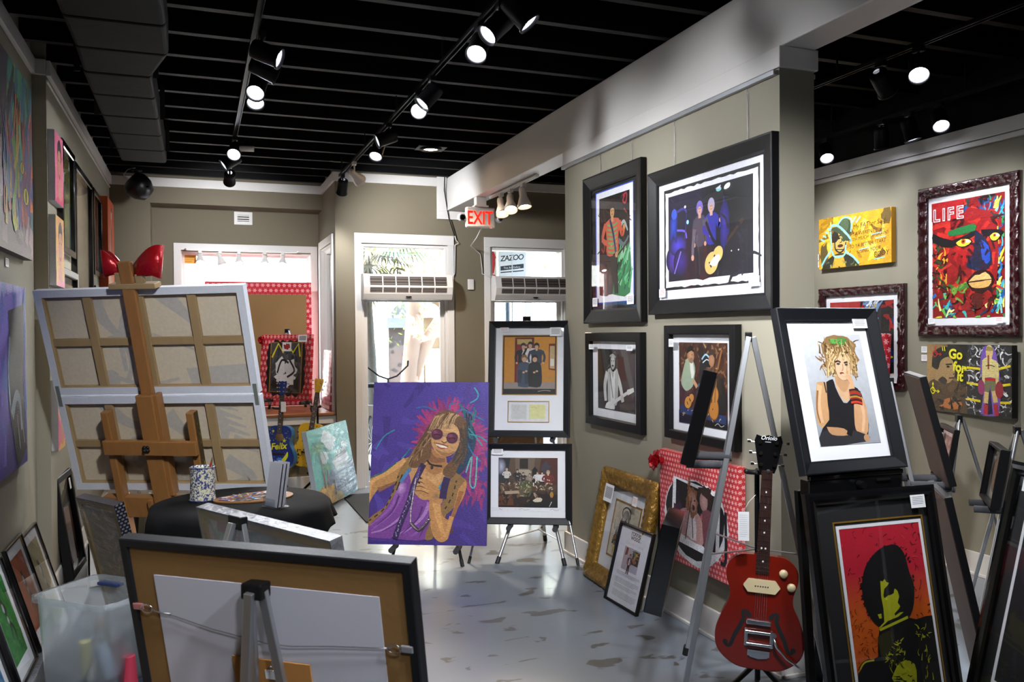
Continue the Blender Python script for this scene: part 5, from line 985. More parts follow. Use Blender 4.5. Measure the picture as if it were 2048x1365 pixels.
MB().bar(W_(-.40, -.055, -.075), W_(.36, -.055, -.075), .05, .13, side=(CM.to_3x3() @ Vector((0, 1, 0)))).bar(W_(-.10, -.09, -.14), W_(-.10, -.09, -.02), .03, .02, side=xd).build('tray', M['wood'], r, .004)
MB().bar(W_(-.14, -.02, 1.235), W_(.13, -.02, 1.235), .07, .03, side=(CM.to_3x3() @ Vector((0, 1, 0)))).bar(W_(-.075, -.03, 1.23), W_(-.075, -.03, 1.31), .045, .035, side=xd).bar(W_(.04, -.03, 1.23), W_(.04, -.03, 1.30), .045, .035, side=xd).build('top_clamp', M['wood_light'], r, .005)
f0 = W_(-.285, -.06, zf+.12); f1 = W_(.225, -.06, zf+.12)
for f in (f0, f1): MB().bar((f.x+.22, f.y+.42, .03), (f.x-.20, f.y-.38, .03), .05, .06).build('foot', M['wood'], r, .006)
for f in (f0, f1): MB().bar((f.x-.13, f.y-.25, .06), (f.x-.0, f.y-.03, .42), .045, .03).build('strut', M['wood'], r, .004)
MB().bar((f0.x, f0.y, .05), (f1.x, f1.y, .05), .05, .05).build('foot_bar', M['wood'], r, .005)
# paint smears on the right upright
b = Art(.045, .50, 5); b.bg('3a2c18'); b.daub(50, (0,0,100,100), ['1a1812','a8a028','2a2a1a','5a5420','8a7a2a','141210'], 40, 14, 80)
o = b.build('paint_smear', r, paint=True); o.matrix_local = Matrix.Translation(W_(.250, -.062, .02)) @ CM.to_3x3().to_4x4() @ Matrix.Rotation(R_(90), 4, 'Z')
# red ribbon loops tied to the clamp
r = empty('ribbon_bow', 'big red metallic ribbon bow tied on top of wooden easel', 'bow', None, CM @ Vector((-.03, -.02, 1.265)), -28)
def loop(sx, ln, ht, up, sp):
    """wide ribbon band running out, turning and coming back"""
    b = MB(); n = 20; vs = []
    for i in range(n+1):
        t = i/n; a_ = pi*t; x = sx*(.02+ln*sin(a_)**.8); y = -sp*cos(a_)*sin(a_)**.6-.01; w_ = ht*(.35+.65*sin(a_)**.7); z = .01+up*sin(a_)+.012*sin(a_*3)
        vs += [(x*.97, y, z-w_/2+.04), (x+.01*sx, y*1.1, z+w_/2+.04)]
    b.add(vs, [(2*i, 2*i+1, 2*i+3, 2*i+2) for i in range(n)], 0, True)
    o = b.build('loop', M['bow'], r, flip=False); q = o.modifiers.new('s', 'SOLIDIFY'); q.thickness = .003; return o
loop(-1, .125, .15, .05, .05); loop(1, .17, .18, .055, .06)
MB().box((-.03, -.03, -.01), (.03, .03, .05)).build('knot', M['bow'], r, .012)

# ------------------------------------------------------------------ draped table and what stands on it
TZ = .80; TC = Vector((.20, 4.42, 0)); TR_ = .43
r = empty('table', 'small round dark wood table with curved legs under a black cloth', 'table', None, TC)
MB().lathe([(.001, TZ-.035), (TR_-.03, TZ-.035), (TR_-.012, TZ-.025), (TR_-.012, TZ-.008), (.001, TZ-.008)], 48).build('tabletop', M['wood_dark'], r)
for a_ in (-52, 38, 128, 218):
    c, s = cos(R_(a_)), sin(R_(a_)); b = MB()
    b.tube([(c*q, s*q, z) for q, z in ((.34, TZ-.035), (.385, .66), (.375, .50), (.32, .34), (.27, .18), (.30, .06), (.345, .0))], [.024, .03, .027, .022, .018, .016, .022], 10)
    b.build('leg', M['wood_dark'], r)
b = MB(); n = 96; prof = []
rows = []
def drop(t):
    """how far the cloth hangs: long on the near left, short on the right with one hanging corner"""
    d = .10+.50*max(0, cos(t-R_(215)))**.6 if cos(t-R_(215)) > 0 else .10
    return d+.09*math.exp(-((t-R_(308)) % (2*pi))**2/.05) + .09*math.exp(-((R_(308)-t) % (2*pi))**2/.03)
vs = [(0, 0, TZ+.001)]
K_ = 9
for i in range(n):
    t = 2*pi*i/n; d = drop(t)
    for k in range(K_+1):
        if k <= 2: rr = TR_*(k+1)/3*.985; z = TZ+.001
        else:
            q = (k-2)/(K_-2); fold = .024*sin(t*9)*q + .014*sin(t*17+1)*q
            rr = TR_+.008+fold+.02*q; z = TZ-.004-d*q
        vs.append((rr*cos(t), rr*sin(t), z))
fs = []
for i in range(n):
    j = (i+1) % n; fs.append((0, 1+i*(K_+1), 1+j*(K_+1)))
    for k in range(K_): fs.append((1+i*(K_+1)+k, 1+i*(K_+1)+k+1, 1+j*(K_+1)+k+1, 1+j*(K_+1)+k))
b.add([Vector(v)+TC for v in vs], fs, 0, True)
o = b.build('tablecloth', M['black_cloth']); tag(o, 'black cloth draped over the small round table', 'cloth'); q = o.modifiers.new('s', 'SOLIDIFY'); q.thickness = .003; q.offset = 1
crock_m = mat('spongeware_glaze', 'b8b49c', .25, vs=95, col2='36406c', coat=.4)
for nd in crock_m.node_tree.nodes:
    if nd.type == 'TEX_NOISE': nd.inputs['Detail'].default_value = 1.5; nd.inputs['Distortion'].default_value = .6
    if nd.type == 'MIX':
        cr = crock_m.node_tree.nodes.new('ShaderNodeValToRGB'); cr.color_ramp.elements[0].position = .47; cr.color_ramp.elements[1].position = .55
        l = nd.inputs[0].links[0]; src = l.from_socket; crock_m.node_tree.links.new(src, cr.inputs[0]); crock_m.node_tree.links.new(cr.outputs[0], nd.inputs[0])
r = empty('crock', 'blue and cream speckled stoneware crock on the black table cloth', 'crock', None, (.02, 4.54, TZ+.004))
MB().lathe([(.001, 0), (.064, 0), (.066, .006), (.062, .018), (.060, .06), (.0595, .155), (.062, .168), (.062, .174), (.056, .174), (.055, .16), (.055, .02), (.001, .02)], 36).build('body', crock_m, r)
b = MB(); b.tube([(.0623*cos(2*pi*i/30), .0623*sin(2*pi*i/30), .171) for i in range(30)], .0028, 6, closed=True); b.tube([(.066*cos(2*pi*i/30), .066*sin(2*pi*i/30), .006) for i in range(30)], .003, 6, closed=True); b.build('rim_band', mat('cobalt_glaze', '26305e', .25, coat=.4), r)
r = empty('paint_brush', 'brush with a red handle standing in the speckled crock', 'brush', None, (.05, 4.53, TZ+.03))
MB().cyl((-.03, .0, 0), (.012, -.01, .165), .004, .0055, 10).build('handle', mat('red_lacquer', '8a2a1c', .3), r)
MB().cyl((.012, -.01, .165), (.018, -.012, .195), .0055, .002, 10).build('bristles', mat('bristle', '5a3a2a', .8), r)
# palette
pa = MB(); pts = []
for i in range(40):
    t = 2*pi*i/40; rr = 1-.12*math.exp(-((t-4.4)/.35)**2); pts.append((.20*rr*cos(t), .13*rr*sin(t)*(1+.15*cos(t))))
Tm = Matrix.Translation((.265, 4.50, TZ+.007)) @ Matrix.Rotation(R_(12), 4, 'Z') @ Matrix.Rotation(R_(-90), 4, 'X')
r = empty('palette', 'oval wooden palette covered in dabs of paint on the black cloth', 'palette', None, (.265, 4.50, TZ+.006), 8)
MB().prism(pts, 0, .006, T=Matrix.Rotation(R_(90), 4, 'X')).build('board', M['wood'], r)
rg = random.Random(8); a = Art(.40, .27, 8)
for i in range(330):
    t = rg.uniform(0, 2*pi); q = rg.random()**.5*.92; a.blob(50+47*q*cos(t), 50+44*q*sin(t)*(1+.1*cos(t)), rg.uniform(.8, 3), rg.uniform(.7, 2.2), rg.choice(['e8e8ea','2a4a9a','3a6ac8','a81c1c','18181a','c8a020','2a6a3a','e0e4f0','6a2a1a','d8d8e0','101014','5a8ad0','b84a1a']), .4, 8)
o = a.build('paint_dabs', r, paint=True, z=-.135); o.matrix_local = Matrix.Translation((0, 0, .0068)) @ Matrix.Rotation(R_(-90), 4, 'X')
# clear holder with postcards
r = empty('card_holder', 'clear acrylic holder with a stack of cards on black cloth', 'card holder', None, (.345, 4.235, TZ+.004), -62)
MB().box((-.05, -.04, 0), (.05, .055, .004)).box((-.05, -.03, .004), (.05, -.027, .045)).box((-.05, .035, .004), (.05, .038, .06)).build('holder', M['wrap'], r, .001)
for i in range(7):
    o = MB().box((-.052+.001*i, 0, 0), (.052, .0016, .215-.006*(i % 3))).build('postcard', mat('card_%s' % 'dark' if i % 3 == 1 else 'card_light', '3a3a40' if i % 3 == 1 else 'b0b0b8', .4), r)
    o.matrix_local = Matrix.Translation((0, -.020+.007*i, .005)) @ Matrix.Rotation(R_(-9), 4, 'X')
tag(MB().box((-.055, -.08, 0), (.055, .08, .002), T=Matrix.Translation((.385, 4.61, TZ+.004)) @ Matrix.Rotation(R_(20), 4, 'Z')).build('paper_slip', M['card']), 'white slip of paper at the back of the black cloth', 'paper')
tag(MB().box((-.13, -.10, 0), (.13, .10, .33), T=Matrix.Translation((.30, 4.38, .0)) @ Matrix.Rotation(R_(-30), 4, 'Z')).build('silver_box', M['foil'], bevel=.006), 'silver wrapped box on the floor under the draped table', 'box')

# ------------------------------------------------------------------ wrapped canvases
def wrapback(name, label, pos, yaw, tilt, w, h, d, wire=True, side=None, seed=1):
    r = empty(name, label, 'painting', 'canvases in clear plastic wrap', pos, yaw, tilt)
    b = MB(); b.ring(-w/2, 0, w/2, h, [(0, .002), (0, d), (.04, d), (.04, .012), (.035, .002)]); b.build('stretcher', M['wood_light'], r)
    a = Art(w-.02, h-.02, seed); a.bg('a09a94'); a.daub(70, (0,0,100,100), ['b0a09c','9aa89c','a88a88','bab4ae','8f938c','c0b0aa'], 18, 8); a.build('canvas_sheet', r, y=.012, z=.01)
    b = MB(); b.box((-w/2-.001, -.001, -.001), (w/2+.001, d+.001, h+.001)); b.build('plastic_wrap', M['wrap'], r)
    b = MB(); b.box((-w/2-.002, -.0015, h-.004), (w/2+.002, d+.002, h+.003)).box((w/2-.002, -.0005, 0), (w/2+.003, d+.001, h)); b.build('folded_edge', side or M['foil'], r)
    if wire: MB().tube([(-w/2+.02, -.003, h*.72), (-w*.2, -.003, h*.66), (w*.1, -.003, h*.64), (w/2-.02, -.003, h*.72)], .0016, 6).build('hanging_wire', M['screw'], r)
    return r
wrapback('canvas_painting', 'silver plastic wrapped canvas seen from behind on easel near the foreground frame', (.261, 3.0, .516), -61.4, -10, .80, .50, .045, seed=81)
easel('easel', 'low aluminium easel behind the silver plastic wrapped canvas', (.12, 2.90, 1.03), ((-.05, 3.36, 0), (.30, 2.72, 0)), (-.22, 2.72, 0), th=.026, brace=0, pads=((0, .50), (1, .50)), headw=.075, pad_len=.09)
wrapback('canvas_painting', 'small plastic wrapped canvas with dark side leaning behind the clear tub', (-.345, 4.95, .005), -57.2, -14, .396, .80, .05, side=M['night_wrap'], seed=82)
r = empty('wrapped_canvas', 'canvas in black snowflake wrap standing on floor behind the easel', 'painting', None, (-.155, 4.93, .005), -10, 5)
MB().box((-.10, 0, 0), (.10, .05, .66)).build('gift_wrap', M['night_wrap'], r, .006)
def art_cruise(a):
    a.grad(lambda u, v: mixh('4a9a94', '5ab4a4', v/100), 5, 8); a.daub(50, (0,40,100,100), ['5ab0a4','4aa098','6abaae','48989a'], 20, 7); a.P([12,14, 40,42, 100,48, 100,4, 60,4], '5a6c84', 1); a.daub(50, (40,8,100,44), ['66788e','4a5c76','7a8a9c','56687e','8a96a4'], 20, 4)
    for x, y, s_ in ((40,86,12), (50,80,14), (30,62,11), (84,68,9)): a.blob(x, y, s_, s_*.5, 'c8d0d0', .35); a.blob(x-3, y-3, s_*.6, s_*.6, 'b6c2c4', .3)
    a.P([46,52, 88,58, 90,50, 84,46, 52,44], 'c8c8cc', 1); a.P([52,52, 86,57, 84,62, 56,57], '7a5a60', 1); a.P([50,44, 86,46, 80,38, 56,36], 'a8b0b4', 1)
    for x in (60, 67, 74): a.P([x,60, x+3,60.5, x+3,66, x,65.5], 'd8d0cc'); a.P([x,64, x+3,64.5, x+3,66, x,65.5], '8a3a34')
    a.P([0,0, 60,0, 44,14, 34,22, 24,26, 12,24, 0,20], 'b0861a', 2); a.daub(50, (2,0,46,22), ['c89a24','a87a18','d0a83a','8a6a2a'], 10, 4); a.P([40,14, 56,10, 64,0, 44,0], '8a7a2a', 1)
    a.S([20,22, 22,46, 18,72], 4, '6a4a30', 3); a.S([28,22, 30,36, 31,46], 3, '6a4a30', 2)
    for cx, cy, q in ((18,72,1), (31,46,.6)): [a.S([cx,cy, cx+cos(t)*14*q,cy+(sin(t)*9+4)*q, cx+cos(t)*22*q,cy+(sin(t)*11-8)*q], 3.4*q, a.rng.choice(['3a7a54','4a8a5a','6a9a5a']), .6) for t in [i*pi/5-.2 for i in range(10)]]
    a.S([42,28, 43,18, 42,8], 5, '2a2c30', 3); a.S([46,26, 46,16], 2, 'b8bcc0', 1)
s = .975
r = canvas('painting', 'plastic wrapped seaside painting of a ship and palms leaning by window seat', 'painting', (1.323*s, 8.42*s, .035), 57.35, .933*s, .746*s, .05, art_cruise, tilt=10.1, roll=.86, seed=83)
MB().box((-.456, -.004, -.002), (.456, .053, .7295)).build('plastic_wrap', M['wrap'], r)

# ------------------------------------------------------------------ foreground: backs of two framed pictures, their easel, envelope
r = empty('framed_picture', 'back of a big black framed picture with hanging wire, foreground easel', 'picture', None, (.193, 1.75, .464), -37.8, -11.7, -.3)
FW, FH = .624, .80
MB().ring(-FW/2, 0, FW/2, FH, [(0, .004), (.002, .001), (.016, .001), (.020, .006), (.020, .028), (0, .030)]).build('frame', M['frame_grey'], r)
MB().box((-FW/2+.018, .0055, .018), (FW/2-.018, .008, FH-.018)).build('paper_backing', M['kraft'], r)
MB().box((-FW/2+.069, .004, .09), (FW/2-.069, .006, FH-.072)).build('foam_board', M['foamcore'], r)
MB().box((-FW/2+.02, .022, .02), (FW/2-.02, .026, FH-.02)).build('picture', M['mat_black'], r)
b = MB(); b.tube([(-FW/2+.05, -.001, .655), (-.20, -.001, .645), (-.12, -.002, .628), (0, -.003, .612), (.05, -.003, .612), (.14, -.002, .622), (.22, -.001, .628), (FW/2-.05, -.001, .632)], .0011, 6)
b.tube([(-FW/2+.05, -.002, .657), (-FW/2+.075, -.003, .651), (-FW/2+.10, -.002, .650)], .0016, 6).build('hanging_wire', M['screw'], r)
for x, z, c in ((-FW/2+.022, .657, 'c08080'), (FW/2-.022, .632, '9a9aa0')):
    sg = 1 if x < 0 else -1
    o = MB().box((x-.012, -.001, z-.007), (x+.012, .004, z+.007)).build('hanger', mat('hanger_'+c, c, .4, .5), r, .002)
    MB().tube([(x+sg*(.024+.013*cos(2*pi*i/16)), -.003, z+.009*sin(2*pi*i/16)) for i in range(16)], .0014, 6, closed=True).build('ring', M['chrome'], o)
FM = Matrix.Translation((.193, 1.75, .464)) @ Matrix.Rotation(R_(-37.8), 4, 'Z') @ Matrix.Rotation(R_(11.7), 4, 'X')
Q = lambda x, y, z: FM @ Vector((x, y, z))
hd = Q(.012, -.024, .735)
easel('easel', 'aluminium easel in the foreground behind the wired picture back', hd, (tuple(Q(-.115, -.03, -.475).xy)+(0,), tuple(Q(.12, -.03, -.475).xy)+(0,)), tuple(Q(-.12, -.20, -.475).xy)+(0,), th=.018, brace=0, headw=.044, hh=.015, group=None, headsz=(.05, .034))
r = empty('envelope', 'manila envelope pinned to the back of the foreground picture', 'envelope', None, Q(.005, -.0015, .33), -37.8, -11.7)
MB().box((-.085, 0, 0), (.085, .003, .245)).build('paper', mat('manila_paper', 'a8743a', .7, var=.05, vs=6), r)
MB().box((-.015, -.0008, .205), (.02, 0, .224)).build('label', M['card'], r); MB().sphere((.0, -.002, .232), .003, 8).build('pin', M['screw'], r)
r = empty('framed_picture', 'back of a second framed picture in the bottom left corner', 'picture', None, (-.20, 1.60, .35), -42, -11)
MB().ring(-.36, 0, .36, .715, [(0, .004), (.002, .001), (.018, .001), (.022, .006), (.022, .028), (0, .030)]).build('frame', M['frame_grey'], r)
MB().box((-.34, .0055, .02), (.34, .008, .695)).build('paper_backing', M['kraft'], r)
easel('easel', 'easel under the picture back in the bottom left corner', (-.18, 1.50, 1.0), ((-.42, 1.80, 0), (-.02, 1.42, 0)), (-.50, 1.32, 0), th=.022, brace=0, pads=((0, .34), (1, .34)), pad_len=.10)

# ------------------------------------------------------------------ frosted tub with odds and ends
r = empty('storage_tub', 'open frosted plastic storage tub on floor by the left wall', 'tub', None, (-.405, 4.04, .0), -42)
def shell(l, wd, h, tp=.86, t=.004, nn=8):
    def rr(L, W, z, cr=.05):
        p = []
        for cx, cy, a0 in ((L/2-cr, W/2-cr, 0), (-L/2+cr, W/2-cr, 90), (-L/2+cr, -W/2+cr, 180), (L/2-cr, -W/2+cr, 270)):
            p += [(cx+cr*cos(R_(a0+90*i/nn)), cy+cr*sin(R_(a0+90*i/nn)), z) for i in range(nn+1)]
        return p
    loops = [rr(l*tp, wd*tp, 0), rr(l, wd, h), rr(l+.03, wd+.03, h+.002), rr(l+.03, wd+.03, h-.022)]
    n = len(loops[0]); vs = sum(loops, []); fs = [tuple(range(n))]
    for k in range(3): fs += [(k*n+i, k*n+(i+1) % n, (k+1)*n+(i+1) % n, (k+1)*n+i) for i in range(n)]
    return vs, fs
b = MB(); v_, f_ = shell(.41, .335, .54); b.add(v_, f_, 0, True); o = b.build('tub_body', M['tote'], r)
MB().box((-.18, .145, .50), (-.06, .19, .515)).build('handle', mat('blue_latch', '1c2a5a', .4), r, .004)
def inside(name, label, cat, p, q, rad, col, r2=None, metal=0.):
    o = MB().cyl(p, q, rad, r2, 18).build(name, mat('tub_'+col, col, .4, metal), bevel=.002); tag(o, label, cat); return o
tag(MB().box((-.13, -.09, .006), (.13, .09, .165), T=Matrix.Translation((-.375, 3.985, 0)) @ Matrix.Rotation(R_(-42), 4, 'Z')).build('storage_box', mat('tub_box', '2e3844', .5), bevel=.004), 'dark blue box at the bottom of the frosted tub', 'box')
inside('paint_can', 'grey spray can lying inside the frosted tub', 'can', (-.400, 3.925, .335), (-.345, 3.90, .205), .030, '8a94a4', metal=.3)
inside('bottle', 'pale cream bottle lying inside the frosted tub', 'bottle', (-.405, 3.955, .275), (-.44, 3.965, .185), .018, 'c8bea8')
inside('bottle', 'yellowish bottle in the frosted tub, left of the spray can', 'bottle', (-.46, 4.03, .168), (-.465, 4.02, .33), .026, 'b0a868')
inside('cup', 'red plastic cup inside the frosted tub', 'cup', (-.285, 3.905, .168), (-.285, 3.90, .285), .036, 'b03048', .025)
tag(MB().box((-.05, -.03, .168), (.05, .03, .47), T=Matrix.Translation((-.335, 4.04, 0)) @ Matrix.Rotation(R_(30), 4, 'Z')).build('carton', mat('black_white_carton', '2a2a2c', .5, col2='c8c8c8', vs=30), bevel=.002), 'black and white carton poking up inside the frosted tub', 'box')
# prints standing in a white browser bin under the canvas
r = empty('print_bin', 'white low bin of prints under the two panel canvas', 'bin', None, (-.44, 6.30, 0), 0)
MB().box((-.24, -.25, 0), (.30, .35, .02)).box((-.24, -.25, 0), (-.22, .35, .34)).box((.28, -.25, 0), (.30, .35, .34)).box((-.24, -.25, 0), (.30, -.23, .30)).box((-.24, .33, 0), (.30, .35, .36)).build('bin_body', M['white'], r, .004)
for i, (c, h_, lab) in enumerate((('9a9a98', .52, 'grey printed sleeve, leftmost in the white print bin'), ('1a1a1c', .50, 'black sleeve beside the grey one in print bin'), ('b09a4a', .51, 'yellow sleeve in the middle of the print bin'), ('18181a', .52, 'black sleeve right of the yellow one in print bin'), ('7a7c7a', .50, 'dull grey sleeve near the right of the print bin'), ('a8c8cc', .51, 'pale blue sleeve in the print bin'), ('2a8a5a', .50, 'green edged sleeve, rightmost in the print bin'), )):
    x = -.64+.07*i; o = MB().box((-.008, -.19, 0), (.008, .19, h_), T=Matrix.Translation((x, 6.34, .021)) @ Matrix.Rotation(R_(4), 4, 'Y')).build('print_sleeve', mat('sleeve_'+c, c, .4), bevel=.001); tag(o, lab, 'print', 'prints in the white bin')

# ------------------------------------------------------------------ guitars
def outline(pts, n=6):
    half = smooth_path(pts, n); return half + [(-x, z) for x, z in reversed(half[1:-1])]
def guitar_body(name, label, pos, yaw, tilt, roll, L, half, thick, top_m, side_m, neckm='wood_dark', headm='frame_gloss', head=((.026, .84), (.05, 1.0)), bind=None, nk=.027, group=None, fret_end=.40):
    """half = right half of the body outline in fractions of L, from the tail up to the neck"""
    r = empty(name, label, 'guitar', group, pos, yaw, tilt, roll)
    o = outline([(x*L, z*L) for x, z in half]); b = MB(); b.prism(o, 0, thick, smooth=True); b.build('body', [side_m], r, .004)
    b = MB(); b.prism([(x*.975, z*.985+.004) for x, z in o], -.0025, .0005); b.build('top', top_m, r)
    b = MB(); b.box((-nk*.8*L/1.0, .004, .46*L), (nk*.8*L, .022, .84*L)); b.build('neck', M[neckm], r, .004)
    b = MB(); z0, z1 = fret_end*L, .835*L; w0, w1 = nk*1.02*L, nk*.82*L
    b.add([(-w0,-.009,z0),(w0,-.009,z0),(w1,-.009,z1),(-w1,-.009,z1),(-w0,.004,z0),(w0,.004,z0),(w1,.004,z1),(-w1,.004,z1)], [(0,1,2,3),(7,6,5,4),(0,4,5,1),(1,5,6,2),(2,6,7,3),(3,7,4,0)])
    fb = b.build('fretboard', M['wood_dark'], r)
    Ls = (z1-.16*L)
    for k in range(1, 20):
        z = z1-Ls*(1-2**(-k/12))
        if z < z0: break
        w = w1+(w0-w1)*(z1-z)/(z1-z0); MB().box((-w,-.0105,z-.0012), (w,-.009,z+.0012)).build('fret', M['chrome'], fb)
    b = MB()
    for k in (3, 5, 7, 9, 12, 15):
        z = z1-Ls*(1-2**(-(k-.5)/12))
        if z < z0: continue
        for x in ((-.008, .008) if k == 12 else (0,)): b.cyl((x*L,-.0098,z), (x*L,-.0088,z), .004*L, n=10)
    b.build('inlay', M['card'], fb)
    (hx0, hz0), (hx1, hz1) = head
    hp = [(hx0*L, hz0*L), (hx0*1.25*L, (hz0+.02)*L), (hx1*L, (hz1-.03)*L), (hx1*.86*L, (hz1-.004)*L), (hx1*.45*L, (hz1-.012)*L)]
    hp = hp+[(0, (hz1-.004)*L)]+[(-x, z) for x, z in reversed(hp)]
    hd = MB(); hd.prism(hp, -.006, .010); h = hd.build('headstock', M[headm] if isinstance(headm, str) else headm, r, .002)
    for s in (-1, 1):
        for k in range(3):
            z = (hz0+.035+(hz1-hz0-.07)*k/2)*L; x = s*(hx0+(hx1-hx0)*(.25+.35*k/2))*L*.72; xo = s*(hx0+(hx1-hx0)*(.4+.3*k))*L
            b = MB(); b.cyl((x,-.016,z), (x,-.006,z), .0075*L, n=12); b.cyl((xo,.004,z), (xo+s*.022*L,.004,z), .002*L, n=8); b.box((xo+s*.014*L,0,z-.006*L), (xo+s*.028*L,.008,z+.006*L)); b.build('tuner', M['chrome'], h, .001)
    b = MB()
    for k in range(6): x = (k-2.5)*nk*.3*L; b.cyl((x*1.15,-.0125,.19*L), (x*.8,-.0125,z1), .0007, n=5)
    b.build('strings', M['chrome'], r)
    return r
def stand(name, label, pos, yaw, top, m='black_metal', group=None, back=.06, spread=.24):
    r = empty(name, label, 'stand', group, pos, yaw)
    MB().cyl((0, back, .12), (0, back, top), .011, n=12).build('post', M[m], r)
    b = MB(); b.cyl((0, back, top), (0, .0, top+.005), .008, n=8); b.tube([(-.045, -.03, top+.012), (-.042, .0, top+.004), (0, .012, top), (.042, .0, top+.004), (.045, -.03, top+.012)], .011, 8); b.build('yoke', M['rubber'], r)
    for a_ in (-150, -30, 90):
        b = MB(); b.cyl((0, back, .20), (spread*cos(R_(a_)), back+spread*sin(R_(a_)), .012), .012, n=10); b.build('leg', M[m], r)
    b = MB(); b.tube([(-.09, -.035, .235), (-.085, .02, .22), (0, back, .21), (.085, .02, .22), (.09, -.035, .235)], .010, 8); b.build('cradle', M['rubber'], r)
    return r
half_red = [(0, 0), (.09, .006), (.165, .06), (.182, .135), (.16, .215), (.132, .275), (.13, .32), (.146, .375), (.14, .43), (.10, .468), (.05, .476), (0, .474)]
red_top = mat('cherry_red_lacquer', '6e1407', .16, var=.22, vs=3, coat=.6, stretch=(2, 2, .5))
g = guitar_body('electric_guitar', 'red hollow body electric guitar with f-holes and chrome tremolo', (2.175, 2.905, .233), -36, 5, -3.0, .99, half_red, .055, red_top, red_top, head=((.03, .825), (.058, .99)))
def fhole(sx):
    q = smooth_path([(.045, .035), (.05, .046), (.062, .05), (.07, .042), (.066, .02), (.082, -.02), (.100, -.055), (.11, -.085), (.118, -.10), (.132, -.10), (.136, -.088)], 5); b = MB(); ws = []
    for i in range(len(q)):
        t = i/(len(q)-1); ws.append(.004+.005*sin(pi*t))
    for i, (x, z) in enumerate(q):
        a_ = q[max(i-1, 0)]; c = q[min(i+1, len(q)-1)]; dx, dz = c[0]-a_[0], c[1]-a_[1]; l = math.hypot(dx, dz) or 1
        for s in (-1, 1): b.v.append((sx*(x-dz/l*ws[i]*s), -.0032, .185+z+dx/l*ws[i]*s*1.0))
    n = len(q); b.f = [(2*i, 2*i+1, 2*i+3, 2*i+2) for i in range(n-1)]; b.mi = [0]*(n-1); b.sm = [False]*(n-1)
    for ce in (q[0], q[-1]): b.cyl((sx*ce[0], -.0033, .185+ce[1]), (sx*ce[0], -.0030, .185+ce[1]), .011, n=14)
    return b.build('f_hole', M['rubber'], g, flip=False)
fhole(1); fhole(-1)
cream = mat('cream_plastic', 'cdbb94', .35, var=.04)
MB().prism([(-.075, .345), (-.055, .318), (.055, .318), (.075, .345), (.055, .372), (-.055, .372)], -.016, -.002).build('pickup', cream, g, .004)
b = MB()
for k in range(6): b.cyl(((k-2.5)*.010, -.0175, .345), ((k-2.5)*.010, -.016, .345), .003, n=8)
b.build('pole_piece', M['chrome'], g)
for x, z in ((.085, .405), (.118, .352)): MB().lathe([(.018, 0), (.0175, .004), (.014, .012), (.001, .013)], 18, T=Matrix.Translation((x, -.003, z)) @ Matrix.Rotation(R_(90), 4, 'X')).build('knob', cream, g)
MB().box((-.055, -.018, .185), (.045, -.003, .203)).build('bridge', M['chrome'], g, .003)
b = MB(); b.cyl((-.055, -.016, .155), (.055, -.016, .155), .0085).cyl((-.05, -.014, .105), (.05, -.014, .105), .007).box((-.06, -.012, .095), (-.045, -.003, .165)).box((.042, -.012, .095), (.057, -.003, .165)).box((-.045, -.010, .055), (.045, -.003, .082)).prism([(-.045, .07), (-.035, .052), (0, .046), (.035, .052), (.045, .07)], -.011, -.003); tr = b.build('tremolo', M['chrome'], g, .002)
b = MB(); b.cyl((.055, -.02, .155), (.055, -.035, .155), .012); b.tube([(.055, -.032, .15), (.07, -.036, .11), (.11, -.035, .07), (.17, -.03, .035)], [.006, .007, .006, .005], 8); b.build('tremolo_arm', M['chrome'], tr)
a = Art(.1, .05, 1); a.T('Oriolo', 50, 42, 24, 'd8d8dc', align='CENTER', shear=.3, off=.2); a.S([36,24, 60,24], 3, '9a9a9e', sm=0); a.build('headstock_script', g, y=-.0075, z=.935)
r = empty('price_tag', 'white card tag hanging from the red guitar neck', 'tag', None, (2.105, 2.90, .84), -30)
MB().box((-.022, 0, -.06), (.022, .001, .06)).build('card', M['card'], r); a = Art(.04, .11, 2); a.lines(8, 92, 90, 11, 8, 2.4, 'a0a0a8'); a.build('print', r, y=-.0005, z=-.055); MB().tube([(.0, 0, .06), (.02, 0, .10), (.05, .01, .13)], .0008, 5).build('string', M['card'], r)
stand('guitar_stand', 'black tripod stand holding the red electric guitar', (2.232, 2.978, 0), -36, 1.04, back=.085, spread=.26)
half_ac = [(0, 0), (.10, .006), (.175, .06), (.19, .13), (.165, .21), (.128, .28), (.128, .33), (.145, .385), (.13, .45), (.08, .485), (0, .49)]
blue = mat('blue_guitar_paint', '14307e', .3, var=.25, vs=8, coat=.4); teal = mat('teal_guitar_side', '12689a', .35, coat=.3)
g = guitar_body('acoustic_guitar', 'small blue painted acoustic guitar with stars and yellow lettering', (.735, 8.58, .31), -30, 6, -1.5, .875, half_ac, .085, blue, teal, headm=blue, nk=.028)
MB().lathe([(.001, 0), (.043, 0), (.043, .001), (.001, .001)], 24, T=Matrix.Translation((0, -.003, .315)) @ Matrix.Rotation(R_(90), 4, 'X')).build('sound_hole', M['kraft'], g)
MB().box((-.065, -.010, .135), (.065, -.002, .155)).build('bridge', M['wood_dark'], g, .003)
a = Art(.34, .43, 3)
rg = random.Random(4)
for i in range(60): a.E(50+rg.uniform(-34, 34), rg.choice((rg.uniform(6, 40), rg.uniform(62, 90)))*1.0, rg.uniform(.6, 1.6), rg.uniform(.6, 1.6), rg.choice(['4a8ad0','c86a3a','7ab0e8','d8d020','8a5a9a']))
def star(x, y, s, c): a.P([q for i in range(10) for q in (x+s*(1 if i % 2 == 0 else .45)*cos(pi/2+i*pi/5), y+s*(1 if i % 2 == 0 else .45)*sin(pi/2+i*pi/5)/a.k)], c)
star(30, 84, 5, 'd8dc1c'); star(66, 63, 7, 'd8dc1c'); star(22, 62, 3.5, 'c8cc2c')
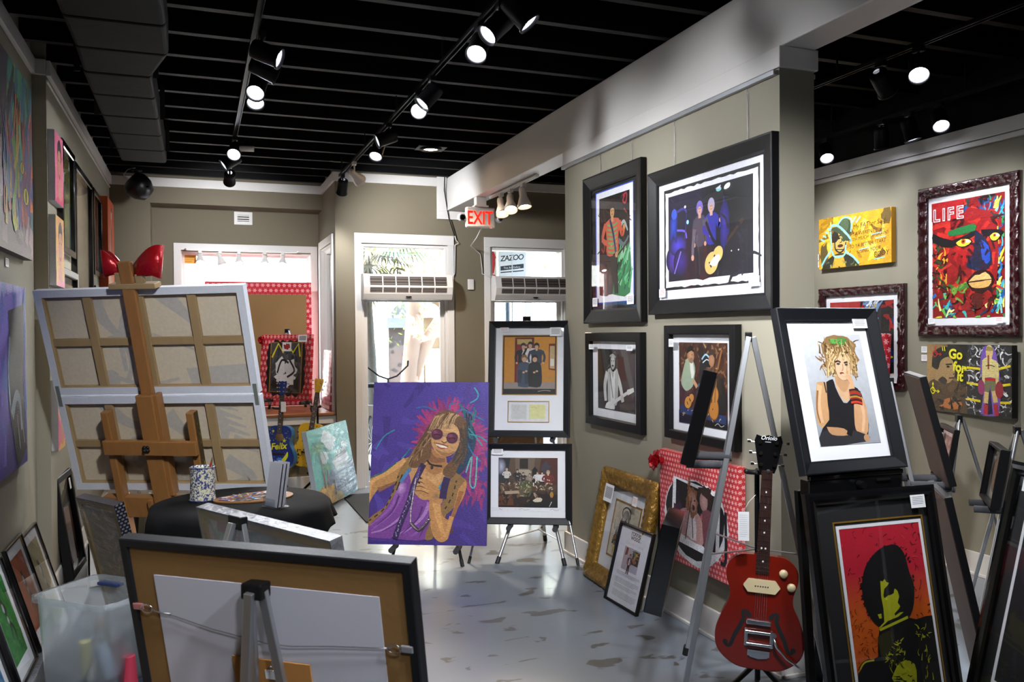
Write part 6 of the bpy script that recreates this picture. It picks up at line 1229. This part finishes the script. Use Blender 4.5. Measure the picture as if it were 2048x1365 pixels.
a.T('Felix', 50, 43, 26, '0c1a4a', 6, 'CENTER', .2, off=2.2); a.T('Felix', 50, 43, 26, 'e0d82a', 6, 'CENTER', .2, off=.8)
a.P([64,12, 74,18, 80,28, 78,38, 72,30, 64,22, 56,16], 'd0d424', 3); a.S([30,8, 50,6, 64,10], 4, 'd0d424', 2); a.blob(54,20,8,6,'3a7ac8',.3); a.S([24,30, 24,36, 28,37], 1.2, 'd0d424')
a.build('painted_pattern', g, y=-.003, z=.01)
stand('guitar_stand', 'black stand under the blue painted guitar', (.755, 8.655, 0), -30, .90, back=.06, spread=.2)
r = empty('price_tag', 'white tag hanging from the blue guitar neck', 'tag', None, (.79, 8.50, .93), -20); MB().box((-.025, 0, -.05), (.025, .001, .05)).build('card', M['card'], r)
yel = mat('yellow_guitar_paint', 'd0a414', .3, var=.1, coat=.4)
g = guitar_body('acoustic_guitar', 'yellow painted acoustic guitar with black spots behind the seaside painting', (1.005, 8.58, .31), -20, 5, -8.5, .90, half_ac, .085, yel, yel, headm=yel, nk=.028)
a = Art(.34, .43, 6)
for i in range(46): a.blob(50+rg.uniform(-40, 40), 50+rg.uniform(-46, 46), rg.uniform(1, 3.4), rg.uniform(1, 3), '17140c', .35, 9)
a.build('painted_pattern', g, y=-.003, z=.01)
MB().box((-.065, -.010, .135), (.065, -.002, .155)).build('bridge', M['wood_dark'], g, .003)
stand('guitar_stand', 'black stand under the yellow spotted guitar', (1.13, 8.665, 0), -20, .90, back=.05, spread=.22)

# ------------------------------------------------------------------ things on the window seat
def art_splashy(a):
    rg = a.rng; p = []
    for i in range(40):
        t = 2*pi*i/40; q = 1+(.05 if i % 2 else -.04)+rg.uniform(-.02, .02); p += [52+38*q*max(-1, min(1, cos(t)*1.25)), 48+42*q*max(-1, min(1, sin(t)*1.2))]
    a.P(p, '101013'); a.P([20,10, 84,10, 84,88, 20,88], '8a6a2a'); a.P([22,11, 82,11, 82,87, 22,87], '3c3c40'); a.daub(60, (24,12,80,84), ['4a4a4e','2c2c30','58585c','1a1a1c'], 14, 5)
    a.S([24,64, 36,86, 46,72, 54,86, 66,72, 76,86, 80,66], 3, 'c8bc1c', sm=0); a.E(54,82,6,4,'8a2420'); a.P([44,74, 62,74, 62,88, 44,88], 'c8c8ca'); a.blob(53,81,6,4,'8a2420',.3)
    a.blob(42,50,11,13,'d0d0d2',.25); a.blob(62,46,12,14,'c8c8ca',.25); a.blob(52,30,22,9,'d8d8da',.3); a.S([36,40, 44,60, 58,56], 3, '1a1a1c'); a.S([60,60, 70,44, 56,34], 3, '1a1a1c'); a.blob(30,22,6,6,'1a1a1c',.3); a.blob(74,24,5,8,'1a1a1c',.3)
g = canvas('gift_wrapped_picture', 'red gift wrapped picture torn open on black and yellow art in bay', 'picture', (.866, 9.35, .942), -54.9, .80, .70, .04, art_splashy, tilt=4, em=M['red_wrap'], seed=91)
bow(g, (-.36, -.012, .64), 1.0, 6); cards(g, ((.27, .62, .14, .075),), y=-.003)
easel('easel', 'silver easel on window seat carrying the torn red gift picture', (.93, 9.50, 1.68), ((.74, 9.64, .815), (1.14, 9.07, .815)), (1.15, 9.72, .815), th=.024, brace=0, pads=((0, .915), (1, .915)), yellow=True, pad_len=.13, headw=.05)
r = empty('gift_wrapped_picture', 'large red gift wrapped picture with brown paper back facing the window', 'picture', None, (.65, 9.93, .82), 0, 0)
MB().box((-.56, 0, 0), (.60, .05, 1.42)).build('gift_wrap', M['red_wrap'], r, .006); MB().box((-.43, -.003, .14), (.54, 0, 1.28)).build('paper_backing', M['kraft'], r)
r = empty('gift_wrapped_picture', 'red and white wrapped picture in clear plastic at the side window', 'picture', None, (1.325, 9.42, .82), -90, 3)
MB().box((-.30, 0, 0), (.30, .035, .64)).build('gift_wrap', wrap_mat('pale_red_wrap', 'b8384a', 'e8c8cc', 20, star=False), r, .004); MB().box((-.302, -.004, -.002), (.302, .039, .645)).build('plastic_wrap', M['wrap'], r)

# ------------------------------------------------------------------ fixtures
for nm, x0, x1, lab in (('a', 1.631, 2.595, 'white air curtain unit above the left glass door'), ('b', 3.09, 4.05, 'white air curtain unit above the right glass door')):
    r = empty('air_curtain', lab, 'air curtain', 'air curtains over the doors', ((x0+x1)/2, 8.885, 2.0)); L_ = x1-x0
    b = MB(); T = Matrix.Rotation(R_(90), 4, 'Z')
    b.prism([(0, 0), (-.13, 0), (-.165, .06), (-.185, .135), (-.155, .27), (0, .275)], -L_/2, L_/2, T=Matrix(((0, -1, 0, 0), (1, 0, 0, 0), (0, 0, 1, 0), (0, 0, 0, 1)))); b.build('housing', M['plastic'], r, .006)
    pf = lambda z: -.185+(z-.135)*.03/.135 if z > .135 else -.165-(z-.06)*.02/.075
    for z0, z1 in ((.15, .245), (.075, .128)):
        for k in range(6):
            xa = -L_/2+.06+(L_-.12)*k/6+.006; xb = -L_/2+.06+(L_-.12)*(k+1)/6-.006
            b = MB(); b.add([(xa, pf(z0)-.001, z0), (xb, pf(z0)-.001, z0), (xb, pf(z1)-.001, z1), (xa, pf(z1)-.001, z1)], [(0, 1, 2, 3)])
            b.add([(xa, pf(z0)+.004, z0), (xb, pf(z0)+.004, z0), (xb, pf(z1)+.004, z1), (xa, pf(z1)+.004, z1)], [(3, 2, 1, 0)])
            gr = b.build('grille', M['dark_grille'], r)
            b = MB(); n = 9
            for i in range(n):
                for j in range(3):
                    x = xa+(xb-xa)*(i+.5+.25*(j % 2))/(n+.4); z = z0+(z1-z0)*(j+.5)/3; b.box((x-.004, pf(z)-.0025, z-.003), (x+.004, pf(z)-.001, z+.003))
            b.build('louvre', mat('grille_dots', '8a827c', .6), gr)
    b = MB(); b.lathe([(.001, 0), (.032, 0), (.030, .004), (.001, .005)], 24, T=Matrix.Translation((0, -.152, .032)) @ Matrix.Rotation(R_(62), 4, 'X') @ Matrix.Diagonal((1, .42, 1, 1))); b.build('badge', M['frame'], r)
r = empty('exit_sign', 'lit red EXIT sign with two emergency lamps hanging under the beam', 'sign', None, (2.645, 7.9, 2.79), 0)
MB().box((-.155, -.03, -.105), (.145, .03, .095)).build('housing', M['plastic'], r, .012)
MB().box((-.055, -.04, .105), (.05, .04, .197)).box((-.075, -.05, .095), (.07, .05, .112)).build('canopy', M['plastic'], r, .004)
a = Art(.30, .20, 1)
vs, fs = text_geo('EXIT', .185, 'CENTER', 0, 1.0, .002)
b = MB(); b.add([(x*.70-.012, -.0315, z) for x, z in vs], fs); b.add([(x*.70-.012, -.0315, z) for x, z in vs], [tuple(reversed(f)) for f in fs]); o = b.build('lettering', mat('lit_red_letters', 'ff3a2a', .4, emit='ff2c1e', est=.55), r, flip=False); o.location = (-.005, 0, -.072)
for s, x in ((-1, -.20), (1, .195)):
    b = MB(); b.cyl((x*.8, 0, -.01), (x, 0, -.01), .012); b.sphere((x, .005, -.01), .038, 12)
    o = b.build('emergency_lamp', M['plastic'], r)
    MB().lathe([(.001, 0), (.026, 0), (.033, -.006), (.035, .0)], 20, T=Matrix.Translation((x, -.036, -.01)) @ Matrix.Rotation(R_(90), 4, 'X')).build('lens', M['lens_off'] if s < 0 else M['plastic'], o)
MB().cyl((.095, -.031, -.1), (.095, -.029, -.106), .006, n=8).build('indicator', mat('red_led', 'ff2a20', .4, emit='ff2a20', est=3), r)
b = MB(); b.tube([(2.66, 7.92, 2.685), (2.70, 8.2, 2.62), (2.83, 8.8, 2.60), (2.965, 8.875, 2.52), (2.985, 8.878, 2.36), (2.985, 8.872, 2.30), (3.06, 8.86, 2.27), (3.10, 8.84, 2.26)], .005, 6); tag(b.build('power_cable', M['plastic']), 'white cable running from exit sign to the right air curtain', 'cable')
b = MB(); b.tube([(2.54, 8.80, 3.34), (2.545, 8.84, 3.2), (2.60, 8.855, 2.9), (2.655, 8.86, 2.74), (2.665, 8.86, 2.71)], .006, 6); o = tag(b.build('extension_cord', M['black_metal']), 'black and white cord dropping past the beam end to the left door', 'cable')
MB().tube([(2.665, 8.86, 2.71), (2.68, 8.86, 2.66), (2.715, 8.865, 2.635), (2.67, 8.87, 2.61), (2.668, 8.875, 2.30), (2.60, 8.86, 2.2)], .005, 6).build('plug_cable', M['plastic'], o)
r = empty('wall_switch', 'small white wall control between the two glass doors', 'switch', None, (2.853, 8.888, 2.18)); MB().box((-.035, -.018, -.058), (.035, 0, .058)).build('plate', M['plastic'], r, .006); MB().box((-.012, -.022, -.02), (.012, -.018, .01)).build('button', M['white'], r, .002)
r = empty('wall_vent', 'white louvred air vent above the bay window', 'vent', None, (.518, 10.178, 2.985))
MB().ring(-.10, -.073, .10, .073, [(0, 0), (0, -.012), (.035, -.014), (.035, 0)]).build('vent_frame', M['white'], r)
b = MB()
for i in range(3): b.box((-.065, -.010, -.030+i*.026), (.065, -.003, -.018+i*.026))
b.build('slat', M['white'], r); MB().box((-.068, -.003, -.042), (.068, -.0015, .042)).build('vent_back', M['dark_grille'], r)
r = empty('window_sticker', 'yellow notice stuck in the top corner of the bay window', 'notice', None, (-.076, 10.235, 2.455)); a = Art(.16, .105, 2); a.bg('d0940c'); a.S([8,88, 92,88], 5, 'a8700a', sm=0); a.lines(12, 70, 88, 3, 24, 7, 'b07c10'); a.build('sheet', r)
o = tag(MB().box((1.36, 7.25, .001), (1.92, 8.55, .010)).build('door_mat', mat('ribbed_grey_mat', '242425', .95, var=.2, vs=30, stretch=(30, .3, 1)), bevel=.003), 'dark grey ribbed door mat on the floor by the left door', 'mat')
# wrapped duct under the joists
r = empty('air_duct', 'dark silver wrapped air duct hanging under the ceiling at left', 'duct', None, (-.4, 4, 3.1))
dm = mat('duct_wrap', '141313', .7, spec=.08, var=.15, vs=3, bump=.25, bs=6)
def duct(y0, y1, l0, r0, l1, r1, nm='duct_section'):
    b = MB(); vs = []
    for y, l, rr in ((y0, l0, r0), (y1, l1, r1)): vs += [(l+.4, y-4, 0), (rr+.4, y-4, 0), (rr+.4, y-4, .215), (l+.4, y-4, .215)]
    b.add(vs, [(0,1,2,3),(7,6,5,4),(0,4,5,1),(1,5,6,2),(2,6,7,3),(3,7,4,0)]); return b.build(nm, dm, r, .022, seg=3)
ys = [-1.2, -.2, .8, 1.8, 2.75, 3.55, 4.28, 4.72]
for y0, y1 in zip(ys, ys[1:]): duct(y0, y1+.004, -.56, -.12, -.56, -.12)
duct(4.72, 5.16, -.56, -.12, -.57, -.222)
ys = [5.16, 5.62, 6.14, 6.66, 7.2, 7.70]
for y0, y1 in zip(ys, ys[1:]): duct(y0, y1+.004, -.575, -.222, -.575, -.222)
for y in (5.16, 6.14, 7.2, 3.55, 1.8):
    for x in (-.60, -.20 if y > 5 else -.10): MB().bar((x+.4, y-4, .0), (x+.4, y-4, .24), .03, .004).build('hanger_strap', M['deck'], r)
# ball speaker
r = empty('ceiling_speaker', 'round black loudspeaker on a bracket in the far left ceiling corner', 'speaker', None, (-.55, 9.42, 3.22))
b = MB(); b.lathe([(.001, -.15), (.08, -.135), (.125, -.06), (.135, .0), (.13, .04), (.10, .085), (.001, .09)], 28, T=Matrix.Translation((0, 0, -.04)) @ Matrix.Rotation(R_(-52), 4, 'Y') @ Matrix.Rotation(R_(20), 4, 'X')); b.build('cabinet', mat('black_speaker', '0a0a0c', .35, var=.2), r)
MB().cyl((-.01, 0, .13), (-.01, 0, .04), .02).box((-.06, -.04, .11), (.04, .04, .125)).build('bracket', M['black_metal'], r); MB().box((.085, -.13, -.075), (.11, -.126, -.06)).build('badge', M['chrome'], r)
b = MB(); b.tube([(-.57, 9.42, 3.36), (-.64, 9.42, 3.34), (-.68, 9.42, 3.29), (-.66, 9.42, 3.24)], .004, 6); tag(b.build('speaker_wire', M['plastic']), 'thin wire looping to the round black ceiling speaker', 'wire')

# ------------------------------------------------------------------ tracks and lamps
def track(label, x, y0, y1, z, m='black_metal', w_=.034, zt=ZJ):
    r = empty('lighting_track', label, 'track', None, (x, (y0+y1)/2, z)); L_ = (y1-y0)/2
    b = MB(); b.box((-w_/2, -L_, 0), (-w_/2+.006, L_, .022)).box((w_/2-.006, -L_, 0), (w_/2, L_, .022)).box((-w_/2, -L_, .018), (w_/2, L_, .024)); b.build('rail', M[m], r)
    if zt-z > .06:
        b = MB(); y = -L_+.2
        while y < L_: b.cyl((0, y, .02), (0, y, zt-z+.03), .006, n=8); y += 1.2
        b.build('hanger', M[m], r)
    return r
T1, T2, T3, T4 = .30, 1.35, 3.58, 4.60
track('black lighting track nearest the left wall', T1, -1.5, 8.35, 3.20)
track('black lighting track left of the white beam', T2, -1.5, 8.4, 3.20)
track('black lighting track right of the white beam', T3, -1, 6.2, 3.14)
track('black lighting track nearest the right wall', T4, -1, 6.6, 3.14)
G1, G2, G3 = 'lamps on the left track', 'lamps on the track beside the beam', 'lamps over the right-hand room'
A = 'spotlight'
for lab, x, y, z, to, wt, sz, kw in (
    ('lit black track lamp at far end of left track, facing the camera', T1, 6.95, 3.2, (-.2, 4.6, 1.3), 90, 60, dict(group=G1)),
    ('black track lamp on left track turned to the left wall pictures', T1, 7.36, 3.2, (-.85, 7.2, 2.3), 75, 70, dict(group=G1)),
    ('black track lamp nearest the bay on the left track, turned to bay', T1, 8.14, 3.2, (.3, 9.8, 2.4), 60, 100, dict(group=G1)),
    ('farther of the paired lit lamps halfway along the left track', T1+.05, 5.29, 3.2, (.15, 3.6, .9), 48, 62, dict(group=G1)),
    ('nearer of the paired lit lamps halfway along the left track', T1+.05, 5.10, 3.2, (-.35, 3.0, .8), 42, 62, dict(group=G1)),
    ('black lamp on left track pointing right, rim lit, near the pair', T1+.04, 4.76, 3.2, (2.55, 4.9, 2.2), 84, 62, dict(group=G1)),
    ('black lamp on left track pointing right, second before the pair', T1+.03, 4.50, 3.2, (2.55, 3.75, 2.15), 80, 64, dict(group=G1)),
    ('brightest lit lamp on the beam track, facing the camera', T2, 5.26, 3.2, (.55, 2.4, 1.2), 80, 60, dict(group=G2)),
    ('lamp turned left just before the brightest beam track lamp', T2, 4.94, 3.2, (-.5, 4.9, 1.0), 50, 46, dict(group=G2)),
    ('lamp turned left at the far half of the beam track', T2, 6.15, 3.2, (-.85, 6.2, 2.2), 60, 60, dict(group=G2)),
    ('small lit lamp at the far half of the beam track', T2, 6.56, 3.2, (.4, 5.0, .7), 60, 60, dict(group=G2)),
    ('lit lamp with deep white rim at the near end of beam track', T2, 4.03, 3.2, (.2, 2.2, .8), 60, 64, dict(group=G2)),
    ('lit lamp cut by the top of the picture, beam track', T2, 3.72, 3.2, (-.9, 3.4, .9), 26, 44, dict(group=G2)),
    ('black lamp at the very end of the beam track by the front wall', T2, 8.26, 3.2, (1.35, 9.0, 2.3), 36, 50, dict(group=G2)),
    ('black unlit looking lamp beside the topmost beam track lamp', T2, 3.52, 3.2, (2.55, 3.0, 1.6), 90, 60, dict(group=G2)),
    ('lit lamp nearest the camera over the right-hand room', T3, 3.40, 3.14, (2.2, 2.0, .9), 42, 62, dict(group=G3)),
    ('black lamp over right-hand room pointing to the LIFE painting', T3, 3.66, 3.14, (4.87, 4.1, 2.0), 78, 60, dict(group=G3)),
    ('lit lamp on the track nearest the right wall, near end', T4, 4.20, 3.14, (3.4, 2.6, .9), 70, 62, dict(group=G3)),
    ('small lit lamp beside the partition end, right wall track', T4, 5.27, 3.14, (3.6, 3.6, .9), 60, 60, dict(group=G3)),
    ('black lamp turned to right wall between the two lit ones', T4, 4.70, 3.14, (4.87, 4.9, 1.8), 7, 90, dict(group=G3)),
    ('second black lamp turned to right wall between the lit ones', T4, 4.45, 3.14, (4.87, 4.2, 1.6), 7, 90, dict(group=G3)),
):
    spot('track_lamp', lab, (x, y, z), to, wt, size=sz, **kw)
spot('track_lamp', 'white unlit looking lamp near the end of the beam track', (T2, 7.62, 3.2), (2.6, 8.88, 2.4), 70, 'bell', 'plastic', size=110, group=G2, drop=.12)
tag(MB().cyl((T1+.03, 6.90, 3.10), (T1+.135, 6.88, 3.10), .022, n=18).build('bulb_adapter', M['plastic']), 'small white cylinder beside the lit lamp at far end of left track', 'fixture')  # white cylinder modelled as a bulb adapter
# unseen lamps added on the same tracks, mostly as fill for the near room
for x, y, z, to, wt, sz in ((T1, 2.2, 3.2, (.2, 3.6, .6), 60, 70), (T1, .6, 3.2, (-.2, 2.4, .6), 50, 70), (T2, 1.6, 3.2, (2.6, 3.2, 1.5), 170, 60), (T2, .8, 3.2, (1.2, 3.4, .0), 70, 70), (T3, 5.1, 3.14, (4.87, 5.3, 2.2), 62, 60), (T3, 1.4, 3.14, (3.4, 3.0, .8), 50, 60), (T1, 1.5, 3.2, (-.05, 5.2, 1.3), 190, 34), (T2, -.6, 3.2, (.1, 1.8, .7), 70, 46), (T1, -.9, 3.2, (.1, 1.8, .7), 55, 40), (T2, 2.4, 3.2, (1.7, 5.7, .75), 190, 40)):
    spot('track_lamp', 'unseen black track lamp added to light the room, out of view', (x, y, z), to, wt, size=sz, group='added lamps out of view')
track('short white track under the beam beside the EXIT sign', 2.70, 6.55, 7.75, 2.955, 'plastic', zt=2.985)
for lab, y, to in (('white warm lamp nearest the EXIT sign under the beam', 7.45, (2.62, 6.4, .8)), ('middle white warm lamp of the three under the beam', 7.20, (2.35, 6.0, .9)), ('white warm lamp farthest from the EXIT sign under the beam', 6.88, (2.80, 6.3, .4))):
    spot('track_lamp', lab, (2.70, y, 2.955), to, 55, 'bell', 'plastic', 'lens_warm', 120, 'white lamps under the beam', .11, scale=1.05, tint=(1, .82, .62))
r = empty('lighting_track', 'white lamp track along the head of the bay window', 'track', None, (.50, 10.02, 2.585)); MB().box((-.60, -.017, 0), (.60, .017, .024)).build('rail', M['plastic'], r); MB().box((-.62, -.02, .02), (.62, .16, .03)).build('mounting_strip', M['white'], r)
for k, (x, to, lab) in enumerate(((.044, (.08, 9.5, 1.6), 'leftmost white lamp under the bay window head'), (.255, (.6, 9.9, 1.2), 'second white lamp under the bay window head, turned sideways'), (.458, (.47, 9.5, 1.6), 'middle white lamp under the bay window head'), (.741, (.68, 9.5, 1.5), 'fourth white lamp under the bay window head'), (.94, (.85, 9.5, 1.5), 'rightmost white lamp under the bay window head'))):
    spot('track_lamp', lab, (x, 10.02, 2.585), to, 8, 'bell', 'plastic', 'lens_cool', 80, 'white lamps in the bay window', .07, scale=.85)
r = empty('recessed_light', 'round recessed ceiling light with warm glow beyond the tracks', 'ceiling light', None, (2.02, 7.45, ZJ-.01))
MB().lathe([(.065, 0), (.10, 0), (.10, -.012), (.07, -.016), (.065, 0)], 28, caps=False).box((-.13, -.10, .0), (.13, .10, .006)).build('trim_ring', M['black_metal'], r); MB().lathe([(.001, -.004), (.066, -.004)], 24, caps=False).build('lamp', M['lens_warm'], r)
ld = bpy.data.lights.new('recessed_beam', 'SPOT'); ld.energy = 110; ld.spot_size = R_(120); ld.spot_blend = .6; ld.color = (1, .8, .6); ld.shadow_soft_size = .05
lo = bpy.data.objects.new('recessed_beam', ld); COL.objects.link(lo); lo.parent = r; lo.location = (0, 0, -.03)

# ------------------------------------------------------------------ outside
struct('exterior_ground', [((-14, 9.04, -.16), (20, 34, -.02))], mat('pale_paving', 'b8b4ac', .8, var=.08, vs=1.2))
struct('exterior_step', [((1.52, 9.04, -.1), (4.9, 10.9, -.005))], mat('grey_step', '9a9894', .8))
r = empty('building', 'sunlit white building across the lane with arched window and shopfront', 'building', None, (2, 15, 0))
wm = mat('whitewash', 'e8e2da', .85, var=.05, vs=2, bump=.1, bs=20)
b = MB(); b.box((-10, 0, 0), (1.25, .4, 7)).box((1.25, 0, 2.35), (10, .4, 7)).box((1.75, 0, 0), (1.9, .4, 2.4)).box((2.7, 0, 0), (10, .4, 2.35)); b.build('wall', wm, r)
MB().box((1.25, .06, .1), (1.78, .1, 1.75)).build('shop_window', mat('dark_shop_glass', '2a3036', .08, col2='4a3a34', vs=3), r)
MB().box((1.2, -.12, 1.74), (1.85, .1, 1.92)).build('awning', mat('grey_fascia', '7a7e84', .6), r)
b = MB(); b.prism([(1.28, 1.92)]+[(1.78-.5*cos(pi*i/16), 1.92+.34*sin(pi*i/16)) for i in range(17)]+[(2.28, 1.92)], -.01, .05); b.build('arched_window', mat('grey_glass', '6a7278', .1), r)
MB().box((1.9, .25, 0), (2.7, .3, 2.3)).build('shop_interior', mat('warm_interior', '6a4a34', .6, col2='a89070', vs=4), r)
b = MB(); b.box((1.98, .16, .05), (2.28, .24, 1.35)); b.build('display', mat('display_board', 'c8bca8', .5), r); MB().box((2.32, .10, .02), (2.42, .2, 1.5)).build('display_post', mat('dark_post', '2a2624', .5), r); MB().box((1.92, .08, .6), (2.3, .14, .68)).build('red_shelf', mat('red_shelf', 'c03018', .5), r)
MB().cyl((-.2, -.02, 2.75), (-.2, -.02, 7), .02).box((-9, -.03, 2.43), (.6, -.0, 2.47)).build('pipe', mat('grey_pipe', '8a8480', .6), r)
MB().box((-2.3, -.16, 2.45), (-.1, 0, 2.5)).build('ledge', mat('pink_ledge', 'c8a898', .8), r)
# palm
def palm(label, x, y, h, seed, n=34, hang=.5, sc_=1.0):
    rg = random.Random(seed); r = empty('palm_tree', label, 'tree', 'trees outside the doors', (x, y, -.02))
    MB().tube([(.03*sin(z*2), .02*cos(z*3), z) for z in [h*i/14 for i in range(15)]], [.075*(1+.08*(i % 2))-.0*i for i in range(15)], 12).build('trunk', mat('palm_trunk', '6a655c', .9, var=.3, vs=14, bump=.5, bs=30, stretch=(1, 1, 6)), r)
    fg, fd = MB(), MB()
    for i in range(n):
        a_ = rg.uniform(0, 2*pi); e = rg.uniform(-1.2, 1.1); dead = e < -.15; b = fd if dead else fg; Lf = rg.uniform(.7, 1.1)*sc_
        d = Vector((cos(a_)*cos(e), sin(a_)*cos(e), sin(e))); s = d.cross(Vector((0, 0, 1))).normalized(); u = s.cross(d); p0 = Vector((0, 0, h))+d*.06; c0 = p0+d*Lf*.5
        for k in range(-7, 8):
            q = k/7; d2 = (d*cos(q*1.25)+s*sin(q*1.25)).normalized(); l = Lf*.62*(1-.25*abs(q)); tip = c0+d2*l-Vector((0, 0, .22*l*(1+abs(q)*hang))); mid = c0+d2*l*.55; wd = u.cross(d2)*.014
            b.add([c0-wd*.4, c0+wd*.4, mid+wd, mid-wd, tip], [(0, 1, 2, 3), (3, 2, 4)])
        b.bar(p0, c0, .012, .006)
    fg.build('fronds', mat('palm_green', '5a7a3a', .55, var=.4, vs=3), r, flip=False); fd.build('dry_fronds', mat('palm_dry', '8a7a58', .8, var=.4, vs=3), r, flip=False)
palm('fan palm with grey trunk just outside the left glass door', 2.22, 11.5, 2.80, 3, 54, sc_=.88)
r = empty('paperbark_tree', 'leaning forked pale barked tree seen through the left glass door', 'tree', 'trees outside the doors', (2.97, 12.5, -.02))
bk = mat('paperbark', 'b0927c', .9, var=.3, vs=8, bump=.6, bs=18, stretch=(1, 1, .3))
b = MB(); b.tube([(-.06, 0, 0), (0, 0, .5), (.06, 0, .95), (.10, .0, 1.4), (.14, 0, 2.0), (.20, .05, 2.8), (.1, .1, 4)], [.17, .15, .14, .13, .12, .10, .06], 12); b.build('trunk', bk, r)
b = MB(); b.tube([(.08, 0, .95), (.2, 0, 1.25), (.38, 0, 1.62), (.60, 0, 1.95), (.95, .1, 2.5), (1.3, .2, 3.4)], [.12, .11, .10, .09, .08, .05], 12); b.build('branch', bk, r)
rg = random.Random(12); b = MB()
for i in range(420):
    c = Vector((rg.gauss(1.15, .45), rg.gauss(.3, .3), rg.gauss(3.1, .5))); d = Vector((rg.gauss(0, 1), rg.gauss(0, 1), rg.gauss(0, 1))).normalized(); s = d.orthogonal().normalized()
    b.add([c, c+d*.05+s*.018, c+d*.11, c+d*.05-s*.018], [(0, 1, 2, 3)])
for i in range(60):
    c = Vector((rg.uniform(-.28, .30), rg.uniform(-.2, .1), rg.uniform(1.5, 2.3))); d = Vector((rg.gauss(0, 1), rg.gauss(0, 1), rg.gauss(0, 1))).normalized(); s = d.orthogonal().normalized()
    b.add([c, c+d*.04+s*.015, c+d*.08, c+d*.04-s*.015], [(0, 1, 2, 3)])
b.build('leaves', mat('young_leaves', '8aa83a', .6, var=.4, vs=4), r, flip=False)
r = empty('hedge', 'bright green bushes across the lane', 'hedge', None, (5.0, 13.9, 0)); b = MB()
for i in range(900):
    c = Vector((rg.uniform(-3.3, 2), rg.uniform(-.4, .5), rg.uniform(2.3, 3.4))); d = Vector((rg.gauss(0, 1), rg.gauss(0, 1), rg.gauss(0, 1))).normalized(); s = d.orthogonal().normalized(); b.add([c, c+d*.07+s*.03, c+d*.15, c+d*.07-s*.03], [(0, 1, 2, 3)])
b.build('foliage', mat('bright_leaves', '9ab04a', .6, var=.4, vs=3), r, flip=False)
MB().box((-3.4, .5, 2.2), (2, .6, 2.35)).box((-3.4, .5, 0), (-3.3, .6, 2.3)).box((1.9, .5, 0), (2, .6, 2.3)).build('trellis', mat('trellis_wood', '6a5040', .8), r)
# bicycle
r = empty('bicycle', 'dark bicycle parked outside the left glass door', 'bicycle', None, (2.20, 10.6, -.02), 65)
bm_ = M['black_metal']; b = MB(); Hb = [(-.35, 0, .85), (-.05, 0, .30), (-.5, 0, .34), (.42, 0, .80), (.52, 0, .34)]
for p, q in ((0, 1), (0, 3), (1, 3), (1, 2), (0, 2)): b.cyl(Hb[p], Hb[q], .016)
b.cyl(Hb[3], Hb[4], .014).cyl((.40, 0, .80), (.37, 0, 1.06), .014).cyl((-.35, 0, .85), (-.38, 0, 1.0), .012); b.build('frame', bm_, r)
for x in (-.5, .52):
    MB().tube([(x+.33*cos(2*pi*i/32), 0, .34+.33*sin(2*pi*i/32)) for i in range(32)], .020, 8, closed=True).build('wheel', M['rubber'], r)
    b = MB(); [b.cyl((x, 0, .34), (x+.32*cos(i*pi/8), 0, .34+.32*sin(i*pi/8)), .002, n=5) for i in range(16)]; b.build('spokes', M['chrome'], r)
MB().tube([(.22, -.30, 1.30), (.30, -.28, 1.24), (.37, -.12, 1.10), (.37, 0, 1.06), (.37, .12, 1.10), (.30, .28, 1.24), (.22, .30, 1.30)], .012, 8).build('handlebar', bm_, r)
MB().box((-.50, -.09, 1.0), (-.24, .09, 1.05)).build('saddle', M['rubber'], r, .02)
MB().box((-.60, -.05, .55), (-.56, .05, .80)).build('chain_guard', M['plastic'], r, .01)
# banners and porch beyond the right door
def art_banner(a):
    a.bg('e8e8ea'); a.T('ZAZOO', 50, 62, 27, '2a2a2e', 6, 'CENTER', .2, .85, .6); a.P([6,42, 94,52, 94,38, 6,28], '2a2a2e'); a.T('Fine Art Gallery', 50, 36.5, 9.5, 'e8e8ea', 5, 'CENTER'); a.S([6,22, 94,30], 4, '2a2a2e', sm=0)
r = empty('banner', 'white gallery banner with brushed black lettering outside the right door', 'banner', None, (3.88, 10.3, 2.33), 0); MB().box((-.19, .001, 0), (.19, .006, .42)).box((-.2, 0, .42), (.2, .02, .44)).cyl((0, .01, -2.35), (0, .01, .43), .012).build('cloth', M['card'], r); a = Art(.37, .41, 1); art_banner(a); a.build('print', r, z=.005)
r = empty('banner', 'red painted banner outside the right door beside the white one', 'banner', None, (3.58, 10.32, 2.28), 0); MB().box((-.10, .001, 0), (.09, .006, .47)).cyl((-.09, .01, -2.3), (-.09, .01, .46), .012).build('cloth', M['card'], r)
a = Art(.18, .46, 5); a.bg('d8d4c8'); a.daub(30, (0,20,90,98), ['b81c24','d03038','a01018','c8c49a','2a2a2c','3a6a4a'], 40, 16); a.P([20,20, 80,30, 90,80, 60,92, 30,70], 'b81c24', 2); a.daub(8, (10,40,60,70), ['e0d8c0','1a1a1c'], 26, 9); a.build('print', r, z=.005)
r = empty('porch', 'white timber porch outside the right glass door', 'porch', None, (4.2, 10.6, 0)); pw = M['white']
for x in (-.03, .62): MB().box((x, 0, 0), (x+.10, .10, 2.85)).build('post', pw, r)
MB().box((-.1, -.1, 2.8), (1.6, .2, 3.0)).build('lintel', pw, r); MB().box((.07, .02, .0), (.62, .06, 1.72)).build('panel', pw, r)
MB().box((.13, .0, .3), (.5, .02, 1.62)).build('notice_board', M['card'], r); MB().box((.33, -.008, .5), (.37, 0, 1.62)).build('red_strip', mat('red_strip', 'a82430', .5), r); MB().box((.40, -.008, .5), (.47, 0, 1.55)).build('green_strip', mat('green_strip', '6aa880', .5), r)
tag(MB().cyl((3.90, 10.55, -.02), (3.905, 10.55, 3.2), .03).build('lamp_post', mat('blue_grey_post', '4a5a66', .5)), 'blue grey pole outside the right glass door', 'pole')
